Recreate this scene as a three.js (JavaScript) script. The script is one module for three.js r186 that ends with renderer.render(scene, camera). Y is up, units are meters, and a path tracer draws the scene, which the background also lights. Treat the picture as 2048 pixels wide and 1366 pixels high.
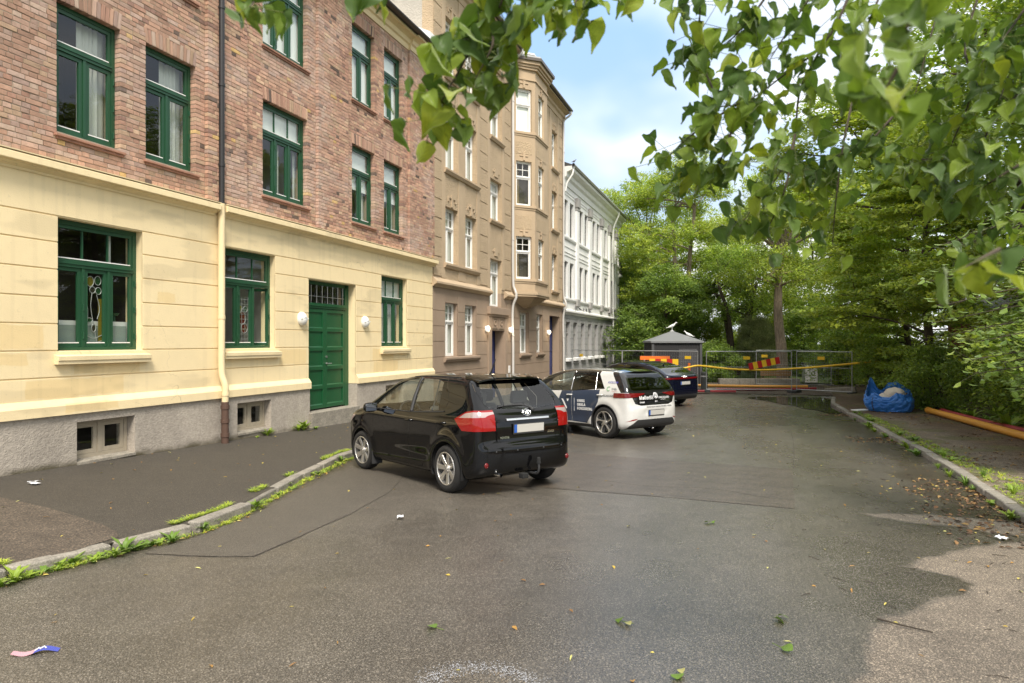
import * as THREE from 'three';
import { mergeGeometries } from 'three/addons/utils/BufferGeometryUtils.js';
import { RoundedBoxGeometry } from 'three/addons/geometries/RoundedBoxGeometry.js';
import { FontLoader } from 'three/addons/loaders/FontLoader.js';
import { TextGeometry } from 'three/addons/geometries/TextGeometry.js';

// ---------------------------------------------------------------- camera, sky, sun, exposure
// Street frame: x = metres across the street (facades at x = -9.44), y up, z = minus metres along the street.
const scene = new THREE.Scene();
const camera = new THREE.PerspectiveCamera(53.17, 2048 / 1366, 0.05, 900);
camera.position.set(0, 1.95, 0);
camera.lookAt(-3.293, 1.95, -9.443);
camera.focus = 10;
camera.userData.fStop = 3.2;
const renderer = new THREE.WebGLRenderer({ antialias: true });
renderer.setSize(1024, 683);
renderer.toneMapping = THREE.LinearToneMapping;
renderer.toneMappingExposure = 1.15;
renderer.shadowMap.enabled = true;

let seed = 7;
const rnd = () => { seed = (seed + 0x6D2B79F5) | 0; let t = Math.imul(seed ^ (seed >>> 15), 1 | seed); t = (t + Math.imul(t ^ (t >>> 7), 61 | t)) ^ t; return ((t ^ (t >>> 14)) >>> 0) / 4294967296; };
const rr = (a, b) => a + (b - a) * rnd();
const pick = a => a[Math.floor(rnd() * a.length)];
const clamp = (v, a, b) => Math.min(b, Math.max(a, v));
const mix = (a, b, t) => a + (b - a) * t;
const sst = (a, b, v) => { const t = clamp((v - a) / (b - a), 0, 1); return t * t * (3 - 2 * t); };
const PI = Math.PI;
const hash = (x, y, z = 0) => { let h = Math.imul(x, 374761393) + Math.imul(y, 668265263) + Math.imul(z, 1274126177); h = Math.imul(h ^ (h >>> 13), 1274126177); return ((h ^ (h >>> 16)) >>> 0) / 4294967296; };
function noise3(x, y, z) {
  const i = Math.floor(x), j = Math.floor(y), k = Math.floor(z); let u = x - i, v = y - j, w = z - k;
  u = u * u * (3 - 2 * u); v = v * v * (3 - 2 * v); w = w * w * (3 - 2 * w);
  const L = (a, b, t) => a + (b - a) * t;
  return L(L(L(hash(i, j, k), hash(i + 1, j, k), u), L(hash(i, j + 1, k), hash(i + 1, j + 1, k), u), v),
    L(L(hash(i, j, k + 1), hash(i + 1, j, k + 1), u), L(hash(i, j + 1, k + 1), hash(i + 1, j + 1, k + 1), u), v), w);
}
const fbm3 = (x, y, z, o = 5) => { let a = 0, s = 0.5, n = 0; for (let k = 0; k < o; k++) { a += s * noise3(x, y, z); n += s; x *= 2.03; y *= 2.03; z *= 2.03; s *= 0.5; } return a / n; };
// tiling noise: p = lattice period
function tnoise(x, y, p, sd = 0) {
  const i = Math.floor(x), j = Math.floor(y); let u = x - i, v = y - j; u = u * u * (3 - 2 * u); v = v * v * (3 - 2 * v);
  const m = a => ((a % p) + p) % p;
  const a = hash(m(i), m(j), sd), b = hash(m(i + 1), m(j), sd), c = hash(m(i), m(j + 1), sd), d = hash(m(i + 1), m(j + 1), sd);
  return mix(mix(a, b, u), mix(c, d, u), v);
}
const tfbm = (u, v, p, o, sd = 0) => { let a = 0, s = 0.5, n = 0; for (let k = 0; k < o; k++) { a += s * tnoise(u * p, v * p, p, sd + k); n += s; p *= 2; s *= 0.5; } return a / n; };

{ // sky: thin blue with broad soft white cloud
  const W = 1024, Hh = 512, d = new Float32Array(W * Hh * 4);
  for (let y = 0; y < Hh; y++) for (let x = 0; x < W; x++) {
    const el = (y + 0.5) / Hh * PI - PI / 2, az = (x + 0.5) / W * 2 * PI;
    const cx = Math.cos(el) * Math.cos(az), cz = Math.cos(el) * Math.sin(az), cy = Math.sin(el);
    const o = 4 * (y * W + x);
    const up = Math.max(cy, 0), q = 1 / (0.35 + up);
    const n = fbm3(cx * q * 1.5 + 11.3, up * 2.0 + 3.1, cz * q * 1.5 + 5.7, 6), n2 = fbm3(cx * q * 4 + 1.3, up * 5, cz * q * 4 + 9, 4);
    let c = sst(0.37, 0.60, n * 0.78 + n2 * 0.22 + 0.02);
    const hz = Math.pow(1 - up, 4);
    const b = [mix(0.30, 0.90, hz), mix(0.57, 0.98, hz), mix(0.98, 1.06, hz)];
    const w = 1.20 + 0.45 * (n2 - 0.3);
    c = clamp(c * 0.92 + 0.06, 0, 1);
    for (let k = 0; k < 3; k++) d[o + k] = mix(b[k], w * [0.99, 0.995, 1.0][k], c) * (cy < 0 ? 0.9 : 1);
    d[o + 3] = 1;
  }
  const t = new THREE.DataTexture(d, W, Hh, THREE.RGBAFormat, THREE.FloatType);
  t.mapping = THREE.EquirectangularReflectionMapping; t.magFilter = THREE.LinearFilter; t.needsUpdate = true;
  scene.background = t; scene.environment = t;
}
const sun = new THREE.DirectionalLight(new THREE.Color(1, 0.93, 0.82), 4.7);
sun.position.set(13, 42, 15); sun.target.position.set(-4, 0, -14);
sun.castShadow = true; sun.shadow.radius = 36; sun.shadow.mapSize.set(2048, 2048);
Object.assign(sun.shadow.camera, { left: -40, right: 40, top: 40, bottom: -40, near: 1, far: 140 });
sun.name = 'sun';
scene.add(sun, sun.target); sun.target.name = 'sun_target';

// ---------------------------------------------------------------- helpers
const col = (r, g, b) => new THREE.Color().setRGB(r, g, b);
const V3 = (x, y, z) => new THREE.Vector3(x, y, z);
const names = {};
const numbered = n => { const k = names[n] = (names[n] ?? -1) + 1; return k ? n + '_' + String(k).padStart(3, '0') : n; };
const shade = o => { o.castShadow = o.receiveShadow = true; return o; };
function mesh(name, geo, mat, parent = scene) { const m = shade(new THREE.Mesh(Array.isArray(geo) ? mg(geo) : geo, mat)); m.name = parent === scene ? numbered(name) : name; parent.add(m); return m; }
function tag(o, label, category, group) { o.userData.label = label; o.userData.category = category; if (group) o.userData.group = group; return o; }
const struct = o => { o.userData.kind = 'structure'; return o; };
const stuff = (o, label) => { o.userData.kind = 'stuff'; if (label) o.userData.label = label; return o; };
function thing(name, label, category, x = 0, y = 0, z = 0, turn = 0, group) { const o = new THREE.Group(); o.name = numbered(name); scene.add(o); o.position.set(x, y, z); o.rotation.y = turn; return tag(o, label, category, group); }
function part(name, parent) { const o = new THREE.Group(); o.name = name; parent.add(o); return o; }
function mg(list) { // merge, tolerating indexed and plain, keeping position, normal, uv (and color when all have it)
  const keepC = list.every(g => g.attributes.color);
  const l = list.map(g0 => {
    const g = g0.index ? g0.toNonIndexed() : g0;
    if (!g.attributes.uv) g.setAttribute('uv', new THREE.BufferAttribute(new Float32Array(g.attributes.position.count * 2), 2));
    for (const k of Object.keys(g.attributes)) if (!['position', 'normal', 'uv'].includes(k) && !(keepC && k === 'color')) g.deleteAttribute(k);
    g.morphAttributes = {}; return g;
  });
  return l.length === 1 ? l[0] : mergeGeometries(l);
}
// box between two corners with uv in metres from position (planar by dominant normal)
function metreUV(g) {
  const p = g.attributes.position, n = g.attributes.normal, uv = new Float32Array(p.count * 2);
  for (let i = 0; i < p.count; i++) {
    const ax = Math.abs(n.getX(i)), ay = Math.abs(n.getY(i)), az = Math.abs(n.getZ(i));
    let u, v;
    if (az >= ax && az >= ay) { u = p.getX(i); v = p.getY(i); } else if (ax >= ay) { u = p.getZ(i); v = p.getY(i); } else { u = p.getX(i); v = p.getZ(i); }
    uv[2 * i] = u; uv[2 * i + 1] = v;
  }
  g.setAttribute('uv', new THREE.BufferAttribute(uv, 2)); return g;
}
const bx = (x0, x1, y0, y1, z0, z1) => metreUV(new THREE.BoxGeometry(Math.abs(x1 - x0), Math.abs(y1 - y0), Math.abs(z1 - z0)).toNonIndexed().translate((x0 + x1) / 2, (y0 + y1) / 2, (z0 + z1) / 2));
const rbx = (x0, x1, y0, y1, z0, z1, r = 0.01, sgm = 2) => metreUV(new RoundedBoxGeometry(Math.abs(x1 - x0), Math.abs(y1 - y0), Math.abs(z1 - z0), sgm, r).translate((x0 + x1) / 2, (y0 + y1) / 2, (z0 + z1) / 2));
// extrude a 2-D profile (a,b) along x from x0 to x1: a -> z (outwards), b -> y
function prof(pts, x0, x1) {
  const s = new THREE.Shape(pts.map(p => new THREE.Vector2(p[0], p[1])));
  const g = new THREE.ExtrudeGeometry(s, { depth: x1 - x0, bevelEnabled: false, steps: 1 });
  // shape x -> z, shape y -> y, depth -> x
  g.applyMatrix4(new THREE.Matrix4().set(0, 0, 1, x0, 0, 1, 0, 0, 1, 0, 0, 0, 0, 0, 0, 1));
  const ix = g.index; if (!ix) { const p = g.attributes.position; for (let i = 0; i < p.count; i += 3) for (const a of ['position', 'normal', 'uv']) { const t = g.attributes[a], n = t.itemSize; for (let k = 0; k < n; k++) { const q = t.array[(i + 1) * n + k]; t.array[(i + 1) * n + k] = t.array[(i + 2) * n + k]; t.array[(i + 2) * n + k] = q; } } }
  g.computeVertexNormals(); return metreUV(g);
}
const tube = (pts, r, seg = 24, rad = 8, closed = false) => new THREE.TubeGeometry(new THREE.CatmullRomCurve3(pts.map(p => Array.isArray(p) ? V3(...p) : p), closed, 'centripetal'), seg, r, rad, closed);
function bar(a, b, r, rad = 8) { // straight round bar with caps
  const A = V3(...a), B = V3(...b), d = B.clone().sub(A), L = d.length();
  const g = new THREE.CylinderGeometry(r, r, L, rad); g.applyQuaternion(new THREE.Quaternion().setFromUnitVectors(V3(0, 1, 0), d.normalize())); const m = A.add(B).multiplyScalar(0.5); g.translate(m.x, m.y, m.z); return g;
}
function taper(pts, rs, rad = 7) { // tapered limb along a polyline, with round cross sections
  const n = pts.length, pos = [], uv = [], idx = []; let L = 0; const up = V3(0.31, 0.11, 0.94).normalize();
  for (let i = 0; i < n; i++) {
    const d = pts[Math.min(i + 1, n - 1)].clone().sub(pts[Math.max(i - 1, 0)]).normalize();
    const a = V3().crossVectors(d, up).normalize(), b = V3().crossVectors(d, a);
    if (i) L += pts[i].distanceTo(pts[i - 1]);
    for (let k = 0; k <= rad; k++) { const t = k / rad * 2 * PI, q = pts[i].clone().addScaledVector(a, Math.cos(t) * rs[i]).addScaledVector(b, Math.sin(t) * rs[i]); pos.push(q.x, q.y, q.z); uv.push(k / rad * 6.28 * rs[0], L); }
  }
  for (let i = 0; i < n - 1; i++) for (let k = 0; k < rad; k++) { const a = i * (rad + 1) + k, b = a + rad + 1; idx.push(a, a + 1, b, b, a + 1, b + 1); }
  const g = new THREE.BufferGeometry(); g.setAttribute('position', new THREE.Float32BufferAttribute(pos, 3)); g.setAttribute('uv', new THREE.Float32BufferAttribute(uv, 2)); g.setIndex(idx); g.computeVertexNormals(); return g;
}
function tex(n, m, f, srgb) { // n x m texture, f(u,v) -> [r,g,b] 0..1
  const d = new Uint8Array(n * m * 4);
  for (let y = 0; y < m; y++) for (let x = 0; x < n; x++) { const c = f((x + 0.5) / n, (y + 0.5) / m), o = 4 * (y * n + x); if (typeof c === 'number') d[o] = d[o + 1] = d[o + 2] = clamp(c, 0, 1) * 255; else for (let k = 0; k < 3; k++) d[o + k] = clamp(c[k], 0, 1) * 255; d[o + 3] = 255; }
  const t = new THREE.DataTexture(d, n, m, THREE.RGBAFormat); t.wrapS = t.wrapT = THREE.RepeatWrapping; t.magFilter = THREE.LinearFilter; t.minFilter = THREE.LinearMipmapLinearFilter; t.generateMipmaps = true; if (srgb) t.colorSpace = THREE.SRGBColorSpace; t.needsUpdate = true; return t;
}
const rep = (t, sx, sy = sx) => { const c = t.clone(); c.repeat.set(1 / sx, 1 / sy); c.needsUpdate = true; return c; }; // sx, sy: metres per tile
const std = (o) => new THREE.MeshStandardMaterial(o), phy = (o) => new THREE.MeshPhysicalMaterial(o);

// shared grain textures (linear data used as multipliers or relief)
const T = {
  grain: tex(512, 512, (u, v) => 0.25 * tfbm(u, v, 8, 3, 1) + 0.75 * tfbm(u, v, 64, 3, 9)),
  cloudy: tex(512, 512, (u, v) => tfbm(u, v, 4, 6, 21)),
};
T.mottle = tex(512, 512, (u, v) => { const a = 0.78 + 0.22 * tfbm(u, v, 4, 6, 33) + 0.10 * (tfbm(u, v, 96, 2, 5) - 0.5); return [a, a, a]; });
// ---------------------------------------------------------------- ground levels
const lerpT = (tab, s) => { if (s <= tab[0][0]) return tab[0][1]; for (let i = 1; i < tab.length; i++) if (s <= tab[i][0]) return mix(tab[i - 1][1], tab[i][1], (s - tab[i - 1][0]) / (tab[i][0] - tab[i - 1][0])); return tab[tab.length - 1][1]; };
const KLT = [[-6, -6.1], [2, -5.95], [3.87, -5.74], [4.6, -5.62], [5.4, -5.46], [6.2, -5.5], [6.8, -5.7], [8.44, -6.24], [10.5, -6.82], [14, -7.1], [60, -7.1]];
const KRT = [[-6, 2.6], [4, 2.68], [8.8, 2.80], [12, 2.92], [14, 2.98], [17, 2.93], [20.5, 2.93], [23.8, 2.86], [27, 2.75], [32, 3.3], [60, 3.3]];
const KL = s => lerpT(KLT, s), KR = s => lerpT(KRT, s);
const gS = s => -0.022 * (clamp(s, -4, 23.5) - 7.5);
const gY = (t, s) => gS(s) - (t < -1 ? 0.018 * Math.min(-1 - t, 5.2) : 0);            // road
const swY = (t, s) => gY(KL(s), s) + 0.085 + 0.125 * clamp((KL(s) - t) / (KL(s) + 9.44), 0, 1); // pavement by the houses
const vgY = (t, s) => gS(s) + 0.09 + 0.05 * sst(3.2, 7, t) + 0.05 * (fbm3(t * 0.9, s * 0.9, 3) - 0.5) * sst(3.2, 4.5, t);   // verge by the trees

// grid sheet over (t, s) rows
function sheet(rowsS, tOf, nT, yOf, cOf) {
  const pos = [], uv = [], cl = [], idx = [];
  rowsS.forEach((s, i) => { for (let k = 0; k <= nT; k++) { const t = tOf(s, k / nT), y = yOf(t, s); pos.push(t, y, -s); uv.push(t, s); if (cOf) { const c = cOf(t, s); cl.push(c[0], c[1], c[2]); } if (i && k) { const a = i * (nT + 1) + k, b = a - nT - 1; idx.push(b - 1, b, a - 1, b, a, a - 1); } } });
  const g = new THREE.BufferGeometry(); g.setAttribute('position', new THREE.Float32BufferAttribute(pos, 3)); g.setAttribute('uv', new THREE.Float32BufferAttribute(uv, 2)); if (cOf) g.setAttribute('color', new THREE.Float32BufferAttribute(cl, 3)); g.setIndex(idx); g.computeVertexNormals(); return g;
}
const steps = (...p) => { const r = []; for (let i = 0; i < p.length - 2; i += 2) for (let s = p[i]; s < p[i + 2] - 1e-6; s += p[i + 1]) r.push(s); r.push(p[p.length - 1]); return r; };
// polygon sheet laid a little above a surface
function patch(name, pts, y, lift, mat, cell = 0.12) {
  const xs = pts.map(p => p[0]), ss = pts.map(p => p[1]), s0 = Math.min(...ss), s1 = Math.max(...ss), n = Math.ceil((s1 - s0) / cell), pos = [], uv = [], idx = [], nt = Math.ceil((Math.max(...xs) - Math.min(...xs)) / cell) + 1;
  for (let i = 0; i <= n; i++) {
    const s = clamp(s0 + (s1 - s0) * i / n, s0 + 1e-4, s1 - 1e-4); const hit = [];
    for (let k = 0; k < pts.length; k++) { const a = pts[k], b = pts[(k + 1) % pts.length]; if ((a[1] <= s) !== (b[1] <= s)) hit.push(a[0] + (b[0] - a[0]) * (s - a[1]) / (b[1] - a[1])); }
    const j = 0.02 * (noise3(s * 9, 2, 7) - 0.5), a = Math.min(...hit) + j, b = Math.max(...hit) + 0.02 * (noise3(s * 9, 8, 1) - 0.5);
    for (let k = 0; k <= nt; k++) { const t = mix(a, b, k / nt); pos.push(t, y(t, s) + lift, -s); uv.push(t, s); if (i && k) { const q = i * (nt + 1) + k, w = q - nt - 1; idx.push(w - 1, w, q - 1, w, q, q - 1); } }
  }
  const g = new THREE.BufferGeometry(); g.setAttribute('position', new THREE.Float32BufferAttribute(pos, 3)); g.setAttribute('uv', new THREE.Float32BufferAttribute(uv, 2)); g.setIndex(idx); g.computeVertexNormals();
  return struct(mesh(name, g, mat));
}

// asphalt: stones of 4 to 9 mm in dark binder
function aggregate(n, cells, sd, fn) {
  const P = []; for (let j = 0; j < cells; j++) for (let i = 0; i < cells; i++) P.push([i + hash(i, j, sd), j + hash(j, i, sd + 3), hash(i, j, sd + 7), 0.35 + 0.65 * hash(i, j, sd + 11)]);
  return tex(n, n, (u, v) => {
    const x = u * cells, y = v * cells, ci = Math.floor(x), cj = Math.floor(y); let d1 = 9, id = null;
    for (let dj = -1; dj <= 1; dj++) for (let di = -1; di <= 1; di++) { const a = (ci + di + cells) % cells, b = (cj + dj + cells) % cells, p = P[b * cells + a]; let dx = Math.abs(p[0] - x), dy = Math.abs(p[1] - y); if (dx > cells / 2) dx = cells - dx; if (dy > cells / 2) dy = cells - dy; const d = (dx * dx + dy * dy) / (p[3] * p[3]); if (d < d1) { d1 = d; id = p; } }
    return fn(Math.sqrt(d1), id[2], u, v);
  });
}
const asphMap = aggregate(1024, 165, 5, (d, r, u, v) => { const st = clamp(1.35 - d * 1.5, 0, 1), b = r > 0.90 ? 1.0 : r > 0.6 ? 0.66 : 0.36 + 0.2 * r; const a = mix(0.17, b, st) * (0.9 + 0.2 * tfbm(u, v, 6, 3, 4)); return [a, a * (0.985 - 0.03 * r), a * (0.95 - 0.06 * r)]; });
const asphBump = aggregate(1024, 165, 5, (d, r) => clamp(1.15 - d, 0, 1) * (0.5 + 0.5 * r));
const oldMap = aggregate(512, 60, 17, (d, r, u, v) => { const st = clamp(1.25 - d * 1.2, 0, 1), b = r > 0.9 ? 0.95 : 0.35 + 0.45 * r; const a = mix(0.22, b, st) * (0.8 + 0.4 * tfbm(u, v, 5, 3, 4)); return [a, a * (0.93 - 0.05 * r), a * (0.86 - 0.08 * r)]; });
const oldBump = aggregate(512, 60, 17, (d, r) => clamp(1.15 - d, 0, 1) * (0.4 + 0.6 * r));

const dryB = [[-3, 0.3], [2, 0.36], [4.16, 0.52], [4.42, 0.60], [4.74, 0.66], [5.24, 0.87], [5.6, 1.22], [5.98, 1.45], [6.28, 1.64], [6.5, 1.58], [6.62, 1.27], [6.9, 1.38], [7.29, 1.75], [7.58, 2.06], [7.95, 2.5], [8.0, 9], [60, 9]];
function dryness(t, s) { // 1 where the crowns kept the rain off
  const w = 0.10 * (noise3(t * 6, s * 6, 1) - 0.5) + 0.16 * (noise3(t * 2.1, s * 2.1, 4) - 0.5) + 0.03 * (noise3(t * 30, s * 30, 2) - 0.5);
  let d = s < 8 ? sst(-0.02, 0.05, t - lerpT(dryB, s) + w) : 0;
  const c2 = 8.78 - 0.16 * (t - 1.1), h2 = 0.34 * sst(1.0, 2.0, t);
  d = Math.max(d, (t > 1.0 && s > 8 && s < 9.4) ? sst(0.0, 0.10, h2 - Math.abs(s - c2) + w * 1.5) * 0.9 : 0);
  return d;
}
function roadTone(t, s) {
  const d = dryness(t, s), big = fbm3(t * 0.5, s * 0.25, 8, 4), mid = fbm3(t * 2.3 + 4, s * 1.1, 1, 4), fine = fbm3(t * 7, s * 7, 3, 3);
  let a = 0.31 + 0.06 * (big - 0.5) + 0.07 * (mid - 0.5) + 0.07 * (fine - 0.5);
  a *= 1 - 0.10 * sst(0.50, 0.62, fbm3(t * 0.9 + 7, s * 0.45, 21, 5)) * (1 - d);                                   // darker damp areas
  const dirt = sst(0.52, 0.75, fbm3(t * 1.6, s * 0.8, 9, 4) + 0.25 * sst(1.7, 2.7, t) * (s > 9 ? 1 : 0));       // soil washed in along the verge
  let c = [a, a * 0.915, a * 0.80];
  const dr = [0.62, 0.525, 0.425].map(v => v * (0.85 + 0.4 * (fine - 0.5) + 0.3 * (mid - 0.5)));
  c = c.map((v, k) => mix(v, dr[k], d));
  c = c.map((v, k) => mix(v, [0.13, 0.095, 0.065][k], dirt * 0.55 * sst(0.6, 2.4, t) * (1 - d)));
  // soil and grit along the left gutter
  const gl = sst(0.30, 0.05, t - KL(s) - 0.15 * noise3(s * 3, 1, 1)); c = c.map((v, k) => mix(v, [0.12, 0.092, 0.06][k], gl * 0.55));
  return c;
}
const wetRough = tex(512, 1024, (u, v) => { const t = u * 12 - 8, s = v * 42 - 4; return clamp(0.31 - 0.05 * sst(0.40, 0.72, fbm3(t * 0.9 + 7, s * 0.45, 21, 5)) + 0.14 * (fbm3(t * 0.9, s * 0.5, 6, 4) - 0.5) + 0.10 * (fbm3(t * 5, s * 3, 2, 3) - 0.5) + 0.14 * sst(-2.0, -5, t) + 0.45 * dryness(t, s), 0.2, 0.98); });
wetRough.repeat.set(1 / 12, 1 / 42); wetRough.offset.set(8 / 12, 4 / 42);
const M = {};
M.asphalt = std({ map: rep(asphMap, 1.55), bumpMap: rep(asphBump, 1.55), bumpScale: 0.0009, roughnessMap: wetRough, roughness: 1, vertexColors: true });
M.paveAsphalt = std({ map: rep(asphMap, 1.3), color: col(0.165, 0.145, 0.118), bumpMap: rep(asphBump, 1.3), bumpScale: 0.003, roughness: 0.72 });
M.oldAsphalt = std({ map: rep(oldMap, 0.9), color: col(0.215, 0.185, 0.150), bumpMap: rep(oldBump, 0.9), bumpScale: 0.005, roughness: 0.8 });
M.trench = std({ map: rep(oldMap, 0.8), color: col(0.215, 0.195, 0.168), bumpMap: rep(oldBump, 0.8), bumpScale: 0.002, roughness: 0.36 });
M.smoothAsphalt = std({ map: rep(asphMap, 1.0), color: col(0.265, 0.240, 0.205), bumpMap: rep(asphBump, 1.0), bumpScale: 0.002, roughness: 0.55 });

{ const rows = steps(-4, 0.5, 2, 0.04, 10, 0.1, 20, 0.25, 40);
  struct(mesh('road', sheet(rows, (s, f) => mix(KL(s) - 0.12, KR(s) + 0.1, f), 150, (t, s) => gY(t, s) + 0.012 * (fbm3(t * 0.8, s * 0.8, 5, 3) - 0.5), roadTone), M.asphalt)); }
const roadY = (t, s) => gY(t, s) + 0.012 * (fbm3(t * 0.8, s * 0.8, 5, 3) - 0.5);
patch('asphalt_repair_strip', [[0.50, 8.72], [0.64, 11.78], [-1.22, 12.0], [-3.14, 12.5], [-6.2, 13.3], [-5.9, 9.5], [-2.2, 8.92]], roadY, 0.004, M.trench);
patch('asphalt_gutter_patch', [[-5.30, 4.85], [-4.9, 4.92], [-4.25, 5.03], [-4.29, 5.8], [-4.36, 6.82], [-4.58, 8.15], [-5.0, 9.3], [-6.3, 9.9], [-5.9, 8.3], [-5.45, 6.6], [-5.3, 5.5]], roadY, 0.005, M.smoothAsphalt);
{ // pavement
  struct(mesh('pavement', sheet(steps(-4, 0.4, 44, 0.4, 44), (s, f) => mix(-9.5, KL(s) - 0.06, f), 16, swY), M.paveAsphalt));
  patch('old_pavement_asphalt', [[-9.3, 4.9], [-8.36, 5.55], [-7.4, 5.45], [-6.3, 5.22], [-5.75, 5.02], [-5.72, 4.5], [-5.9, 3.8], [-6.05, 2.0], [-9.3, 2.0]], swY, 0.005, M.oldAsphalt);
}
// verge: worn asphalt path, soil and leaf mould under the trees
const soilTone = (t, s) => {
  const path = sst(4.6, 3.7, t + 0.6 * (fbm3(t, s, 2, 3) - 0.5)) * sst(8, 10, s) * sst(23.5, 21.5, s), n = fbm3(t * 3, s * 3, 7, 4), n2 = fbm3(t * 14, s * 14, 2, 3);
  const moss = sst(0.5, 0.62, fbm3(t * 1.7, s * 1.3, 12, 4)) * 0.55;
  let c = [0.105 + 0.08 * (n2 - 0.4), 0.078 + 0.06 * (n2 - 0.4), 0.052 + 0.035 * (n2 - 0.4)].map(v => v * (0.7 + 0.6 * n));
  c = c.map((v, k) => mix(v, [0.19, 0.17, 0.14][k] * (0.75 + 0.5 * n2), path * 0.85));
  return c.map((v, k) => mix(v, [0.10, 0.115, 0.035][k], moss)).map(v => v / 0.36);
};
M.soil = std({ map: rep(oldMap, 0.8), vertexColors: true, bumpMap: rep(oldBump, 0.8), bumpScale: 0.012, roughness: 0.92 });
struct(mesh('verge', sheet(steps(-4, 0.6, 5, 0.12, 28, 0.3, 38), (s, f) => KR(s) + 0.05 + 17 * f * f * 0.7 + 5 * f * 0.3, 90, vgY, soilTone), M.soil));

// wide ground to the horizon: park lawn and paths beyond the fence
M.lawn = std({ color: col(0.115, 0.16, 0.04), map: rep(T.mottle, 3.1), bumpMap: rep(T.grain, 0.5), bumpScale: 0.02, roughness: 0.95 });
{ const g = new THREE.PlaneGeometry(900, 900, 8, 8); g.rotateX(-PI / 2); const uv = g.attributes.uv; for (let i = 0; i < uv.count; i++) uv.setXY(i, uv.getX(i) * 900, uv.getY(i) * 900); g.translate(0, -0.56, -200); struct(mesh('ground', g, M.lawn)); }
M.gravel = std({ map: rep(oldMap, 0.9), color: col(0.85, 0.81, 0.74), bumpMap: rep(oldBump, 0.9), bumpScale: 0.008, roughness: 0.9 });
patch('park_path', [[-9, 39.2], [12, 39.2], [14, 43.5], [-9, 42.2]], () => -0.50, 0, M.gravel, 0.5);
patch('lawn_bank', [[-7.0, 42.9], [16, 44.4], [18, 62], [-7, 60]], (t, s) => -0.48 + 0.45 * sst(43, 52, s), 0, M.lawn, 0.6);
patch('trodden_soil', [[-7.0, 30.2], [-2.4, 31.0], [0.4, 32.2], [3.6, 31.6], [6, 32], [6, 39.4], [-7, 39.4]], (t, s) => -0.345 + 0.05 * (fbm3(t * 2, s * 2, 1, 4) - 0.5), 0.012, std({ map: rep(oldMap, 0.7), color: col(0.30, 0.255, 0.20), bumpMap: rep(oldBump, 0.7), bumpScale: 0.02, roughness: 0.85 }), 0.15);
// puddle along the kerb
{ const P = [[-0.1, 29.5], [0.5, 30.4], [0.92, 30.7], [1.5, 30.2], [2.01, 30.6], [2.6, 30.3], [3.03, 31.1], [3.05, 29.3], [2.92, 27.2], [2.85, 24.6], [2.6, 24.0], [2.32, 24.1], [2.1, 24.9], [1.7, 25.4], [1.5, 26.3], [1.1, 26.7], [0.73, 27.9], [0.2, 28.8]];
  const c = new THREE.CatmullRomCurve3(P.map(p => V3(p[0], 0, p[1])), true, 'catmullrom', 0.4).getPoints(120).map(v => new THREE.Vector2(v.x, v.z));
  const g = new THREE.ShapeGeometry(new THREE.Shape(c)); g.rotateX(-PI / 2); g.translate(0, -0.336, 0);
  const m = mesh('puddle', g, phy({ color: col(0.035, 0.030, 0.022), roughness: 0.03, ior: 1.33, specularIntensity: 1 })); struct(m); m.userData.label = 'shallow rain puddle along the kerb beside the fence'; m.userData.category = 'puddle'; }

// kerbs: single granite stones
const graniteMap = tex(256, 256, (u, v) => { const a = 0.62 + 0.5 * (tfbm(u, v, 40, 2, 3) - 0.5) + 0.35 * (tfbm(u, v, 5, 4, 8) - 0.5); return [a, a * 0.965, a * 0.90]; });
M.granite = [0.40, 0.34, 0.45].map(a => std({ map: rep(graniteMap, 0.45), color: col(a, a * 0.94, a * 0.84), bumpMap: rep(T.grain, 0.3), bumpScale: 0.006, roughness: 0.75 }));
function kerbRun(K, s0, s1, yTop, yRoad, wide, sx) {
  const kerb = new THREE.Group(); kerb.name = numbered('kerb'); scene.add(kerb); struct(kerb);
  let s = s0; while (s < s1) {
    const L = rr(0.75, 1.15), sm = s + L / 2, a = Math.atan2(K(s + L) - K(s), L), t = K(sm) + sx * wide / 2, yt = yTop(K(sm), sm) + rr(-0.012, 0.012);
    const g = new RoundedBoxGeometry(wide + rr(-0.01, 0.01), 0.3, L - rr(0.012, 0.03), 3, 0.022); const p = g.attributes.position; const k0 = rr(0, 99);
    for (let i = 0; i < p.count; i++) { const x = p.getX(i), y = p.getY(i), z = p.getZ(i), j = 0.016 * (noise3(x * 9 + k0, y * 9, z * 7) - 0.5); p.setXYZ(i, x + j, y + j * 0.8, z); }
    g.computeVertexNormals(); metreUV(g);
    const m = mesh('kerb_stone', g, pick(M.granite), kerb); m.position.set(t, yt - 0.15, -sm); m.rotation.set(-0.022 * (sm < 23.5 ? 1 : 0) + rr(-0.012, 0.012), -a, rr(-0.04, 0.04));
    s += L;
  }
}
kerbRun(KL, 2.2, 16.5, (t, s) => gY(t, s) + 0.095, gY, 0.15, -1);
kerbRun(KR, 5.2, 29.5, (t, s) => gS(s) + 0.10, gY, 0.15, 1);

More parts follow.
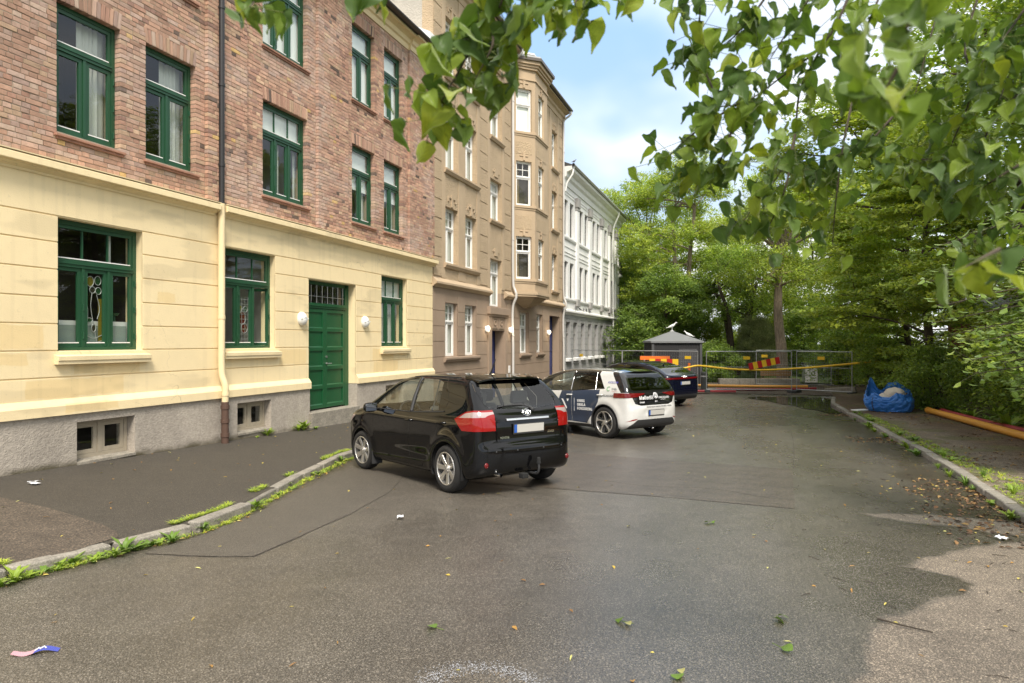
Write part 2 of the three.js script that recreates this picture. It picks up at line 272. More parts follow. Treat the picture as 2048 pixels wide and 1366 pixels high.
{ // cracks and cut joints in the asphalt
  const mk = (pts, w) => { const c = new THREE.CatmullRomCurve3(pts.map(q => V3(q[0], 0, q[1]))), n = pts.length * 14, pos = [], idx = []; for (let i = 0; i <= n; i++) { const u = i / n, a = c.getPoint(u), d = c.getTangent(u), j = 0.02 * (noise3(u * 60, w * 900, 3) - 0.5), ww = w * (0.4 + noise3(u * 90, 5, 2)); for (const e of [-1, 1]) { const t = a.x - d.z * (ww * e * 0.5 + j), q = a.z + d.x * (ww * e * 0.5 + j); pos.push(t, roadY(t, q) + 0.0065, -q); } if (i) { const k = i * 2; idx.push(k - 2, k - 1, k, k - 1, k + 1, k); } } const g = new THREE.BufferGeometry(); g.setAttribute('position', new THREE.Float32BufferAttribute(pos, 3)); g.setIndex(idx); g.computeVertexNormals(); return g; };
  const m = std({ color: col(0.07, 0.06, 0.05), roughness: 0.9 });
  struct(mesh('asphalt_crack', [mk([[-4.95, 4.9], [-4.6, 4.97], [-4.25, 5.03]], 0.008), mk([[-4.26, 5.06], [-4.3, 5.8], [-4.38, 6.8]], 0.007), mk([[0.66, 11.8], [0.82, 14.6], [0.95, 18]], 0.006), mk([[0.3, 9.2], [-0.5, 9.6], [-1.3, 9.5], [-2.3, 9.9]], 0.008)], m));
}
// ---------------------------------------------------------------- building materials
const wallFlat = (r, g, b, o = {}) => std({ color: col(r, g, b), map: rep(T.mottle, 2.3), bumpMap: rep(T.grain, 0.35), bumpScale: 0.002, roughness: 0.85, ...o });
const yellowMap = (() => { // yellow masonry paint with touched-up rectangles, runs and hairline scuffs; 15 m x 5 m
  const P = [[5.2, 6.95, 1.83, 2.19], [5.4, 6.72, 1.62, 1.80], [7.37, 8.55, 1.44, 1.62], [6.66, 8.24, 1.13, 1.42], [7.2, 8.1, 0.90, 1.05], [12.05, 13.02, 1.45, 1.80], [15.85, 17.0, 1.44, 1.78], [15.9, 17.25, 1.13, 1.42], [8.9, 9.3, 2.6, 2.8]];
  return tex(2048, 512, (u, v) => {
    const s = 5 + u * 15, y = v * 5, n = fbm3(s * 1.1, y * 1.3, 4, 4), f = fbm3(s * 9, y * 9, 2, 3);
    let a = 0.97 + 0.06 * (n - 0.5) + 0.05 * (f - 0.5), c = [a, a, a], w = 0.04 * (noise3(s * 8, y * 8, 1) - 0.5);
    for (const p of P) { const i = Math.min(s - p[0] + w, p[1] - s + w, y - p[2] + w, p[3] - y + w); const k = sst(0, 0.02, i); c = [mix(c[0], 0.955 * a, k), mix(c[1], 0.905 * a, k), mix(c[2], 0.80 * a, k)]; }
    const st = sst(0.62, 0.72, fbm3(s * 0.7 + 9, y * 2.5, 3, 4)) * 0.10, drip = sst(0.70, 0.8, noise3(s * 16, y * 0.7, 8)) * 0.025;
    const speck = noise3(s * 42, y * 42, 6) > 0.93 ? 0.10 : 0; const cr = Math.abs(fbm3(s * 1.7 + 40, y * 1.7, 17, 4) - 0.5) < 0.0035 && noise3(s * 0.9, y * 0.9, 23) > 0.62 ? 0.22 : 0, q = 1 - st * 1.35 - drip * 1.6 - speck - cr;
    return [c[0] * q, c[1] * q * 0.995, c[2] * q * 0.98];
  });
})();
yellowMap.repeat.set(1 / 15, 1 / 5); yellowMap.offset.set(-5 / 15, 0); yellowMap.wrapS = THREE.MirroredRepeatWrapping;
M.yellow = std({ map: yellowMap, color: col(0.86, 0.70, 0.425), bumpMap: rep(T.grain, 0.5), bumpScale: 0.0025, roughness: 0.7 });
M.yellowPlain = std({ color: col(0.83, 0.675, 0.41), map: rep(T.mottle, 1.7), bumpMap: rep(T.grain, 0.4), bumpScale: 0.002, roughness: 0.7 });
const castMap = (() => tex(1024, 256, (u, v) => { // roughcast: grit, rain streaks, moss and soil at the foot
  const s = 5 + u * 15, y = v * 1.25 - 0.25, n = fbm3(s * 3, y * 3, 1, 4), f = fbm3(s * 34, y * 34, 5, 2), run = fbm3(s * 7, y * 0.9, 7, 3);
  let a = 0.80 + 0.28 * (n - 0.5) + 0.32 * (f - 0.5) + 0.16 * (run - 0.5); let c = [a, a * 0.985, a * 0.965];
  const m = sst(0.27, 0.09, y + 0.10 * (s - 6.35) * 0.22 - 0.16 * (fbm3(s * 4, y * 6, 3, 4) - 0.45)) * sst(0.3, 0.55, fbm3(s * 2.1, y * 5, 14, 4) + 0.12);
  c = [mix(c[0], 0.16, m), mix(c[1], 0.15, m), mix(c[2], 0.09, m)]; return c;
}))();
castMap.repeat.set(1 / 15, 1 / 1.25); castMap.offset.set(-5 / 15, 0.25 / 1.25); castMap.wrapS = THREE.MirroredRepeatWrapping;
const roughBump = tex(512, 512, (u, v) => Math.pow(tfbm(u, v, 36, 2, 15), 1.3) * 0.75 + 0.25 * tfbm(u, v, 12, 2, 3));
M.roughcast = std({ map: castMap, color: col(0.46, 0.41, 0.35), bumpMap: rep(roughBump, 0.5), bumpScale: 0.007, roughness: 0.95 });
M.green = std({ color: col(0.018, 0.080, 0.036), map: rep(T.mottle, 0.9), bumpMap: rep(T.grain, 0.3), bumpScale: 0.001, roughness: 0.42 });
M.doorGreen = std({ color: col(0.010, 0.088, 0.030), map: rep(T.mottle, 0.7), bumpMap: rep(T.grain, 0.35), bumpScale: 0.0012, roughness: 0.38 });
M.glass = phy({ color: col(0.93, 0.97, 0.95), roughness: 0.0, transmission: 1, thickness: 0, ior: 1.55 });
M.whitePaint = std({ color: col(0.80, 0.79, 0.76), roughness: 0.5 });
M.blind = std({ color: col(0.90, 0.89, 0.86), roughness: 0.9 });
M.curtain = std({ color: col(0.62, 0.62, 0.58), roughness: 0.95, side: THREE.DoubleSide });
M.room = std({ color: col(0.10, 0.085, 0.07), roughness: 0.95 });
M.roomLight = std({ color: col(0.50, 0.48, 0.44), roughness: 0.95 });
M.blackPipe = std({ color: col(0.022, 0.020, 0.020), roughness: 0.4 });
M.rust = std({ color: col(0.10, 0.055, 0.038), map: rep(T.mottle, 0.4), roughness: 0.8 });
M.steel = std({ color: col(0.55, 0.54, 0.52), roughness: 0.35, metalness: 0.9 });
M.zinc = std({ color: col(0.50, 0.50, 0.49), map: rep(T.mottle, 0.8), roughness: 0.5, metalness: 0.4 });
M.roofTile = std({ color: col(0.06, 0.058, 0.056), map: rep(T.mottle, 1.1), roughness: 0.7 });
M.paleWood = std({ color: col(0.42, 0.36, 0.27), map: rep(T.mottle, 0.35), bumpMap: rep(T.grain, 0.15), bumpScale: 0.002, roughness: 0.85 });
M.stone = std({ map: rep(graniteMap, 0.6), color: col(0.42, 0.39, 0.34), bumpMap: rep(T.grain, 0.4), bumpScale: 0.004, roughness: 0.85 });

// wall slab in a facade frame (x along the street, y up, z out): rectangle with openings cut through
function slab(x0, x1, y0, y1, zf, thick, holes) {
  const cut = holes.find(h => h[0] < x1 - 0.01 && h[1] > x0 + 0.01 && h[2] <= y0 + 1e-6 && h[3] > y0 + 0.01); // an opening that reaches the foot splits the wall
  if (cut) { const a = Math.max(cut[0], x0), b = Math.min(cut[1], x1), o = holes.filter(h => h !== cut), g = []; if (a > x0 + 0.01) g.push(slab(x0, a, y0, y1, zf, thick, o)); if (b < x1 - 0.01) g.push(slab(b, x1, y0, y1, zf, thick, o)); if (cut[3] < y1 - 0.01) g.push(slab(a, b, cut[3], y1, zf, thick, o)); return mg(g); }
  const hs = holes.filter(h => h[1] > x0 + 0.01 && h[0] < x1 - 0.01 && h[3] > y0 + 0.01 && h[2] < y1 - 0.01), xs = [...new Set([x0, x1, ...hs.flatMap(h => [h[0], h[1]])])].filter(x => x >= x0 && x <= x1).sort((p, q) => p - q), g = [];
  for (let i = 0; i < xs.length - 1; i++) { const a = xs[i], b = xs[i + 1]; if (b - a < 1e-4) continue; let runs = [[y0, y1]]; for (const h of hs) if (h[0] < (a + b) / 2 && h[1] > (a + b) / 2) runs = runs.flatMap(([p, q]) => h[3] <= p || h[2] >= q ? [[p, q]] : [[p, h[2]], [h[3], q]].filter(([m, n]) => n - m > 1e-4)); for (const [p, q] of runs) g.push(bx(a, b, p, q, zf - thick, zf)); }
  return mg(g);
}
const cutOut = (a, b, holes, y) => { let r = [[a, b]]; for (const h of holes) if (y > h[2] + 1e-3 && y < h[3] - 1e-3) r = r.flatMap(([p, q]) => h[1] <= p || h[0] >= q ? [[p, q]] : [[p, h[0]], [h[1], q]].filter(([m, n]) => n - m > 0.012)); return r; };

// a window: frame, casements, panes, what hangs behind them. cols: widths of the lower lights; top: share of height of the top light
function windowUnit(bld, o) {
  const w = part('window', bld), { x0, x1, y0, y1, z } = o, fm = o.mat ?? M.green, fw = o.fw ?? 0.055, dp = o.dp ?? 0.07, n = o.cols ?? 2;
  const yt = o.top ? y1 - (y1 - y0) * o.top : y1, tw = o.tw ?? 0.075;
  const f = [bx(x0, x1, y0, y0 + fw, z - dp, z), bx(x0, x1, y1 - fw, y1, z - dp, z), bx(x0, x0 + fw, y0 + fw, y1 - fw, z - dp, z), bx(x1 - fw, x1, y0 + fw, y1 - fw, z - dp, z)];
  if (o.top) f.push(bx(x0 + fw, x1 - fw, yt - tw / 2, yt + tw / 2, z - dp, z + 0.012), bx(x0 + fw, x1 - fw, yt + tw * 0.1, yt + tw * 0.32, z - 0.02, z + 0.026));
  const lowTop = o.top ? yt - tw / 2 : y1 - fw, iw = x1 - x0 - 2 * fw, mw = o.mw ?? 0.05;
  for (let k = 1; k < n; k++) { const xm = x0 + fw + iw * k / n; f.push(bx(xm - mw / 2, xm + mw / 2, y0 + fw, lowTop, z - dp, z + 0.004)); }
  mesh('frame', f, fm, w);
  const sash = (a, b, c, d, sw, div = [], open = 0) => {
    const cs = new THREE.Group(); const gs = [bx(0, b - a, 0, sw, -0.04, 0), bx(0, b - a, d - c - sw, d - c, -0.04, 0), bx(0, sw, sw, d - c - sw, -0.04, 0), bx(b - a - sw, b - a, sw, d - c - sw, -0.04, 0)];
    for (const q of div) gs.push(q.v ? bx(q.v * (b - a) - 0.011, q.v * (b - a) + 0.011, sw, d - c - sw, -0.036, -0.004) : bx(sw, b - a - sw, q.h * (d - c) - 0.011, q.h * (d - c) + 0.011, -0.037, -0.003));
    const place = g => open ? g.translate(-(b - a), 0, 0).rotateY(open).translate(b, c, z + 0.01) : g.translate(a, c, z - 0.012);
    mesh('casement', place(mg(gs)), fm, w);
    mesh('pane', place(bx(sw * 0.8, b - a - sw * 0.8, sw * 0.8, d - c - sw * 0.8, -0.024, -0.022).clone()), M.glass, w).geometry = place(new THREE.PlaneGeometry(b - a - 1.6 * sw, d - c - 1.6 * sw).translate((b - a) / 2, (d - c) / 2, -0.023));
    if (o.bead) mesh('glazing_bead', place(mg([bx(sw * 0.7, b - a - sw * 0.7, sw - 0.004, sw + 0.012, -0.022, 0.004)])), M.whitePaint, w);
  };
  for (let k = 0; k < n; k++) { const a = x0 + fw + iw * k / n + (k ? mw / 2 : 0), b = x0 + fw + iw * (k + 1) / n - (k < n - 1 ? mw / 2 : 0); sash(a + 0.003, b - 0.003, y0 + fw + 0.003, lowTop - 0.003, o.sw ?? 0.05, o.lowDiv ?? [], (o.open === k) ? -1.35 : 0); }
  if (o.top) sash(x0 + fw + 0.003, x1 - fw - 0.003, yt + tw / 2 + 0.003, y1 - fw - 0.003, o.sw ? o.sw * 0.9 : 0.045, o.topDiv ?? []);
  if (o.hinge) { const hs = []; for (const k of o.hinge) { const xm = k >= n ? x1 - fw * 0.5 : x0 + fw + iw * k / n; for (const q of [0.14, 0.5, 0.86]) { const y = mix(y0 + fw, lowTop, q); hs.push(rbx(xm - 0.008, xm + 0.008, y - 0.05, y + 0.05, z - 0.004, z + 0.02, 0.004, 1)); } } mesh('hinge', hs, fm, w); }
  if (o.blind) mesh('blind', bx(x0 + 0.03, x1 - 0.03, mix(y0, y1, o.blind[0]), mix(y0, y1, o.blind[1]), z - 0.115, z - 0.107), o.blindMat ?? M.blind, w);
  if (o.curtain) for (const [a, b] of o.curtain) { // pleated cloth
    const xa = mix(x0, x1, a), xb = mix(x0, x1, b), N = Math.max(8, Math.round((xb - xa) / 0.02)), g = new THREE.PlaneGeometry(xb - xa, y1 - y0 - 0.1, N, 1); const p = g.attributes.position; for (let i = 0; i < p.count; i++) p.setZ(i, 0.028 * Math.sin(p.getX(i) * 52 + 3 * Math.sin(p.getX(i) * 17))); g.computeVertexNormals(); g.translate((xa + xb) / 2, (y0 + y1) / 2, z - 0.20); mesh('curtain', g, o.curtainMat ?? M.curtain, w); }
  const R = o.roomDepth ?? 1.4, m = 0.25; // room behind, closed on all sides but the window
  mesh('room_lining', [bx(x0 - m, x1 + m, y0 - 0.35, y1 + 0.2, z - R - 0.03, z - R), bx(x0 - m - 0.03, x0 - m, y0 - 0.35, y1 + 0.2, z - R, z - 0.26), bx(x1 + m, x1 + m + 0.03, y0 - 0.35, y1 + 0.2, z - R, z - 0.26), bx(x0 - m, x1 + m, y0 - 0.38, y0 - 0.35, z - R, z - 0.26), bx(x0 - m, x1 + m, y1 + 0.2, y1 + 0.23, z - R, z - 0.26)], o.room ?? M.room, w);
  return w;
}

// ================================================================ brick house with yellow ground storey
const brickHouse = thing('brick_apartment_house', 'apartment house of reddish brick over a yellow rendered ground storey with green windows', 'house', -9.44, 0, 0, PI / 2);
const BW = [ // openings in the brick storeys: x0, x1, y0, y1, lights
  [7.135, 8.18, 4.99, 6.90, 2], [8.67, 9.736, 4.99, 6.90, 2], [11.545, 13.03, 4.99, 6.94, 3], [14.87, 15.95, 4.99, 6.94, 2], [16.46, 17.5, 4.99, 6.94, 2],
  [7.135, 8.18, 8.08, 10.02, 2], [8.67, 9.736, 8.08, 10.02, 2], [11.545, 13.03, 8.08, 10.02, 3], [14.87, 15.95, 8.08, 10.02, 2], [16.46, 17.5, 8.08, 10.02, 2], [4.2, 5.3, 4.99, 6.90, 2]];
const GW = [[7.15, 8.61, 1.816, 3.755], [10.455, 11.94, 1.816, 3.755], [16.317, 17.786, 1.816, 3.755], [13.085, 15.05, -0.4, 3.375], [3.6, 5.06, 1.816, 3.755]];
const CW = [[7.418, 8.43, 0.15, 0.755], [10.77, 11.76, 0.15, 0.745], [13.085, 15.05, -0.4, 0.9], [16.5, 17.5, 0.15, 0.745]];
const BX0 = 2.6, BX1 = 19.48, BY0 = 4.46, BY1 = 10.5;
M.mortar = std({ color: col(0.40, 0.335, 0.255), map: rep(T.mottle, 0.9), bumpMap: rep(T.grain, 0.2), bumpScale: 0.006, roughness: 0.95 });
mesh('brick_backing_wall', [slab(BX0, BX1, BY0, BY1, -0.008, 0.36, BW.map(h => [h[0] - 0.010, h[1] + 0.010, h[2], h[3] + 0.012])), bx(9.975, 10.985, BY0, BY1, -0.01, 0.062), bx(13.365, 14.585, BY0, BY1, -0.01, 0.062), bx(17.835, BX1 - 0.01, BY0, BY1, -0.01, 0.062)], M.mortar, brickHouse);
{ // bricks, laid course by course round the openings
  const brickDetail = tex(256, 256, (u, v) => { const a = 0.86 + 0.5 * (tfbm(u, v, 5, 5, 4) - 0.5) + 0.22 * (tfbm(u, v, 60, 2, 7) - 0.5); return [a, a * 0.985, a * 0.96]; });
  const bm = (c) => std({ color: c, map: rep(brickDetail, 0.55), bumpMap: rep(T.grain, 0.16), bumpScale: 0.004, roughness: 0.9 });
  const variants = [0, 1, 2, 3, 4].map(v => { // unit brick, front at z=0, roughly squared with worn corners
    const g = new THREE.BoxGeometry(1, 1, 1, 3, 3, 1); const p = g.attributes.position; for (let i = 0; i < p.count; i++) { const f = (q, e) => Math.abs(q) > 0.4 ? q : Math.sign(q) * e; p.setXYZ(i, f(p.getX(i), 0.475), f(p.getY(i), 0.43), p.getZ(i)); }
    for (let i = 0; i < p.count; i++) { let x = p.getX(i), y = p.getY(i), z = p.getZ(i); const e = Math.abs(x) > 0.49, h = Math.abs(y) > 0.49; const j = hash(Math.round(x * 8), Math.round(y * 6), v * 7 + 1) - 0.5, k = hash(Math.round(x * 8), Math.round(y * 6), v * 7 + 2) - 0.5;
      if (z > 0) { z -= (e || h ? 0.022 : 0) + (e && h ? 0.03 : 0) + 0.035 * j; x += 0.010 * j - (e && h ? Math.sign(x) * 0.012 : 0); y += 0.035 * k - (e && h ? Math.sign(y) * 0.04 : 0); } p.setXYZ(i, x, y, z - 0.5); }
    const q = g.toNonIndexed(); q.computeVertexNormals(); const uv = q.attributes.uv; for (let i = 0; i < uv.count; i++) uv.setXY(i, uv.getX(i) * 0.22 + v * 0.11, uv.getY(i) * 0.07 + v * 0.093); return q; });
  const tone = (s, y) => { // fired clay, from ochre to liver, with lime bloom in places
    const r = rnd(); let c = r < 0.50 ? [0.53, 0.325, 0.235] : r < 0.70 ? [0.46, 0.265, 0.195] : r < 0.87 ? [0.56, 0.385, 0.265] : r < 0.96 ? [0.36, 0.215, 0.17] : r < 0.975 ? [0.60, 0.40, 0.17] : [0.15, 0.105, 0.085];
    const v = rr(0.78, 1.14), big = 0.80 + 0.4 * fbm3(s * 0.7, y * 0.6, 5, 3); c = c.map(k => k * v * big);
    const bloom = sst(0.54, 0.70, fbm3(s * 1.2 + 3, y * 1.0, 31, 4) + 0.13 * sst(9.6, 10.6, s) * sst(13, 11.4, s) * sst(6.6, 5.4, y)) * rr(0.2, 0.95); c = c.map((k, i) => mix(k, [0.60, 0.47, 0.41][i], bloom * 0.7));
    return c;
  };
  const bricks = [], pitch = 0.0755, arch = 0.27;
  const zAt = s => (s > 9.96 && s < 11.0) || (s > 13.35 && s < 14.6) || s > 17.82 ? 0.07 : 0;
  const holes = BW.map(h => [h[0], h[1], h[2] - 0.075, h[3] + arch]);
  const put = (xa, xb, ya, yb, z, rot = 0, ln = 0) => bricks.push({ x: (xa + xb) / 2, y: (ya + yb) / 2, w: xb - xa, h: yb - ya, z: z + rr(-0.004, 0.005), rot, tilt: rr(-0.012, 0.012) });
  let row = 0;
  for (let y = BY0 + 0.035; y < BY1 - 0.02; y += pitch, row++) {
    for (const [a0, b0] of cutOut(BX0, BX1, holes, y + pitch / 2)) {
      const ed = [a0, ...[9.96, 11.0, 13.35, 14.6, 17.82].filter(q => q > a0 + 0.02 && q < b0 - 0.02), b0];
      for (let k = 0; k < ed.length - 1; k++) {
        const a = ed[k], b = ed[k + 1]; let x = a, first = true;
        while (x < b - 0.02) {
          let L = (row % 2 ? (rnd() < 0.84 ? 0.121 : 0.24) : (rnd() < 0.62 ? 0.24 : 0.121)) + rr(-0.006, 0.006); if (first && row % 2 === 0 && (row >> 1) % 2) L = 0.18; first = false;
          if (b - x - L < 0.07) L = b - x; const dy = rr(-0.003, 0.003);
          put(x + 0.0045, Math.min(x + L, b) - 0.0045, y + 0.0045 + dy, y + pitch - 0.0055 + dy, zAt((x + Math.min(x + L, b)) / 2)); x += L;
        }
      }
    }
  }
  for (const h of BW) { // flat arches of upright bricks and the sills on edge
    const n = Math.round((h[1] - h[0] + 0.1) / 0.076), mid = (h[0] + h[1]) / 2, half = (h[1] - h[0]) / 2;
    for (let k = 0; k < n; k++) { const u = ((k + 0.5) / n - 0.5) * 2, x = mid + u * (half + 0.005); bricks.push({ x: x + u * 0.025, y: h[3] + arch / 2, w: (2 * half + 0.03) / n - 0.010, h: arch - 0.012, z: rr(-0.003, 0.006), rot: -u * 0.13, tilt: 0 }); }
  }
  // the 300 that show largest are single bricks, the others one mass
  const Zc = b => -(-9.44) * 0.3293 + b.x * 0.9443, inView = b => b.x > 6.2 && 1.95 + 684 / 1365 * Zc(b) > b.y - 0.02;
  bricks.sort((p, q) => (inView(q) ? 1 : 0) - (inView(p) ? 1 : 0) || (q.w * q.h) / Zc(q) ** 3 - (p.w * p.h) / Zc(p) ** 3);
  const mats = Array.from({ length: 16 }, () => { const c = tone(rr(6, 9), rr(4.6, 7)); return bm(col(...c)); });
  const place = (b, m) => { m.makeRotationZ(b.rot + b.tilt); m.scale(V3(b.w, b.h, 0.125)); m.setPosition(b.x, b.y, b.z); return m; };
  bricks.slice(0, 300).forEach((b, i) => { const m = mesh('brick', variants[i % 5], mats[Math.floor(rnd() * 16)], brickHouse); m.matrixAutoUpdate = true; m.position.set(b.x, b.y, b.z); m.rotation.z = b.rot + b.tilt; m.scale.set(b.w, b.h, 0.125); });
  const rest = bricks.slice(300), wm = bm(col(1, 1, 1)), mx = new THREE.Matrix4();
  const courses = part('brick_courses', brickHouse); stuff(courses);
  for (let v = 0; v < 5; v++) { const l = rest.filter((_, i) => i % 5 === v), im = shade(new THREE.InstancedMesh(variants[v], wm, l.length)); im.name = 'brick_course'; stuff(im); l.forEach((b, i) => { im.setMatrixAt(i, place(b, mx)); im.setColorAt(i, col(...tone(b.x, b.y))); }); courses.add(im); }
  M.sillBrick = bm(col(0.42, 0.22, 0.155));
}
for (const h of BW) mesh('brick_sill', [rbx(h[0] - 0.05, h[1] + 0.07, h[2] - 0.075, h[2] - 0.035, -0.1, 0.055, 0.008, 1), bx(h[0] - 0.02, h[1] + 0.05, h[2] - 0.11, h[2] - 0.077, -0.05, 0.03)], M.sillBrick, brickHouse);
BW.forEach((h, i) => {
  const three = h[4] === 3, up = h[2] > 7, far = h[0] > 14;
  windowUnit(brickHouse, { x0: h[0], x1: h[1], y0: h[2], y1: h[3], z: -0.115, cols: h[4], top: 0.335, topDiv: three ? [{ v: 1 / 3 }, { v: 2 / 3 }] : [], hinge: three ? [1, 3] : [2], bead: true, fw: 0.06, sw: 0.058,
    blind: up ? [0.03, 0.97] : far ? [0.45, 0.98] : three ? [0.66, 0.98] : undefined, curtain: i < 2 ? [[0.50, 0.985]] : far && !up ? [[0.04, 0.3], [0.62, 0.97]] : three && !up ? [[0.52, 0.6], [0.9, 0.98]] : undefined, room: i < 2 ? M.room : M.roomLight, curtainMat: i < 2 ? M.curtain : undefined });
});
// yellow ground storey: backing, grooved bands, mouldings
mesh('rendered_backing_wall', slab(BX0, BX1, 0.88, 4.47, -0.016, 0.36, GW), M.yellow, brickHouse);
{ const gv = [1.10, 1.43, 1.817, 2.203, 2.59, 2.99, 3.383, 3.763, 4.34];
  for (let k = 0; k < gv.length - 1; k++) { const ym = (gv[k] + gv[k + 1]) / 2, ed = [];
    for (const [a, b] of cutOut(BX0, BX1, GW.map(h => [h[0], h[1], h[2], h[3] + 0.002]), ym)) mesh('render_band', rbx(a, b, gv[k] + 0.009, gv[k + 1] - 0.009, -0.03, 0, 0.006, 1), M.yellow, brickHouse); }
  for (const [a, b] of cutOut(BX0, BX1, GW, 1.0)) mesh('plinth_moulding', prof([[-0.02, 0.885], [0.075, 0.885], [0.075, 1.02], [0.06, 1.045], [0.006, 1.115], [-0.02, 1.115]], a, b + (b > 19 ? 0.02 : 0)), M.yellow, brickHouse);
  mesh('storey_cornice', [prof([[-0.02, 4.30], [0.02, 4.30], [0.035, 4.33], [0.09, 4.36], [0.12, 4.375], [0.12, 4.385], [0.165, 4.39], [0.175, 4.40], [0.175, 4.485], [0.165, 4.50], [0.02, 4.525], [-0.02, 4.525]], BX0, 10.19), prof([[-0.02, 4.30], [0.02, 4.30], [0.035, 4.33], [0.09, 4.36], [0.12, 4.375], [0.12, 4.385], [0.165, 4.39], [0.175, 4.40], [0.175, 4.485], [0.165, 4.50], [0.02, 4.525], [-0.02, 4.525]], 10.36, BX1 + 0.08)], M.yellow, brickHouse);
  mesh('drip_flashing', [bx(BX0, 10.19, 4.514, 4.529, -0.01, 0.18), bx(10.36, BX1 + 0.08, 4.514, 4.529, -0.01, 0.18)], M.yellowPlain, brickHouse);
  for (const [a, b] of [[BX0, 13.085], [15.05, BX1]]) mesh('plinth_wall', slab(a, b, -0.6, 0.888, 0.03, 0.4, CW.filter((_, i) => i !== 2)), M.roughcast, brickHouse);
  for (const h of GW.filter((_, i) => i !== 3)) mesh('window_sill', [prof([[-0.15, 1.79], [0.10, 1.735], [0.10, 1.675], [0.085, 1.67], [0.085, 1.62], [0.0, 1.62], [-0.02, 1.62], [-0.15, 1.76]], h[0] - 0.06, h[1] + 0.09)], M.yellowPlain, brickHouse);
}
const g1 = { cols: 3, top: 0.335, topDiv: [{ v: 1 / 3 }, { v: 2 / 3 }], hinge: [1, 3], bead: true, fw: 0.07, sw: 0.055, z: -0.145 };
const winA = windowUnit(brickHouse, { ...g1, x0: 7.15, x1: 8.61, y0: 1.8, y1: 3.755, curtain: [[0.72, 0.80]], room: M.room, blind: [0.02, 0.24], blindMat: M.curtain });
const winB = windowUnit(brickHouse, { ...g1, x0: 10.455, x1: 11.94, y0: 1.8, y1: 3.755, open: 2, room: M.roomLight });
const winC = windowUnit(brickHouse, { ...g1, x0: 16.317, x1: 17.786, y0: 1.8, y1: 3.755, curtain: [[0.1, 0.9]], blind: [0.66, 0.98], blindMat: M.curtain });
windowUnit(brickHouse, { ...g1, x0: 3.6, x1: 5.06, y0: 1.8, y1: 3.755 });
{ // leaded glass hung behind the middle lights: lead lines and coloured pieces
  const lead = std({ color: col(0.45, 0.45, 0.43), roughness: 0.5, metalness: 0.6 }), gl = [[0.45, 0.36, 0.05], [0.05, 0.16, 0.06], [0.10, 0.09, 0.06], [0.30, 0.05, 0.03]].map(c => phy({ color: col(...c), transmission: 0.7, roughness: 0.2, thickness: 0 }));
  for (const [W, xa, xb] of [[winA, 7.70, 8.06], [winB, 11.01, 11.38]]) {
    const z = -0.20, g = [], P = []; const w = xb - xa;
    const ring = (x, y, rx, ry, r = 0.006) => { const q = []; for (let k = 0; k < 14; k++) q.push([x + rx * Math.cos(k / 14 * 6.283), y + ry * Math.sin(k / 14 * 6.283), z]); g.push(tube(q, r, 28, 5, true)); };
    const disc = (x, y, rx, ry, m) => { const c = new THREE.CircleGeometry(1, 14); c.scale(rx, ry, 1); c.translate(x, y, z - 0.004); P.push([c, m]); };
    const cx = (xa + xb) / 2;
    if (W === winA) { for (const [dx, y, rx, ry, m] of [[-0.06, 2.88, 0.06, 0.08, 0], [0.07, 2.90, 0.055, 0.07, 1], [-0.02, 2.75, 0.05, 0.05, 2], [0.08, 2.74, 0.05, 0.055, 1], [0.0, 2.16, 0.035, 0.06, 2], [-0.08, 2.28, 0.06, 0.035, 1]]) { ring(cx + dx, y, rx, ry); disc(cx + dx, y, rx, ry, gl[m]); }
      for (const l of [[[-0.03, 2.7], [-0.05, 2.5], [-0.02, 2.3], [0, 2.2]], [[0.05, 2.68], [0.10, 2.45], [0.06, 2.3]], [[-0.13, 2.66], [-0.1, 2.4], [-0.13, 2.05]], [[-0.14, 2.05], [0, 2.0], [0.14, 2.05]], [[-0.14, 1.96], [0, 1.93], [0.14, 1.96]], [[0.02, 2.1], [0.05, 1.95]]]) g.push(tube(l.map(p => [cx + p[0], p[1], z]), 0.006, 16, 5));
      P.push([bx(cx + 0.08, cx + 0.15, 1.93, 2.62, z - 0.006, z - 0.004), gl[0]]); }
    else { for (const [dx, y, rx, ry, m] of [[-0.03, 2.42, 0.10, 0.13, 3], [0.06, 2.60, 0.06, 0.06, 1], [-0.08, 2.62, 0.05, 0.06, 0], [0.03, 2.22, 0.09, 0.10, 3]]) { ring(cx + dx, y, rx, ry); disc(cx + dx, y, rx, ry, gl[m]); } for (let k = 0; k < 9; k++) g.push(bar([cx - 0.15, 2.0 + k * 0.1, z], [cx + 0.15, 2.0 + k * 0.1, z], 0.004, 5)); for (let k = 0; k < 4; k++) g.push(bar([cx - 0.13 + k * 0.09, 1.95, z], [cx - 0.13 + k * 0.09, 2.85, z], 0.004, 5)); }
    mesh('leaded_ornament', g, lead, W); for (const [q, m] of P) mesh('coloured_glass', q, m, W);
  }
  // lower screen and a small lamp on the inner sill
  mesh('privacy_screen', bx(7.25, 8.5, 1.86, 2.20, -0.24, -0.235), std({ color: col(0.22, 0.26, 0.23), roughness: 0.9 }), winA);
  mesh('table_lamp', [bar([8.36, 2.2, -0.34], [8.36, 2.36, -0.34], 0.02, 8), new THREE.CylinderGeometry(0.08, 0.05, 0.05, 14).translate(8.36, 2.39, -0.34)], M.green, winA);
}
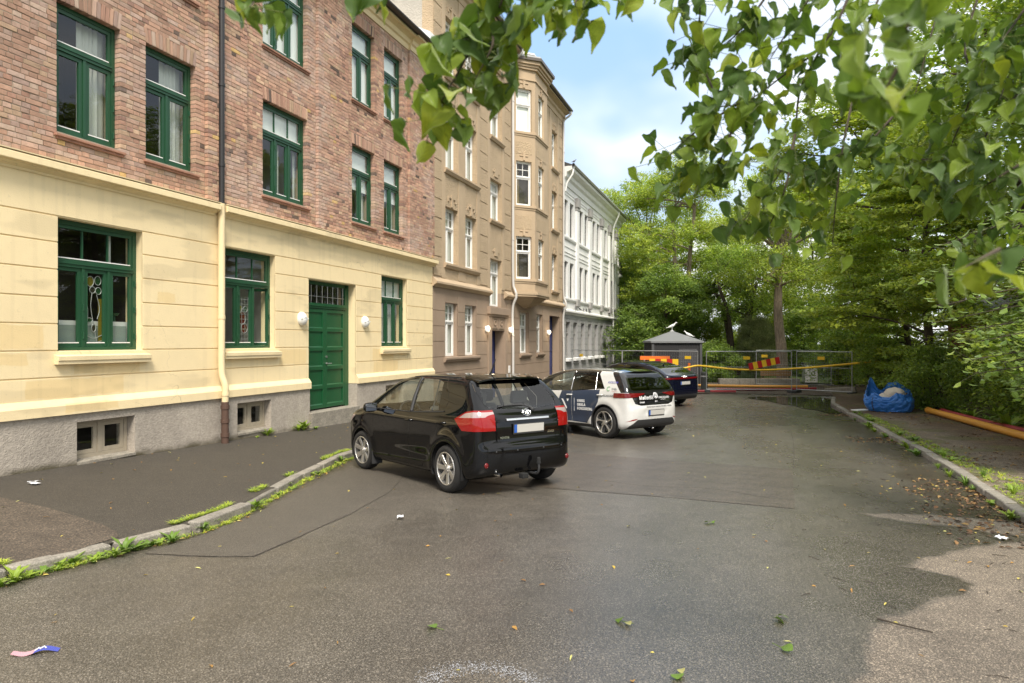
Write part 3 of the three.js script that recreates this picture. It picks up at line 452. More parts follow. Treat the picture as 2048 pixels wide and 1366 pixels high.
// cellar windows
for (const h of CW.filter((_, i) => i !== 2)) { windowUnit(brickHouse, { x0: h[0] + 0.01, x1: h[1] - 0.01, y0: h[2] + 0.03, y1: h[3], z: -0.13, cols: 2, mat: M.paleWood, fw: 0.055, sw: 0.06, mw: 0.07, roomDepth: 1.0 }); mesh('cellar_sill', prof([[-0.14, h[2] + 0.03], [0.05, h[2] + 0.005], [0.05, h[2] - 0.035], [-0.14, h[2] - 0.035]], h[0], h[1]), M.stone, brickHouse); }
{ // double door
  const d = part('double_door', brickHouse), z = -0.22, y0 = 0.34, x0 = 13.085, x1 = 15.05, fw = 0.10, yt = 2.74;
  mesh('door_frame', [bx(x0, x0 + fw, y0 - 0.1, 3.375, z - 0.1, z), bx(x1 - fw - 0.06, x1, y0 - 0.1, 3.375, z - 0.1, z), bx(x0 + fw, x1 - fw, 3.29, 3.375, z - 0.1, z), bx(x0 + fw, x1 - fw, yt, yt + 0.12, z - 0.1, z + 0.015), bx(x0 + fw, x1 - fw, yt + 0.05, yt + 0.075, z, z + 0.035)], M.doorGreen, d);
  mesh('transom_pane', new THREE.PlaneGeometry(x1 - x0 - 0.2, 0.44).translate((x0 + x1) / 2, 3.075, z - 0.05), M.glass, d);
  const gb = []; for (let k = 1; k < 9; k++) gb.push(bar([mix(x0, x1, k / 9), 2.86, z - 0.03], [mix(x0, x1, k / 9), 3.29, z - 0.03], 0.008, 6)); gb.push(bar([x0 + 0.1, 3.02, z - 0.028], [x1 - 0.1, 3.02, z - 0.028], 0.007, 6)); mesh('transom_grille', gb, M.steel, d);
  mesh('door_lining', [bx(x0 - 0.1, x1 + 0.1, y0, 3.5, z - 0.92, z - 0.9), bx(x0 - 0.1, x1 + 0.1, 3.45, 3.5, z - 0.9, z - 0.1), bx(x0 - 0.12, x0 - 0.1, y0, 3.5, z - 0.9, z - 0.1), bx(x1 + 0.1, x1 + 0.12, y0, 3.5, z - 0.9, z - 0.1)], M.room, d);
  const ln = (x1 - fw - 0.06 - x0 - fw) / 2;
  for (let k = 0; k < 2; k++) { // leaves with five sunk panels each
    const a = x0 + fw + k * ln + 0.004, b = a + ln - 0.008, g = [bx(a, b, y0 + 0.02, yt - 0.005, z - 0.055, z - 0.03)], st = 0.085, rows = 5, H = yt - y0 - 0.03;
    g.push(rbx(a, a + st, y0 + 0.02, yt - 0.005, z - 0.05, z - 0.004, 0.004, 1), rbx(b - st, b, y0 + 0.02, yt - 0.005, z - 0.05, z - 0.004, 0.004, 1));
    for (let r = 0; r <= rows; r++) { const y = y0 + 0.02 + (H - 0.09) * r / rows; g.push(rbx(a + st, b - st, y, y + 0.085, z - 0.05, z - 0.004, 0.004, 1)); if (r < rows) g.push(prof([[z - 0.03, y + 0.085], [z - 0.006, y + 0.085], [z - 0.03, y + 0.11]], a + st, b - st)); }
    mesh('door_leaf', g, M.doorGreen, d);
  }
  mesh('door_handle', [new THREE.CylinderGeometry(0.026, 0.026, 0.02, 16).rotateX(PI / 2).translate(x0 + fw + ln + 0.05, 1.58, z + 0.006), new THREE.CylinderGeometry(0.024, 0.024, 0.02, 16).rotateX(PI / 2).translate(x0 + fw + ln + 0.05, 1.42, z + 0.006), bar([x0 + fw + ln + 0.05, 1.42, z + 0.01], [x0 + fw + ln + 0.05, 1.42, z + 0.055], 0.009), bar([x0 + fw + ln + 0.045, 1.42, z + 0.052], [x0 + fw + ln + 0.19, 1.42, z + 0.052], 0.010)], M.steel, d);
  mesh('door_step', [rbx(x0 - 0.02, x1 + 0.02, -0.5, 0.325, z - 0.95, 0.10, 0.015, 2)], M.stone, brickHouse);
  mesh('door_jamb_plinth', [bx(x1 - 0.004, x1 + 0.01, -0.3, 0.86, -0.3, 0.031)], M.roughcast, brickHouse);
}
{ // rain pipe: black above, painted below, cast foot
  const x = 10.275, r = 0.052, z = 0.10;
  mesh('downpipe', [bar([x, 4.50, z], [x, 10.7, z], r, 16), ...[5.25, 6.75, 8.2, 9.7].map(y => new THREE.CylinderGeometry(r + 0.012, r + 0.012, 0.05, 16).translate(x, y, z))], M.blackPipe, brickHouse);
  mesh('downpipe_lower_run', [tube([[x, 4.53, z], [x, 2.2, z], [x, 1.45, z], [x, 1.30, z + 0.015], [x + 0.02, 1.12, z + 0.065], [x + 0.02, 0.98, z + 0.07], [x + 0.02, 0.80, z + 0.06]], 0.06, 60, 16), new THREE.CylinderGeometry(0.068, 0.068, 0.06, 16).translate(x, 2.4, z), new THREE.CylinderGeometry(0.068, 0.068, 0.05, 16).translate(x + 0.02, 0.96, z + 0.07)], M.yellowPlain, brickHouse);
  mesh('downpipe_foot', [bar([x + 0.02, -0.1, z + 0.06], [x + 0.02, 0.82, z + 0.06], 0.066, 16), ...[0.2, 0.46, 0.72].map(y => new THREE.CylinderGeometry(0.078, 0.078, 0.07, 16).translate(x + 0.02, y, z + 0.06))], M.rust, brickHouse);
}
{ // eaves, gutter, roof
  const segs = [[BX0, 9.96, 0], [9.96, 11.0, 0.07], [11.0, 13.35, 0], [13.35, 14.6, 0.07], [14.6, 17.82, 0], [17.82, BX1 + 0.05, 0.07]];
  mesh('eaves_cornice', segs.map(([a, b, o]) => prof([[-0.1, 10.46], [0.03 + o, 10.46], [0.04 + o, 10.60], [0.09 + o, 10.63], [0.11 + o, 10.74], [0.22 + o, 10.80], [0.30 + o, 10.80], [0.30 + o, 10.86], [-0.1, 10.86]], a, b)), M.yellowPlain, brickHouse);
  const half = []; for (let k = 0; k <= 10; k++) { const t = PI + k / 10 * PI; half.push([0.42 + 0.075 * Math.cos(t), 10.93 + 0.075 * Math.sin(t)]); } for (let k = 10; k >= 0; k--) { const t = PI + k / 10 * PI; half.push([0.42 + 0.068 * Math.cos(t), 10.935 + 0.068 * Math.sin(t)]); }
  mesh('gutter', [prof(half, BX0, BX1 + 0.16)], std({ color: col(0.055, 0.04, 0.034), roughness: 0.45 }), brickHouse);
  mesh('roof', [prof([[0.36, 10.88], [0.36, 10.93], [-4.5, 13.2], [-4.5, 13.1], [-0.2, 10.87]], BX0, BX1 + 0.02)], M.roofTile, brickHouse);
  const sg = []; for (let k = 0; k < 26; k++) { const x = BX0 + 0.5 + k * 0.65; sg.push(bar([x, 10.99, 0.2], [x, 11.12, 0.14], 0.012, 5)); } sg.push(bar([BX0, 11.10, 0.14], [BX1, 11.10, 0.14], 0.014, 6), bar([BX0, 11.05, 0.17], [BX1, 11.05, 0.17], 0.012, 6)); mesh('snow_guard', sg, M.blackPipe, brickHouse);
  mesh('roof_flashing', [prof([[0.34, 10.98], [0.34, 11.30], [-0.6, 11.75], [-4.4, 13.6], [-4.4, 13.2]], 18.6, BX1 + 0.03)], M.whitePaint, brickHouse);
  mesh('house_core', [bx(BX0, BX1 - 0.02, -0.6, 10.8, -9, -2.2), bx(BX0, BX0 + 0.1, -0.6, 10.8, -9, -0.4)], M.room, brickHouse);
}
// wall lamps beside the green door
function bulkhead(s, y, label, lit, group, out = 0) {
  const l = thing('wall_lamp', label, 'lamp', -9.44 + out, y, -s, PI / 2, group);
  mesh('housing', [new THREE.SphereGeometry(0.15, 28, 18, 0, 2 * PI, 0, PI / 2).rotateX(PI / 2).scale(0.9, 1.0, 0.7).translate(0, 0, 0.02), new THREE.CylinderGeometry(0.137, 0.137, 0.03, 28).rotateX(PI / 2).scale(1, 1.1, 1).translate(0, 0, 0.012)], lit ? M.whitePaint : std({ color: col(0.78, 0.78, 0.76), roughness: 0.35 }), l);
  if (!lit) mesh('diffuser', new THREE.SphereGeometry(0.152, 24, 12, 0, 2 * PI, 0, PI / 2).rotateX(PI / 2).scale(0.78, 0.86, 0.715).translate(0, -0.012, 0.021).toNonIndexed(), std({ color: col(0.42, 0.42, 0.41), roughness: 0.3 }), l);
  if (!lit) { mesh('eyelid', [new THREE.SphereGeometry(0.158, 24, 10, 0, PI, 0, PI / 2).rotateX(PI / 2).scale(0.86, 0.95, 0.72).translate(0, 0.0, 0.022), rbx(-0.125, 0.125, -0.008, 0.016, 0.03, 0.115, 0.006, 2)], M.whitePaint, l); }
  return l;
}
bulkhead(12.81, 2.457, 'round white wall lamp between the open window and the green door', false, undefined);
bulkhead(15.44, 2.455, 'round white wall lamp on the yellow wall beyond the green door', false, undefined);
// ================================================================ beige stucco house with bay
M.stucco = std({ color: col(0.51, 0.385, 0.25), map: rep(T.mottle, 3.1), bumpMap: rep(roughBump, 0.9), bumpScale: 0.03, roughness: 0.95 });
M.stuccoSmooth = std({ color: col(0.505, 0.38, 0.25), map: rep(T.mottle, 2.2), bumpMap: rep(T.grain, 0.4), bumpScale: 0.002, roughness: 0.9 });
M.taupe = std({ color: col(0.355, 0.26, 0.185), map: rep(T.mottle, 2.6), bumpMap: rep(T.grain, 0.4), bumpScale: 0.002, roughness: 0.88 });
M.cementGable = std({ color: col(0.46, 0.42, 0.36), map: rep(T.mottle, 1.7), bumpMap: rep(roughBump, 1.3), bumpScale: 0.02, roughness: 0.95 });
M.blueDoor = std({ color: col(0.012, 0.030, 0.150), roughness: 0.4 });
M.curtainWhite = std({ color: col(0.74, 0.74, 0.70), roughness: 0.95 });
const beige = thing('beige_apartment_house', 'tall beige stucco apartment house with white windows and a canted bay, blue doors', 'house', -9.44, 0, 0, PI / 2);
const floors = [[1.46, 3.24], [4.56, 6.41], [7.67, 9.60], [10.78, 12.68]];
const colsB = [[20.41, 21.45], [22.07, 23.13], [33.13, 34.16]];
const stair = [[3.33, 5.17], [6.70, 8.28], [9.93, 11.46], [12.75, 13.45]];
const upper = [], lower = [];
for (const [a, b] of colsB) floors.forEach(([c, d], i) => { if (i) upper.push([a, b, c, d]); else if (a < 30) lower.push([a, b, c, d]); });
for (const [c, d] of stair) upper.push([24.5, 25.8, c, d]);
lower.push([24.5, 25.8, 3.33, 5.17], [28.12, 29.42, 1.43, 3.24], [30.57, 31.57, 1.43, 3.24], [24.62, 26.1, -1, 2.37], [32.74, 34.7, -1, 3.25]);
mesh('upper_wall', slab(19.5, 35.28, 3.88, 13.95, 0, 0.38, upper), M.stucco, beige);
mesh('ground_storey_wall', slab(19.5, 35.28, -1.0, 3.88, -0.014, 0.38, lower), M.taupe, beige);
{ const gv = [-0.6, -0.05, 0.45, 0.95, 1.45, 1.95, 2.45, 2.95, 3.5];
  for (let k = 0; k < gv.length - 1; k++) for (const [a, b] of cutOut(19.5, 35.28, [...lower, [24.22, 26.46, -1, 3.3]], (gv[k] + gv[k + 1]) / 2)) { let lo = gv[k] + 0.009, hi = gv[k + 1] - 0.009; mesh('render_band', rbx(a, b, lo, hi, -0.03, 0.004, 0.005, 1), M.taupe, beige); }
  // smooth strips and rough blocks of the upper storeys
  for (const [a, b] of [[20.12, 20.40], [21.46, 22.06], [23.14, 23.42], [24.22, 24.49], [25.82, 26.12], [32.72, 33.12], [34.17, 34.52]]) mesh('smooth_strip', rbx(a, b, 4.02, 13.6, -0.02, 0.02, 0.006, 1), M.stuccoSmooth, beige);
  for (const [a, b] of [[19.52, 20.11], [23.43, 24.21], [26.13, 26.85], [34.53, 35.26]]) for (let y = 4.05, k = 0; y < 13.4; y += 0.62, k++) mesh('rough_block', rbx(a, b, y + 0.012, y + 0.608, -0.02, 0.022, 0.01, 1), M.stucco, beige);
  // sills, keystones, string courses
  const sill = (a, b, y, m = M.stuccoSmooth) => prof([[-0.13, y], [0.12, y - 0.04], [0.12, y - 0.10], [0.10, y - 0.12], [0.06, y - 0.19], [0.0, y - 0.19], [-0.13, y - 0.05]], a, b);
  floors.forEach(([c, d], i) => { const m = i ? M.stuccoSmooth : M.taupe; mesh('window_sill', sill(20.28, 23.30, c), m, beige); if (i) { mesh('window_sill', sill(32.95, 34.35, c), m, beige); for (const [a, b] of colsB) { const xm = (a + b) / 2; mesh('keystone_ornament', [rbx(xm - 0.26, xm + 0.26, d + 0.30, d + 0.36, -0.01, 0.035, 0.008, 1), rbx(xm - 0.33, xm - 0.24, d + 0.18, d + 0.34, -0.01, 0.03, 0.008, 1), rbx(xm + 0.24, xm + 0.33, d + 0.18, d + 0.34, -0.01, 0.03, 0.008, 1), rbx(xm - 0.07, xm + 0.07, d + 0.02, d + 0.42, -0.01, 0.04, 0.01, 1)], m, beige); } } });
  for (const [c, d] of stair) { if (c > 4) mesh('window_sill', sill(24.4, 25.95, c), M.stuccoSmooth, beige); mesh('keystone_ornament', [rbx(24.95, 25.35, d + 0.12, d + 0.42, -0.01, 0.035, 0.01, 1), rbx(24.8, 25.5, d + 0.28, d + 0.34, -0.01, 0.03, 0.008, 1)], M.stuccoSmooth, beige); }
  mesh('window_sill', sill(28.02, 29.55, 1.43), M.taupe, beige); mesh('window_sill', sill(30.47, 31.70, 1.43), M.taupe, beige);
  const sc = [[-0.02, 3.70], [0.03, 3.70], [0.06, 3.74], [0.16, 3.80], [0.16, 3.86], [0.12, 3.90], [0.02, 4.0], [-0.02, 4.0]];
  for (const [a, b] of [[19.45, 24.45], [26.1, 27.3], [30.4, 35.28]]) mesh('string_course', prof(sc, a, b), M.stuccoSmooth, beige);
  // door surround with small entablature and two sunk panels
  mesh('door_surround', [rbx(24.2, 26.46, 3.0, 3.28, -0.02, 0.13, 0.02, 2), rbx(24.26, 26.40, 2.92, 3.01, -0.02, 0.08, 0.01, 1), rbx(24.26, 24.60, -0.6, 2.93, -0.02, 0.05, 0.01, 1), rbx(26.12, 26.40, -0.6, 2.93, -0.02, 0.05, 0.01, 1), bx(24.6, 26.12, 2.39, 2.93, -0.2, 0.012)], M.taupe, beige);
  for (const [a, b] of [[24.72, 25.30], [25.44, 26.02]]) mesh('sunk_panel', [bx(a, b, 2.46, 2.50, 0.01, 0.04), bx(a, b, 2.84, 2.88, 0.01, 0.04), bx(a, a + 0.05, 2.5, 2.84, 0.01, 0.04), bx(b - 0.05, b, 2.5, 2.84, 0.01, 0.04), new THREE.TorusGeometry(0.09, 0.025, 8, 20).translate((a + b) / 2, 2.67, 0.02)], M.taupe, beige);
}
const wWin = (o) => windowUnit(beige, { mat: M.whitePaint, fw: 0.05, sw: 0.045, mw: 0.04, tw: 0.06, z: -0.17, room: M.room, ...o });
for (const [a, b] of colsB) floors.forEach(([c, d], i) => { if (i || a < 30) wWin({ x0: a, x1: b, y0: c, y1: d, cols: 2, top: 0.36, topDiv: [{ v: 1 / 3 }, { v: 2 / 3 }, { h: 0.5 }], blind: [0.05, 0.97], blindMat: M.curtain }); });
for (const [c, d] of stair) wWin({ x0: 24.5, x1: 25.8, y0: c, y1: d, cols: 2, top: 0.3, topDiv: [1, 2, 3, 4, 5].map(k => ({ v: k / 6 })), blind: [0.03, 0.97], blindMat: M.curtain });
wWin({ x0: 28.12, x1: 29.42, y0: 1.43, y1: 3.24, cols: 2, top: 0.36, topDiv: [{ v: 0.33 }, { v: 0.67 }, { h: 0.5 }], blind: [0.05, 0.97], blindMat: M.curtain });
wWin({ x0: 30.57, x1: 31.57, y0: 1.43, y1: 3.24, cols: 2, top: 0.36, topDiv: [{ v: 0.5 }, { h: 0.5 }], blind: [0.05, 0.97], blindMat: M.curtain });
{ // the two blue doors in deep recesses
  for (const [a, b, t, dz] of [[24.62, 26.1, 2.37, -0.40], [32.74, 34.7, 3.25, -0.41]]) {
    const d = part('blue_door', beige); const g = [bx(a, b, -0.7, t, dz - 0.06, dz - 0.02)];
    for (let k = 0; k < 2; k++) for (let r = 0; r < 4; r++) { const xa = mix(a, b, k / 2) + 0.1, xb = mix(a, b, (k + 1) / 2) - 0.1, ya = mix(-0.4, t - 0.1, r / 4) + 0.06, yb = mix(-0.4, t - 0.1, (r + 1) / 4) - 0.06; g.push(rbx(xa, xb, ya, yb, dz - 0.03, dz, 0.012, 1)); }
    mesh('door_leaf', g, M.blueDoor, d); mesh('door_handle', bar([mix(a, b, 0.46), 0.75, dz + 0.05], [mix(a, b, 0.46), 0.95, dz + 0.05], 0.012), M.steel, d);
    mesh('door_recess', [bx(a - 0.02, a, -0.8, t, dz, -0.39), bx(b, b + 0.02, -0.8, t, dz, -0.39), bx(a, b, t, t + 0.02, dz, -0.39)], M.taupe, d);
  }
  mesh('door_sign', [rbx(26.60, 26.78, 0.65, 0.95, 0.0, 0.03, 0.004, 1)], M.whitePaint, beige);
}
const faceTo = (ax, az, bx_, bz) => { const L = Math.hypot(bx_ - ax, bz - az); return { L, th: Math.atan2(-(bz - az), bx_ - ax), put: g => g.rotateY(Math.atan2(-(bz - az), bx_ - ax)).translate(ax, 0, az) }; };
{ // canted bay over three storeys
  const bay = part('bay', beige), A = [27.12, 0], B = [27.90, 0.76], C = [29.72, 0.76], D = [30.50, 0];
  const F = [[A, B], [B, C], [C, D]];
  const plate = (off, y0, y1, f = 1) => { const m = (A[0] + D[0]) / 2, q = p => [m + (p[0] - m) * f * (1 + off * 0.45), -(p[1] * f + (p[1] > 0 ? off : 0))]; const s = new THREE.Shape([[A[0] - off * 0.8, 0.1], q([A[0], 0]), q(B), q(C), q([D[0], 0]), [D[0] + off * 0.8, 0.1]].map((p, i) => new THREE.Vector2(i === 0 || i === 5 ? m + (p[0] - m) * f : p[0], p[1]))); const g = new THREE.ExtrudeGeometry(s, { depth: y1 - y0, bevelEnabled: false }); g.rotateX(-PI / 2); g.translate(0, y0, 0); return metreUV(g); };
  const wins = floors.slice(1);
  F.forEach(([P, Q], k) => { const { L, put } = faceTo(P[0], P[1], Q[0], Q[1]), ww = k === 1 ? 0.86 : 0.74, x0 = L / 2 - ww / 2, hs = wins.map(([c, d]) => [x0, x0 + ww, c + 0.05, d]);
    mesh('bay_wall', put(slab(0, L, 4.0, 13.7, 0, 0.16, hs)), M.stuccoSmooth, bay);
    for (const [y0, y1] of [[6.72, 7.30], [9.90, 10.42]]) mesh('rough_panel', put(rbx(0.16, L - 0.16, y0, y1, -0.01, 0.012, 0.006, 1)), M.stucco, bay);
    for (const [c, d] of wins) mesh('keystone_ornament', put(mg([rbx(L / 2 - 0.2, L / 2 + 0.2, d + 0.2, d + 0.25, -0.01, 0.03, 0.006, 1), rbx(L / 2 - 0.05, L / 2 + 0.05, d + 0.03, d + 0.34, -0.01, 0.035, 0.006, 1)])), M.stuccoSmooth, bay);
    hs.forEach(h => { const w = windowUnit(beige, { x0: h[0], x1: h[1], y0: h[2], y1: h[3], z: -0.10, cols: 1, mat: M.whitePaint, fw: 0.045, sw: 0.045, top: 0.36, tw: 0.05, topDiv: h[3] > 12 ? [] : [{ v: 0.5 }, { h: 0.5 }], roomDepth: 0.5, blind: h[3] > 12 ? [0.0, 1] : k === 1 ? [0.4, 1] : undefined, room: M.room }); const { th } = faceTo(P[0], P[1], Q[0], Q[1]); w.rotation.y = th; w.position.set(P[0], 0, P[1]); }); });
  for (const y of [4.50, 7.62, 10.75]) mesh('sill_band', [plate(0.07, y, y + 0.10), plate(0.03, y - 0.08, y)], M.stuccoSmooth, bay);
  mesh('bay_corbel', [plate(0.10, 4.02, 4.10), plate(0.14, 3.94, 4.02), plate(0.10, 3.86, 3.94), ...[0.93, 0.86, 0.78, 0.70, 0.60, 0.48, 0.34, 0.18].map((f, k) => plate(0, 3.86 - (k + 1) * 0.055, 3.862 - k * 0.055, f))], M.stuccoSmooth, bay);
  mesh('bay_cornice', [plate(0.05, 13.05, 13.12), plate(0.10, 13.5, 13.6), plate(0.16, 13.6, 13.7), plate(0.24, 13.7, 13.85)], M.stuccoSmooth, bay);
  mesh('bay_gutter', [plate(0.33, 13.84, 13.96)], std({ color: col(0.10, 0.085, 0.07), roughness: 0.5 }), bay);
  mesh('bay_roof', [...[0, 1, 2, 3, 4].map(k => plate(0.28 - k * 0.1, 13.96 + k * 0.07, 14.035 + k * 0.07, 1 - k * 0.12))], M.zinc, bay);
  mesh('roof_flashing', [plate(0.12, 14.32, 14.38, 0.7), bx(27.6, 30.0, 14.2, 14.5, -0.2, 0.25)], M.whitePaint, bay);
}
{ // eaves, gutters, pipes, roof, gable above the brick house
  const ec = [[-0.02, 13.60], [0.04, 13.60], [0.06, 13.80], [0.14, 13.86], [0.16, 13.98], [0.36, 14.06], [0.40, 14.06], [0.40, 14.14], [-0.02, 14.14]];
  for (const [a, b] of [[19.42, 27.2], [30.4, 35.3]]) { mesh('eaves_cornice', prof(ec, a, b), M.stuccoSmooth, beige); mesh('gutter', tube([[a, 14.2, 0.5], [b, 14.2, 0.5]], 0.075, 4, 10), std({ color: col(0.09, 0.075, 0.06), roughness: 0.5 }), beige); mesh('roof', prof([[0.46, 14.14], [0.46, 14.20], [-5, 16.8], [-5, 16.6]], a, b), M.roofTile, beige); }
  mesh('gable_wall', [bx(19.505, 35.27, 9.0, 14.12, -9, -0.385), prof([[-0.385, 14.1], [-4.9, 16.6], [-9, 14.1]], 19.5, 35.27)], M.cementGable, beige);
  mesh('house_core', [bx(19.52, 35.26, -1, 9.0, -9, -2.0)], M.room, beige);
  for (const [x, tx] of [[26.95, 0], [35.16, 1]]) mesh('downpipe', [tube([[x + 0.02, 14.16, 0.5], [x + 0.02, 13.98, 0.48], [x, 13.7, 0.12], [x, 13.2, 0.09], [x, 9, 0.09], [x, 4.6, 0.09], [x, 4.2, 0.12], [x, 4.0, 0.22], [x, 3.75, 0.22], [x, 3.5, 0.1], [x, 1.5, 0.09], [x, -0.5, 0.09]], 0.055, 90, 12), ...[12, 9.3, 6.2, 2.2].map(y => new THREE.CylinderGeometry(0.065, 0.065, 0.05, 12).translate(x, y, 0.09))], std({ color: col(0.58, 0.56, 0.53), roughness: 0.45, metalness: 0.2 }), beige);
}
for (const [s, y, l] of [[24.04, 2.43, 'lit white globe lamp beside the blue door, toward the paired windows'], [26.7, 2.43, 'lit white globe lamp beside the rain pipe of the beige house'], [32.36, 2.40, 'lit white globe lamp beside the far blue gateway']]) {
  const L = thing('wall_lamp', l, 'lamp', -9.44, y, -s, PI / 2); mesh('backplate', new THREE.CylinderGeometry(0.09, 0.09, 0.03, 24).rotateX(PI / 2).scale(1, 1.25, 1).translate(0, 0, 0.02), M.whitePaint, L);
  mesh('lit_globe', new THREE.SphereGeometry(0.10, 24, 16).scale(0.9, 1.25, 0.75).translate(0, 0, 0.10), std({ color: col(0.8, 0.78, 0.72), emissive: col(1, 0.9, 0.72), emissiveIntensity: 0.75, roughness: 0.4 }), L);
  const pl = new THREE.PointLight(col(1, 0.80, 0.52), 0.5, 0, 2); pl.position.set(0, 0, 0.32); pl.castShadow = true; pl.shadow.radius = 4; pl.name = 'lamp_glow'; L.add(pl);
}

// ================================================================ white and grey corner house
M.white = std({ color: col(0.84, 0.83, 0.80), map: rep(T.mottle, 2.9), bumpMap: rep(T.grain, 0.4), bumpScale: 0.002, roughness: 0.8 });
M.greyRender = std({ color: col(0.36, 0.355, 0.345), map: rep(T.mottle, 2.4), bumpMap: rep(T.grain, 0.4), bumpScale: 0.003, roughness: 0.85 });
M.greyTrim = std({ color: col(0.36, 0.345, 0.325), map: rep(T.mottle, 0.8), roughness: 0.85 });
M.darkFrame = std({ color: col(0.075, 0.07, 0.065), roughness: 0.5 });
const white = thing('white_apartment_house', 'white corner house with pilasters over a grey rusticated ground storey', 'house', -9.44, 0, 0, PI / 2);
const W0 = 35.32, W1 = 51.9, pil = [38.3, 41.6, 45.1, 47.9, 50.3], gx = [35.95, 37.6, 39.45, 41.3, 43.2, 44.95, 46.95, 49.9], ux = [35.55, 36.85, 39.15, 40.45, 42.65, 43.95, 46.4, 48.75, 50.9];
const gH = gx.map((x, i) => [x, x + (i === 6 ? 1.2 : 0.95), i === 6 ? -0.8 : 1.07, 3.03]), uH = ux.flatMap(x => [[x, x + 0.85, 4.36, 6.32], [x, x + 0.85, 7.74, 9.66]]);
mesh('ground_storey_wall', slab(W0, W1, -1, 3.5, 0, 0.35, gH), M.greyRender, white);
mesh('upper_wall', slab(W0, W1, 3.5, 11.0, 0, 0.35, uH), M.white, white);
mesh('side_wall', [bx(W1 - 0.3, W1, 3.5, 11, -9, -0.351), bx(W1 - 0.3, W1, -1, 3.5, -9, -0.351)], M.white, white);
mesh('house_core', [bx(W0, W1 - 0.31, -1, 11, -8.9, -2.0)], M.room, white);
for (let y = -0.4; y < 3.2; y += 0.36) for (const [a, b] of cutOut(W0, W1, gH.map(h => [h[0] - 0.04, h[1] + 0.04, h[2] - 0.1, h[3] + 0.04]), y + 0.18)) if (b - a > 0.1) mesh('render_band', rbx(a, b, y + 0.012, y + 0.35, -0.02, 0.02, 0.006, 1), M.greyRender, white);
const sc2 = [[-0.02, 3.42], [0.05, 3.42], [0.08, 3.5], [0.2, 3.56], [0.2, 3.64], [0.05, 3.72], [-0.02, 3.72]];
mesh('string_course', prof(sc2, W0, W1 + 0.15), M.white, white);
mesh('sill_course', [prof([[-0.02, 4.16], [0.06, 4.16], [0.1, 4.24], [0.1, 4.3], [-0.02, 4.33]], W0, W1), prof([[-0.02, 7.50], [0.06, 7.50], [0.09, 7.58], [0.09, 7.64], [-0.02, 7.67]], W0, W1)], M.white, white);
mesh('frieze_moulding', [6.62, 6.80, 7.10, 9.92, 10.08].map(y => rbx(W0, W1, y, y + 0.05, -0.02, 0.03, 0.006, 1)), M.white, white);
for (const p of pil) { const d = part('pilaster', white); mesh('shaft', [rbx(p - 0.24, p + 0.24, 4.35, 9.75, -0.02, 0.12, 0.02, 1)], M.white, d); mesh('capital', [rbx(p - 0.32, p + 0.32, 9.6, 10.15, -0.02, 0.2, 0.04, 2), rbx(p - 0.27, p + 0.27, 9.42, 9.62, -0.02, 0.15, 0.03, 1)], M.greyTrim, d); mesh('pedestal', [rbx(p - 0.30, p + 0.30, 3.95, 4.36, -0.02, 0.18, 0.03, 1)], M.greyTrim, d); }
for (const h of gH) { if (h[2] < 0) { mesh('entrance_door', bx(h[0], h[1], -0.8, 3.03, -0.3, -0.26), M.darkFrame, white); continue; } windowUnit(white, { x0: h[0], x1: h[1], y0: h[2], y1: h[3], z: -0.14, cols: 2, top: 0.33, mat: M.greyTrim, fw: 0.05, sw: 0.045, roomDepth: 0.9 }); mesh('window_sill', prof([[-0.13, h[2]], [0.2, h[2] - 0.07], [0.2, h[2] - 0.2], [-0.13, h[2] - 0.2]], h[0] - 0.1, h[1] + 0.1), M.white, white); }
for (const h of uH) windowUnit(white, { x0: h[0], x1: h[1], y0: h[2], y1: h[3], z: -0.14, cols: 2, top: 0.33, mat: M.darkFrame, fw: 0.05, sw: 0.045, roomDepth: 0.9 });
mesh('eaves_cornice', [prof([[-0.02, 10.4], [0.06, 10.4], [0.08, 10.7], [0.2, 10.8], [0.22, 11.0], [0.5, 11.12], [0.5, 11.3], [-0.02, 11.3]], W0 - 0.02, W1 + 0.3)], M.white, white);
mesh('gutter', tube([[W0, 11.36, 0.58], [W1 + 0.3, 11.36, 0.58]], 0.08, 4, 10), M.zinc, white);
mesh('roof', prof([[0.56, 11.3], [0.56, 11.36], [-4.6, 13.4], [-9, 11.4], [-9, 11.3]], W0, W1 + 0.3), M.roofTile, white);
mesh('downpipe', [tube([[48.9, 11.3, 0.55], [48.9, 11.0, 0.5], [48.9, 10.3, 0.2], [48.9, 9.9, 0.12], [48.9, 4, 0.12], [48.9, -0.4, 0.12]], 0.055, 60, 10), tube([[35.5, 11.3, 0.55], [35.45, 10.9, 0.5], [35.42, 10.4, 0.2], [35.42, 10, 0.12]], 0.05, 20, 10)], M.whitePaint, white);
for (const y of [3.6, 6.9]) { const b = part('balcony', white), rl = []; mesh('balcony_slab', rbx(W1 + 0.001, W1 + 0.9, y, y + 0.18, -2.4, 0.1, 0.02, 1), M.white, b); for (let k = 0; k < 15; k++) rl.push(bar([W1 + 0.85, y + 0.18, 0.05 - k * 0.17], [W1 + 0.85, y + 1.1, 0.05 - k * 0.17], 0.014, 5)); for (let k = 0; k < 6; k++) rl.push(bar([W1 + 0.05 + k * 0.16, y + 0.18, 0.05], [W1 + 0.05 + k * 0.16, y + 1.1, 0.05], 0.014, 5)); rl.push(bar([W1, y + 1.1, 0.05], [W1 + 0.86, y + 1.1, 0.05], 0.025, 6), bar([W1 + 0.85, y + 1.1, 0.05], [W1 + 0.85, y + 1.1, -2.4], 0.025, 6)); mesh('railing', rl, M.blackPipe, b); }
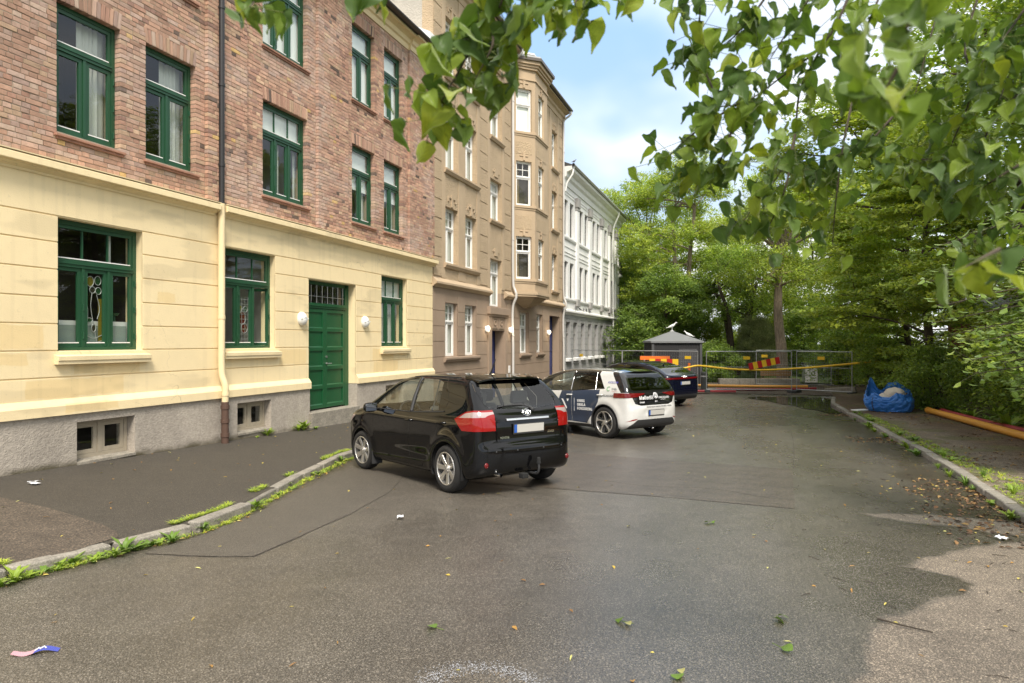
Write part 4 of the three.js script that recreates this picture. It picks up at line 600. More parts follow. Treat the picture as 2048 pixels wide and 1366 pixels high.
{ const l = thing('wall_lantern', 'small black lantern on the grey ground storey beside the entrance', 'lantern', -9.44, 2.2, -48.7, PI / 2); mesh('lantern_body', [new THREE.CylinderGeometry(0.14, 0.09, 0.4, 6).translate(0, 0, 0.3), new THREE.ConeGeometry(0.19, 0.18, 6).translate(0, 0.29, 0.3)], M.blackPipe, l); mesh('bracket', bar([0, -0.1, 0], [0, -0.22, 0.3], 0.02), M.blackPipe, l); }

// birds: one body each, perched
M.bird = std({ color: col(0.09, 0.088, 0.095), roughness: 0.8 }); M.gull = std({ color: col(0.72, 0.72, 0.70), roughness: 0.8 }); M.gullWing = std({ color: col(0.33, 0.35, 0.38), roughness: 0.8 }); M.beak = std({ color: col(0.5, 0.33, 0.06), roughness: 0.6 });
function birdGeo(L) { // swept body: tail to beak
  const sp = [[-0.62, 0.16, 0.012, 0.05], [-0.42, 0.20, 0.03, 0.07], [-0.2, 0.30, 0.11, 0.12], [0, 0.36, 0.155, 0.15], [0.18, 0.44, 0.14, 0.13], [0.29, 0.56, 0.085, 0.08], [0.35, 0.66, 0.075, 0.072], [0.41, 0.69, 0.066, 0.062], [0.46, 0.68, 0.035, 0.032], [0.53, 0.665, 0.008, 0.008]];
  const pos = [], idx = [], N = 12; sp.forEach(([x, y, h, w], i) => { for (let k = 0; k <= N; k++) { const a = k / N * 2 * PI; pos.push(x * L, (y + h * Math.sin(a)) * L, w * Math.cos(a) * L); if (i && k) { const q = i * (N + 1) + k, r = q - N - 1; idx.push(r - 1, q - 1, r, r, q - 1, q); } } });
  const g = new THREE.BufferGeometry(); g.setAttribute('position', new THREE.Float32BufferAttribute(pos, 3)); g.setIndex(idx); g.computeVertexNormals(); return mg([g.toNonIndexed(), bar([0.0, 0.24 * L, 0.05 * L], [0.02 * L, 0, 0.05 * L], 0.014 * L, 5), bar([0.0, 0.24 * L, -0.05 * L], [0.02 * L, 0, -0.05 * L], 0.014 * L, 5)]);
}
const pg = birdGeo(0.34);
[[37.6, 0.3], [38.7, 2.6], [39.6, 0.2], [40.3, 3.3], [41.2, 0.6]].forEach(([s, a]) => { const b = mesh('pigeon', pg, M.bird); b.position.set(-9.44 + 0.13, 3.70, -s); b.rotation.y = PI / 2 + a; tag(b, 'dark pigeon perched on the ledge between the white and grey storeys', 'bird', 'pigeons on the ledge'); });
{ const b = mesh('pigeon', pg, M.bird); b.position.set(-8.86, 11.44, -35.45); b.rotation.y = 1; tag(b, 'dark pigeon on the gutter corner of the white house', 'bird'); }
// ================================================================ cars
// A body is the smooth intersection of its side, plan and front outlines, meshed on a grid and cut along panel lines.
const sMax = (a, b, k) => { const h = Math.max(k - Math.abs(a - b), 0) / k; return Math.max(a, b) + h * h * k * 0.25; };
function polySD(P, x, y) { let d = 1e9, s = 1; for (let i = 0, j = P.length - 1; i < P.length; j = i++) { const ex = P[j][0] - P[i][0], ey = P[j][1] - P[i][1], wx = x - P[i][0], wy = y - P[i][1], t = clamp((wx * ex + wy * ey) / (ex * ex + ey * ey), 0, 1), bx_ = wx - ex * t, by = wy - ey * t; d = Math.min(d, bx_ * bx_ + by * by); const c1 = y >= P[i][1], c2 = y < P[j][1], c3 = ex * wy > ey * wx; if ((c1 && c2 && c3) || (!c1 && !c2 && !c3)) s = -s; } return s * Math.sqrt(d); }
const smoothLoop = (pts, n = 140, tension = 0.5) => new THREE.CatmullRomCurve3(pts.map(p => V3(p[0], p[1], 0)), true, 'centripetal', tension).getPoints(n).slice(0, -1).map(v => [v.x, v.y]);
function table(poly, a0, a1, b0, b1, h) { const na = Math.ceil((a1 - a0) / h) + 1, nb = Math.ceil((b1 - b0) / h) + 1, d = new Float32Array(na * nb); for (let j = 0; j < nb; j++) for (let i = 0; i < na; i++) d[j * na + i] = polySD(poly, a0 + i * h, b0 + j * h);
  return (a, b) => { const x = clamp((a - a0) / h, 0, na - 1.001), y = clamp((b - b0) / h, 0, nb - 1.001), i = Math.floor(x), j = Math.floor(y), u = x - i, v = y - j, o = j * na + i; return (d[o] * (1 - u) + d[o + 1] * u) * (1 - v) + (d[o + na] * (1 - u) + d[o + na + 1] * u) * v; }; }
function carField(sp) {
  const [r, f] = sp.ends, H = sp.height + 0.1, W = sp.half + 0.1, h = 0.02;
  const side = table(smoothLoop(sp.side), r - 0.1, f + 0.1, 0, H, h), plan = table(smoothLoop([...sp.plan, ...sp.plan.slice().reverse().map(p => [p[0], -p[1]])]), r - 0.1, f + 0.1, -W, W, h), front = table(smoothLoop([...sp.front, ...sp.front.slice().reverse().filter(p => p[0] > 0).map(p => [-p[0], p[1]])]), -W, W, 0, H, h);
  return (x, y, l) => sMax(sMax(side(l, y), plan(l, x), sp.k?.[0] ?? 0.10), front(x, y), sp.k?.[1] ?? 0.09) - (sp.bump ? sp.bump(x, y, l) : 0);
}
function surfaceNet(D, lo, hi, h) {
  const n = [0, 1, 2].map(k => Math.ceil((hi[k] - lo[k]) / h) + 1), F = new Float32Array(n[0] * n[1] * n[2]), id = (i, j, k) => i + n[0] * (j + n[1] * k);
  const mid = (lo[0] + hi[0]) / 2; lo = [mid - (n[0] - 1) * h / 2, lo[1], lo[2]];
  for (let k = 0; k < n[2]; k++) for (let j = 0; j < n[1]; j++) for (let i = 0; i < (n[0] + 1) >> 1; i++) F[id(i, j, k)] = F[id(n[0] - 1 - i, j, k)] = D(lo[0] + i * h, lo[1] + j * h, lo[2] + k * h);
  const vid = new Int32Array(F.length).fill(-1), V = [], tri = [];
  for (let k = 0; k < n[2] - 1; k++) for (let j = 0; j < n[1] - 1; j++) for (let i = 0; i < n[0] - 1; i++) {
    let c = 0, sx = 0, sy = 0, sz = 0, m = 0; for (let q = 0; q < 8; q++) if (F[id(i + (q & 1), j + (q >> 1 & 1), k + (q >> 2))] < 0) m |= 1 << q; if (!m || m === 255) continue;
    for (const [a, b] of [[0, 1], [2, 3], [4, 5], [6, 7], [0, 2], [1, 3], [4, 6], [5, 7], [0, 4], [1, 5], [2, 6], [3, 7]]) if ((m >> a & 1) !== (m >> b & 1)) { const A = [a & 1, a >> 1 & 1, a >> 2], B = [b & 1, b >> 1 & 1, b >> 2], fa = F[id(i + A[0], j + A[1], k + A[2])], fb = F[id(i + B[0], j + B[1], k + B[2])], t = fa / (fa - fb); sx += mix(A[0], B[0], t); sy += mix(A[1], B[1], t); sz += mix(A[2], B[2], t); c++; }
    let p = [lo[0] + (i + sx / c) * h, lo[1] + (j + sy / c) * h, lo[2] + (k + sz / c) * h]; const e = 0.014, G = q => { const g = [D(q[0] + e, q[1], q[2]) - D(q[0] - e, q[1], q[2]), D(q[0], q[1] + e, q[2]) - D(q[0], q[1] - e, q[2]), D(q[0], q[1], q[2] + e) - D(q[0], q[1], q[2] - e)], L = Math.hypot(...g) || 1; return g.map(v => v / L); };
    let nn = G(p); for (let it = 0; it < 2; it++) { const d = clamp(D(...p), -h, h); p = p.map((v, q) => v - nn[q] * d * 0.9); nn = G(p); }
    vid[id(i, j, k)] = V.length; V.push([...p, ...nn]);
  }
  const quad = (a, b, c, d, fl) => { if (a < 0 || b < 0 || c < 0 || d < 0) return; const t = fl ? [[a, b, c], [a, c, d]] : [[a, c, b], [a, d, c]]; for (const q of t) tri.push(q.map(v => V[v])); };
  for (let k = 1; k < n[2] - 1; k++) for (let j = 1; j < n[1] - 1; j++) for (let i = 1; i < n[0] - 1; i++) {
    const s = F[id(i, j, k)] < 0;
    if (s !== F[id(i + 1, j, k)] < 0) quad(vid[id(i, j, k)], vid[id(i, j - 1, k)], vid[id(i, j - 1, k - 1)], vid[id(i, j, k - 1)], !s);
    if (s !== F[id(i, j + 1, k)] < 0) quad(vid[id(i, j, k)], vid[id(i, j, k - 1)], vid[id(i - 1, j, k - 1)], vid[id(i - 1, j, k)], !s);
    if (s !== F[id(i, j, k + 1)] < 0) quad(vid[id(i, j, k)], vid[id(i - 1, j, k)], vid[id(i - 1, j - 1, k)], vid[id(i, j - 1, k)], !s);
  }
  return tri;
}
// cut a set of polygons by a convex outline seen in a projection; vertices are [x,y,l,nx,ny,nl]
const SIDE = v => [v[2], v[1]], REAR = v => [v[0], v[1]], TOP = v => [v[0], v[2]];
function cutBy(tris, poly, pr, cond) {
  let A = 0; for (let i = 0; i < poly.length; i++) { const p = poly[i], q = poly[(i + 1) % poly.length]; A += p[0] * q[1] - q[0] * p[1]; } if (A < 0) poly = poly.slice().reverse();
  const E = poly.map((p, i) => { const q = poly[(i + 1) % poly.length]; return [p[0], p[1], q[0] - p[0], q[1] - p[1]]; }), ins = [], out = [];
  for (const t of tris) {
    if (cond && !cond(t)) { out.push(t); continue; }
    const P = t.map(pr); let all = true, away = false;
    for (const e of E) { let k = 0; for (const p of P) if (e[2] * (p[1] - e[1]) - e[3] * (p[0] - e[0]) < 0) k++; if (k === P.length) { away = true; break; } if (k) all = false; }
    if (away) { out.push(t); continue; } if (all) { ins.push(t); continue; }
    let cur = t; const rest = [];
    for (const e of E) { const I = [], O = []; for (let i = 0; i < cur.length; i++) { const a = cur[i], b = cur[(i + 1) % cur.length], pa = pr(a), pb = pr(b), da = e[2] * (pa[1] - e[1]) - e[3] * (pa[0] - e[0]), db = e[2] * (pb[1] - e[1]) - e[3] * (pb[0] - e[0]); (da >= 0 ? I : O).push(a); if ((da >= 0) !== (db >= 0)) { const u = da / (da - db), m = a.map((v, k) => v + (b[k] - v) * u); I.push(m); O.push(m); } } if (O.length > 2) rest.push(O); cur = I; if (cur.length < 3) break; }
    out.push(...rest); if (cur.length > 2) ins.push(cur);
  }
  return [ins, out];
}
const mean = (t, k) => { let s = 0; for (const v of t) s += v[k]; return s / t.length; };
function shellGeo(tris, off, lift = 0, scaleUV = 1) { const pos = [], nor = [], uv = []; const P = v => { pos.push(v[0] + v[3] * lift, v[1] + v[4] * lift, -(v[2] + v[5] * lift - off)); nor.push(v[3], v[4], -v[5]); uv.push(v[2] * scaleUV, v[1] * scaleUV); }; for (const t of tris) for (let k = 1; k < t.length - 1; k++) { P(t[0]); P(t[k]); P(t[k + 1]); } const g = new THREE.BufferGeometry(); g.setAttribute('position', new THREE.Float32BufferAttribute(pos, 3)); g.setAttribute('normal', new THREE.Float32BufferAttribute(nor, 3)); g.setAttribute('uv', new THREE.Float32BufferAttribute(uv, 2)); return g; }
const circleP = (a, b, r, n = 28) => Array.from({ length: n }, (_, k) => [a + r * Math.cos(k / n * 2 * PI), b + r * Math.sin(k / n * 2 * PI)]);
const shrink = (poly, d) => { const cx = poly.reduce((s, p) => s + p[0], 0) / poly.length, cy = poly.reduce((s, p) => s + p[1], 0) / poly.length; return poly.map(p => { const L = Math.hypot(p[0] - cx, p[1] - cy); return [cx + (p[0] - cx) * (1 - d / L), cy + (p[1] - cy) * (1 - d / L)]; }); };

M.tyre = std({ color: col(0.020, 0.019, 0.018), map: rep(T.mottle, 0.3), bumpMap: rep(T.grain, 0.12), bumpScale: 0.003, roughness: 0.85 });
M.alloy = std({ color: col(0.62, 0.60, 0.57), roughness: 0.32, metalness: 0.85 });
M.liner = std({ color: col(0.012, 0.012, 0.012), roughness: 0.95 }); M.plastic = std({ color: col(0.028, 0.028, 0.029), roughness: 0.6 });
M.carGlass = phy({ color: col(0.78, 0.83, 0.80), roughness: 0, transmission: 1, thickness: 0, ior: 1.52 }); M.tintGlass = phy({ color: col(0.13, 0.14, 0.14), roughness: 0, transmission: 1, thickness: 0, ior: 1.52 });
M.chrome = std({ color: col(0.80, 0.80, 0.80), roughness: 0.12, metalness: 1 }); M.mirror = std({ color: col(0.75, 0.78, 0.82), roughness: 0.03, metalness: 1 });
M.lampRed = phy({ color: col(0.26, 0.005, 0.005), roughness: 0.3, specularIntensity: 0.2, clearcoat: 1, clearcoatRoughness: 0.02, bumpMap: rep(T.grain, 0.12), bumpScale: 0.002 }); M.lampClear = phy({ color: col(0.44, 0.34, 0.33), roughness: 0.2, metalness: 0.3, clearcoat: 1, clearcoatRoughness: 0.02 });
M.lampDark = phy({ color: col(0.13, 0.004, 0.005), roughness: 0.25, specularIntensity: 0.3, clearcoat: 1, clearcoatRoughness: 0.03 });
M.seat = std({ color: col(0.085, 0.082, 0.078), roughness: 0.95 }); M.plate = std({ color: col(0.46, 0.445, 0.41), roughness: 0.5 }); M.plateBlue = std({ color: col(0.02, 0.09, 0.38), roughness: 0.5 });
const font = await new FontLoader().loadAsync('fonts/droid/droid_sans_bold.typeface.json'), fontR = await new FontLoader().loadAsync('fonts/droid/droid_sans_regular.typeface.json');
const words = (s, size, f = font, depth = 0.003) => { const g = new TextGeometry(s, { font: f, size, depth, curveSegments: 4, bevelEnabled: false }); g.computeBoundingBox(); return g; };

function wheelGeo(R, rimR, w, style) { // axis along x, outer face to -x
  const pr = [[rimR - 0.01, -w / 2 + 0.015], [rimR + 0.012, -w / 2 + 0.002], [rimR + 0.03, -w / 2 - 0.006], [R - 0.045, -w / 2 - 0.008], [R - 0.018, -w / 2 + 0.008], [R - 0.005, -w / 2 + 0.03], [R, -w / 4], [R, w / 4], [R - 0.005, w / 2 - 0.03], [R - 0.018, w / 2 - 0.008], [R - 0.045, w / 2 + 0.008], [rimR, w / 2 - 0.01]];
  const tyre = new THREE.LatheGeometry(pr.map(p => new THREE.Vector2(p[0], p[1])), 64).rotateZ(PI / 2).scale(-1, 1, 1);
  { const ix = tyre.index.array; for (let i = 0; i < ix.length; i += 3) { const t = ix[i + 1]; ix[i + 1] = ix[i + 2]; ix[i + 2] = t; } const nn = tyre.attributes.normal; tyre.computeVertexNormals(); }
  const x0 = -w / 2, ring = new THREE.TorusGeometry(rimR, 0.011, 8, 56).rotateY(PI / 2).translate(x0 + 0.006, 0, 0), barrel = new THREE.CylinderGeometry(rimR, rimR * 0.95, w * 0.9, 48, 1, true).rotateZ(PI / 2);
  const sp = [], dk = [];
  const spoke = (a, wid0, wid1, skew, r0, r1, z0, z1, th) => { const s = new THREE.Shape([[r0, -wid0 / 2], [r1, -wid1 / 2 + skew], [r1, wid1 / 2 + skew], [r0, wid0 / 2]].map(p => new THREE.Vector2(...p))); const g = new THREE.ExtrudeGeometry(s, { depth: th, bevelEnabled: true, bevelThickness: 0.004, bevelSize: 0.004, bevelSegments: 2 }); const p = g.attributes.position; for (let i = 0; i < p.count; i++) { const t = (p.getX(i) - r0) / (r1 - r0); p.setZ(i, p.getZ(i) - th + mix(z0, z1, t) - 0.012 * Math.sin(PI * clamp(t, 0, 1))); } g.computeVertexNormals(); g.rotateZ(a); g.rotateY(-PI / 2); g.translate(x0, 0, 0); return g; };
  // after rotateY(-90): extrude +z -> -x (outwards)
  const n = style === 'seven' ? 7 : 5;
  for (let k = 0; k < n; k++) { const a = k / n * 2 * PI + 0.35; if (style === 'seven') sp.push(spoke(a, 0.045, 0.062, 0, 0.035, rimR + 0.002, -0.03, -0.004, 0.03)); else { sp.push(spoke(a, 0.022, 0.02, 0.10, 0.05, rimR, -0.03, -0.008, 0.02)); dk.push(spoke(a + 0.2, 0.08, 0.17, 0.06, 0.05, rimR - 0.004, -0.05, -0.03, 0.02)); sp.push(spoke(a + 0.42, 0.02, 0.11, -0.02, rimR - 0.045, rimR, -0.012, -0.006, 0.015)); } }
  const hub = [new THREE.CylinderGeometry(0.055, 0.062, 0.04, 28).rotateZ(PI / 2).translate(x0 + 0.03, 0, 0), new THREE.CylinderGeometry(0.03, 0.03, 0.012, 20).rotateZ(PI / 2).translate(x0 + 0.006, 0, 0)];
  for (let k = 0; k < 5; k++) { const a = k / 5 * 2 * PI; hub.push(new THREE.CylinderGeometry(0.009, 0.009, 0.02, 8).rotateZ(PI / 2).translate(x0 + 0.014, 0.045 * Math.cos(a), 0.045 * Math.sin(a))); }
  const disc = new THREE.CylinderGeometry(rimR * 0.72, rimR * 0.72, 0.02, 32).rotateZ(PI / 2).translate(x0 + 0.10, 0, 0);
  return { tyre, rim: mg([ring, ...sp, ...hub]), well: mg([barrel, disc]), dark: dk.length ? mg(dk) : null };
}

function buildCar(sp) {
  const wy = sp.stretch ? (y => y < sp.stretch[0] ? y : sp.stretch[0] + (y - sp.stretch[0]) * sp.stretch[1]) : (y => y), uy = sp.stretch ? (y => y < sp.stretch[0] ? y : sp.stretch[0] + (y - sp.stretch[0]) / sp.stretch[1]) : (y => y);
  const D0 = carField(sp), D = sp.stretch ? (x, y, l) => D0(x, uy(y), l) : D0; sp.height = wy(sp.height);
  if (sp.stretch) { for (const c of sp.cuts) for (const q of [c, ...(c.sub ?? [])]) if (q.pr !== TOP) q.poly = q.poly.map(p => [p[0], wy(p[1])]); sp.handles = sp.handles.map(p => [p[0], wy(p[1])]); sp.mirror = [sp.mirror[0], wy(sp.mirror[1])]; }
  const off = sp.wb / 2, car = thing(sp.name, sp.label, 'car');
  let tris = surfaceNet(D, [-sp.half - 0.06, 0.08, sp.ends[0] - 0.06], [sp.half + 0.06, sp.height + 0.06, sp.ends[1] + 0.06], sp.cell ?? 0.03);
  const surfX = (y, l) => { let a = 0, b = sp.half + 0.1; for (let i = 0; i < 26; i++) { const m = (a + b) / 2; D(m, y, l) < 0 ? a = m : b = m; } return a; };
  const surfR = (x, y) => { let a = sp.wb / 2, b = sp.ends[0] - 0.1; for (let i = 0; i < 28; i++) { const m = (a + b) / 2; D(x, y, m) < 0 ? a = m : b = m; } return a; };
  const surfF = (x, y) => { let a = sp.wb / 2, b = sp.ends[1] + 0.1; for (let i = 0; i < 28; i++) { const m = (a + b) / 2; D(x, y, m) < 0 ? a = m : b = m; } return a; };
  const surfT = (x, l) => { let a = 0.4, b = sp.height + 0.1; for (let i = 0; i < 26; i++) { const m = (a + b) / 2; D(x, m, l) < 0 ? a = m : b = m; } return a; };
  const toLocal = (x, y, l) => V3(x, y, -(l - off));
  // wheel openings
  for (const lw of [0, sp.wb]) for (const k of [0]) [, tris] = cutBy(tris, circleP(lw, sp.R + 0.005, sp.arch, 36), SIDE, t => Math.abs(mean(t, 0)) > sp.half - 0.32 && mean(t, 1) < sp.R + sp.arch + 0.05);
  const made = {};
  for (const c of sp.cuts) { // panel, glass and lamp outlines
    const cond = t => (c.sx === undefined || Math.sign(mean(t, 0)) === c.sx) && (!c.cond || c.cond(t));
    let ins; [ins, tris] = cutBy(tris, c.poly, c.pr, cond);
    if (c.gap) [ins] = cutBy(ins, shrink(c.poly, c.gap), c.pr);
    if (!ins.length) continue;
    if (c.sub) for (const s of c.sub) { let i2;[i2, ins] = cutBy(ins, s.poly, s.pr ?? c.pr, s.cond); if (i2.length) mesh(s.name, shellGeo(i2, off, s.lift ?? c.lift ?? 0), s.mat, car); }
    const m = mesh(c.name, shellGeo(ins, off, c.lift ?? 0), c.mat, car); made[c.key ?? c.name] = m;
  }
  mesh('body_shell', shellGeo(tris, off), sp.paint, car);
  // arch liners and lips
  for (const lw of [0, sp.wb]) for (const sx of [-1, 1]) { mesh('wheel_arch_liner', [new THREE.CylinderGeometry(sp.arch + 0.012, sp.arch + 0.012, 0.42, 36, 1, true, PI / 2 - PI * 0.60, PI * 1.20).rotateZ(PI / 2).translate(sx * (sp.half - 0.24), sp.R, -(lw - off)), new THREE.CircleGeometry(sp.arch + 0.012, 32, -0.2, PI + 0.4).rotateY(PI / 2).translate(sx * (sp.half - 0.44), sp.R, -(lw - off))], M.liner, car); }
  for (const sx of [-1, 1]) for (const lw of [0, sp.wb]) { const q = []; for (let k = 0; k <= 30; k++) { const a = mix(-0.28, PI + 0.28, k / 30), l = lw + Math.cos(a) * sp.arch, y = sp.R + 0.005 + Math.sin(a) * sp.arch; if (y < 0.2) continue; q.push(toLocal(sx * (surfX(y, l) - 0.004), y, l)); } mesh('wheel_arch_lip', tube(q, sp.lipR ?? 0.010, 60, 6), sp.lipMat ?? sp.paint, car); }
  // wheels
  const wg = wheelGeo(sp.R, sp.rim, sp.tw, sp.style);
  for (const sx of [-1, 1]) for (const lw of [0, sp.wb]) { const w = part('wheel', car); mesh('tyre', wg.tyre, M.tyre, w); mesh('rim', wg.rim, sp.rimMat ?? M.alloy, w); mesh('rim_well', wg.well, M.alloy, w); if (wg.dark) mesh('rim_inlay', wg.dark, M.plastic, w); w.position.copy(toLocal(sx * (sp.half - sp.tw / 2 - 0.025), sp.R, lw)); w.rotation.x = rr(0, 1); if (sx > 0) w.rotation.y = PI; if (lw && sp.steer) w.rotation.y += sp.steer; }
  // cabin
  const cb = part('cabin', car), flY = 0.36;
  mesh('cabin_floor', [bx(-sp.half + 0.12, sp.half - 0.12, 0.24, flY, -(sp.wb - 0.35 - off), 0.25 + off), bx(-sp.half + 0.14, sp.half - 0.14, flY, 0.80, off - 0.05, off + 0.45)], M.liner, cb);
  for (const [x, l, w] of [[-0.36, sp.seatF, 0.5], [0.36, sp.seatF, 0.5], [-0.36, sp.seatR, 0.6], [0.36, sp.seatR, 0.6]]) { const g = [rbx(x - w / 2, x + w / 2, flY, 0.56, -0.25, 0.25, 0.07, 3), rbx(x - w * 0.46, x + w * 0.46, 0, 0.60, -0.06, 0.06, 0.055, 3).rotateX(0.28).translate(0, 0.52, 0.26), rbx(x - 0.14, x + 0.14, 0, 0.19, -0.05, 0.05, 0.045, 3).rotateX(0.18).translate(0, 1.13, 0.44)]; mesh('seat', mg(g).translate(0, sp.seatY ?? 0, -(l - off)), M.seat, cb); }
  mesh('dashboard', [rbx(-sp.half + 0.16, sp.half - 0.16, 0.62, 0.92, -(sp.dash + 0.25 - off), -(sp.dash - 0.15 - off), 0.06, 3)], M.seat, cb);
  mesh('steering_wheel', [new THREE.TorusGeometry(0.18, 0.016, 10, 36).rotateX(-0.4).translate(-0.36, 0.95, -(sp.dash - 0.25 - off)), bar([-0.36, 0.95, -(sp.dash - 0.25 - off)], [-0.36, 0.85, -(sp.dash - off)], 0.03)], M.plastic, cb);
  // mirrors
  for (const sx of [-1, 1]) { const m = part('side_mirror', car), [ml, my] = sp.mirror, xs = surfX(my - 0.04, ml); const g = new THREE.SphereGeometry(1, 24, 16); g.scale(0.115, 0.075, 0.07); { const p = g.attributes.position; for (let i = 0; i < p.count; i++) { if (p.getZ(i) > 0.035) p.setZ(i, 0.035); const x = p.getX(i), y = p.getY(i); p.setX(i, Math.sign(x) * Math.pow(Math.abs(x) / 0.115, 0.72) * 0.115); p.setY(i, Math.sign(y) * Math.pow(Math.abs(y) / 0.075, 0.78) * 0.075); } g.computeVertexNormals(); } const c = toLocal(sx * (xs + 0.15), my + 0.02, ml); mesh('mirror_housing', [g.translate(c.x, c.y, c.z), bar([sx * (xs - 0.02), my - 0.03, c.z - 0.02], [sx * (xs + 0.08), my - 0.01, c.z - 0.01], 0.018)], sp.mirrorMat ?? sp.paint, m); mesh('mirror_glass', rbx(c.x - 0.088, c.x + 0.088, c.y - 0.054, c.y + 0.054, c.z + 0.0355, c.z + 0.038, 0.001, 1), M.mirror, m); }
  // door handles
  for (const sx of [-1, 1]) for (const [l, y] of sp.handles) { const x = sx * (surfX(y, l) + 0.022), x2 = sx * (surfX(y, l - 0.17) + 0.022), q = toLocal(x, y, l), r = toLocal(x2, y + 0.006, l - 0.17); mesh('door_handle', [tube([q.clone().add(V3(-sx * 0.03, 0, 0)), q.clone().add(V3(0, 0.003, 0.02)), q.clone().lerp(r, 0.5).add(V3(sx * 0.006, 0.004, 0)), r.clone().add(V3(0, 0, -0.02)), r.clone().add(V3(-sx * 0.03, 0, 0))], 0.016, 20, 8).scale(1, 1, 1)], sp.handleMat ?? sp.paint, car); }
  // stand on the road
  const { t, s, phi } = sp, f2 = [Math.cos(phi), Math.sin(phi)], wpos = (x, l) => { const tt = t + l * f2[0] + x * f2[1], ss = s + l * f2[1] - x * f2[0]; return V3(tt, roadY(tt, ss), -ss); };
  const RL = wpos(-0.75, 0), RRr = wpos(0.75, 0), FL = wpos(-0.75, sp.wb), FR = wpos(0.75, sp.wb), fw = FL.clone().add(FR).sub(RL).sub(RRr).normalize(), rt0 = FR.clone().add(RRr).sub(FL).sub(RL).normalize(), up = V3().crossVectors(rt0, fw).normalize(), rt = V3().crossVectors(fw, up);
  const mid = RL.clone().add(RRr).add(FL).add(FR).multiplyScalar(0.25); car.position.copy(mid).addScaledVector(up, 0.003); car.quaternion.setFromRotationMatrix(new THREE.Matrix4().makeBasis(rt, up, fw.clone().negate()));
  const kit = { car, wy, surfX, surfR, surfF, surfT, toLocal, off,
    onRear: (geo, x, y, lift = 0.004) => { const p = geo.attributes.position; for (let i = 0; i < p.count; i++) { const gx = p.getX(i) + x, gy = p.getY(i) + y, gz = p.getZ(i); p.setXYZ(i, gx, gy, -(surfR(gx, gy) - off) + lift + gz); } geo.computeVertexNormals(); return geo; },
    onSide: (geo, sx, l, y, lift = 0.004) => { const p = geo.attributes.position; for (let i = 0; i < p.count; i++) { const gl = l - sx * -1 * p.getX(i) * (sx < 0 ? -1 : 1) * (sx < 0 ? 1 : 1), gy = p.getY(i) + y, gz = p.getZ(i); p.setXYZ(i, sx * (surfX(gy, gl) + lift + gz), gy, -(gl - off)); } geo.computeVertexNormals(); return geo; } };
  return kit;
}
const rearward = lim => t => mean(t, 5) < -0.22 && mean(t, 2) < lim, forwards = t => mean(t, 5) > 0.12, sideways = t => Math.abs(mean(t, 3)) > 0.35;
function plateOn(k, x, y, w, h, tilt) { const p = part('number_plate', k.car), l = k.surfR(x, y); mesh('plate_frame', rbx(-w / 2 - 0.012, w / 2 + 0.012, -h / 2 - 0.022, h / 2 + 0.012, 0, 0.012, 0.005, 2), M.plastic, p); mesh('plate_face', rbx(-w / 2 + 0.045, w / 2, -h / 2, h / 2, 0.010, 0.0155, 0.002, 1), M.plate, p); mesh('plate_country_band', rbx(-w / 2, -w / 2 + 0.044, -h / 2, h / 2, 0.010, 0.0155, 0.002, 1), M.plateBlue, p); p.position.set(x, y, -(l - k.off) + 0.012); p.rotation.x = tilt; }

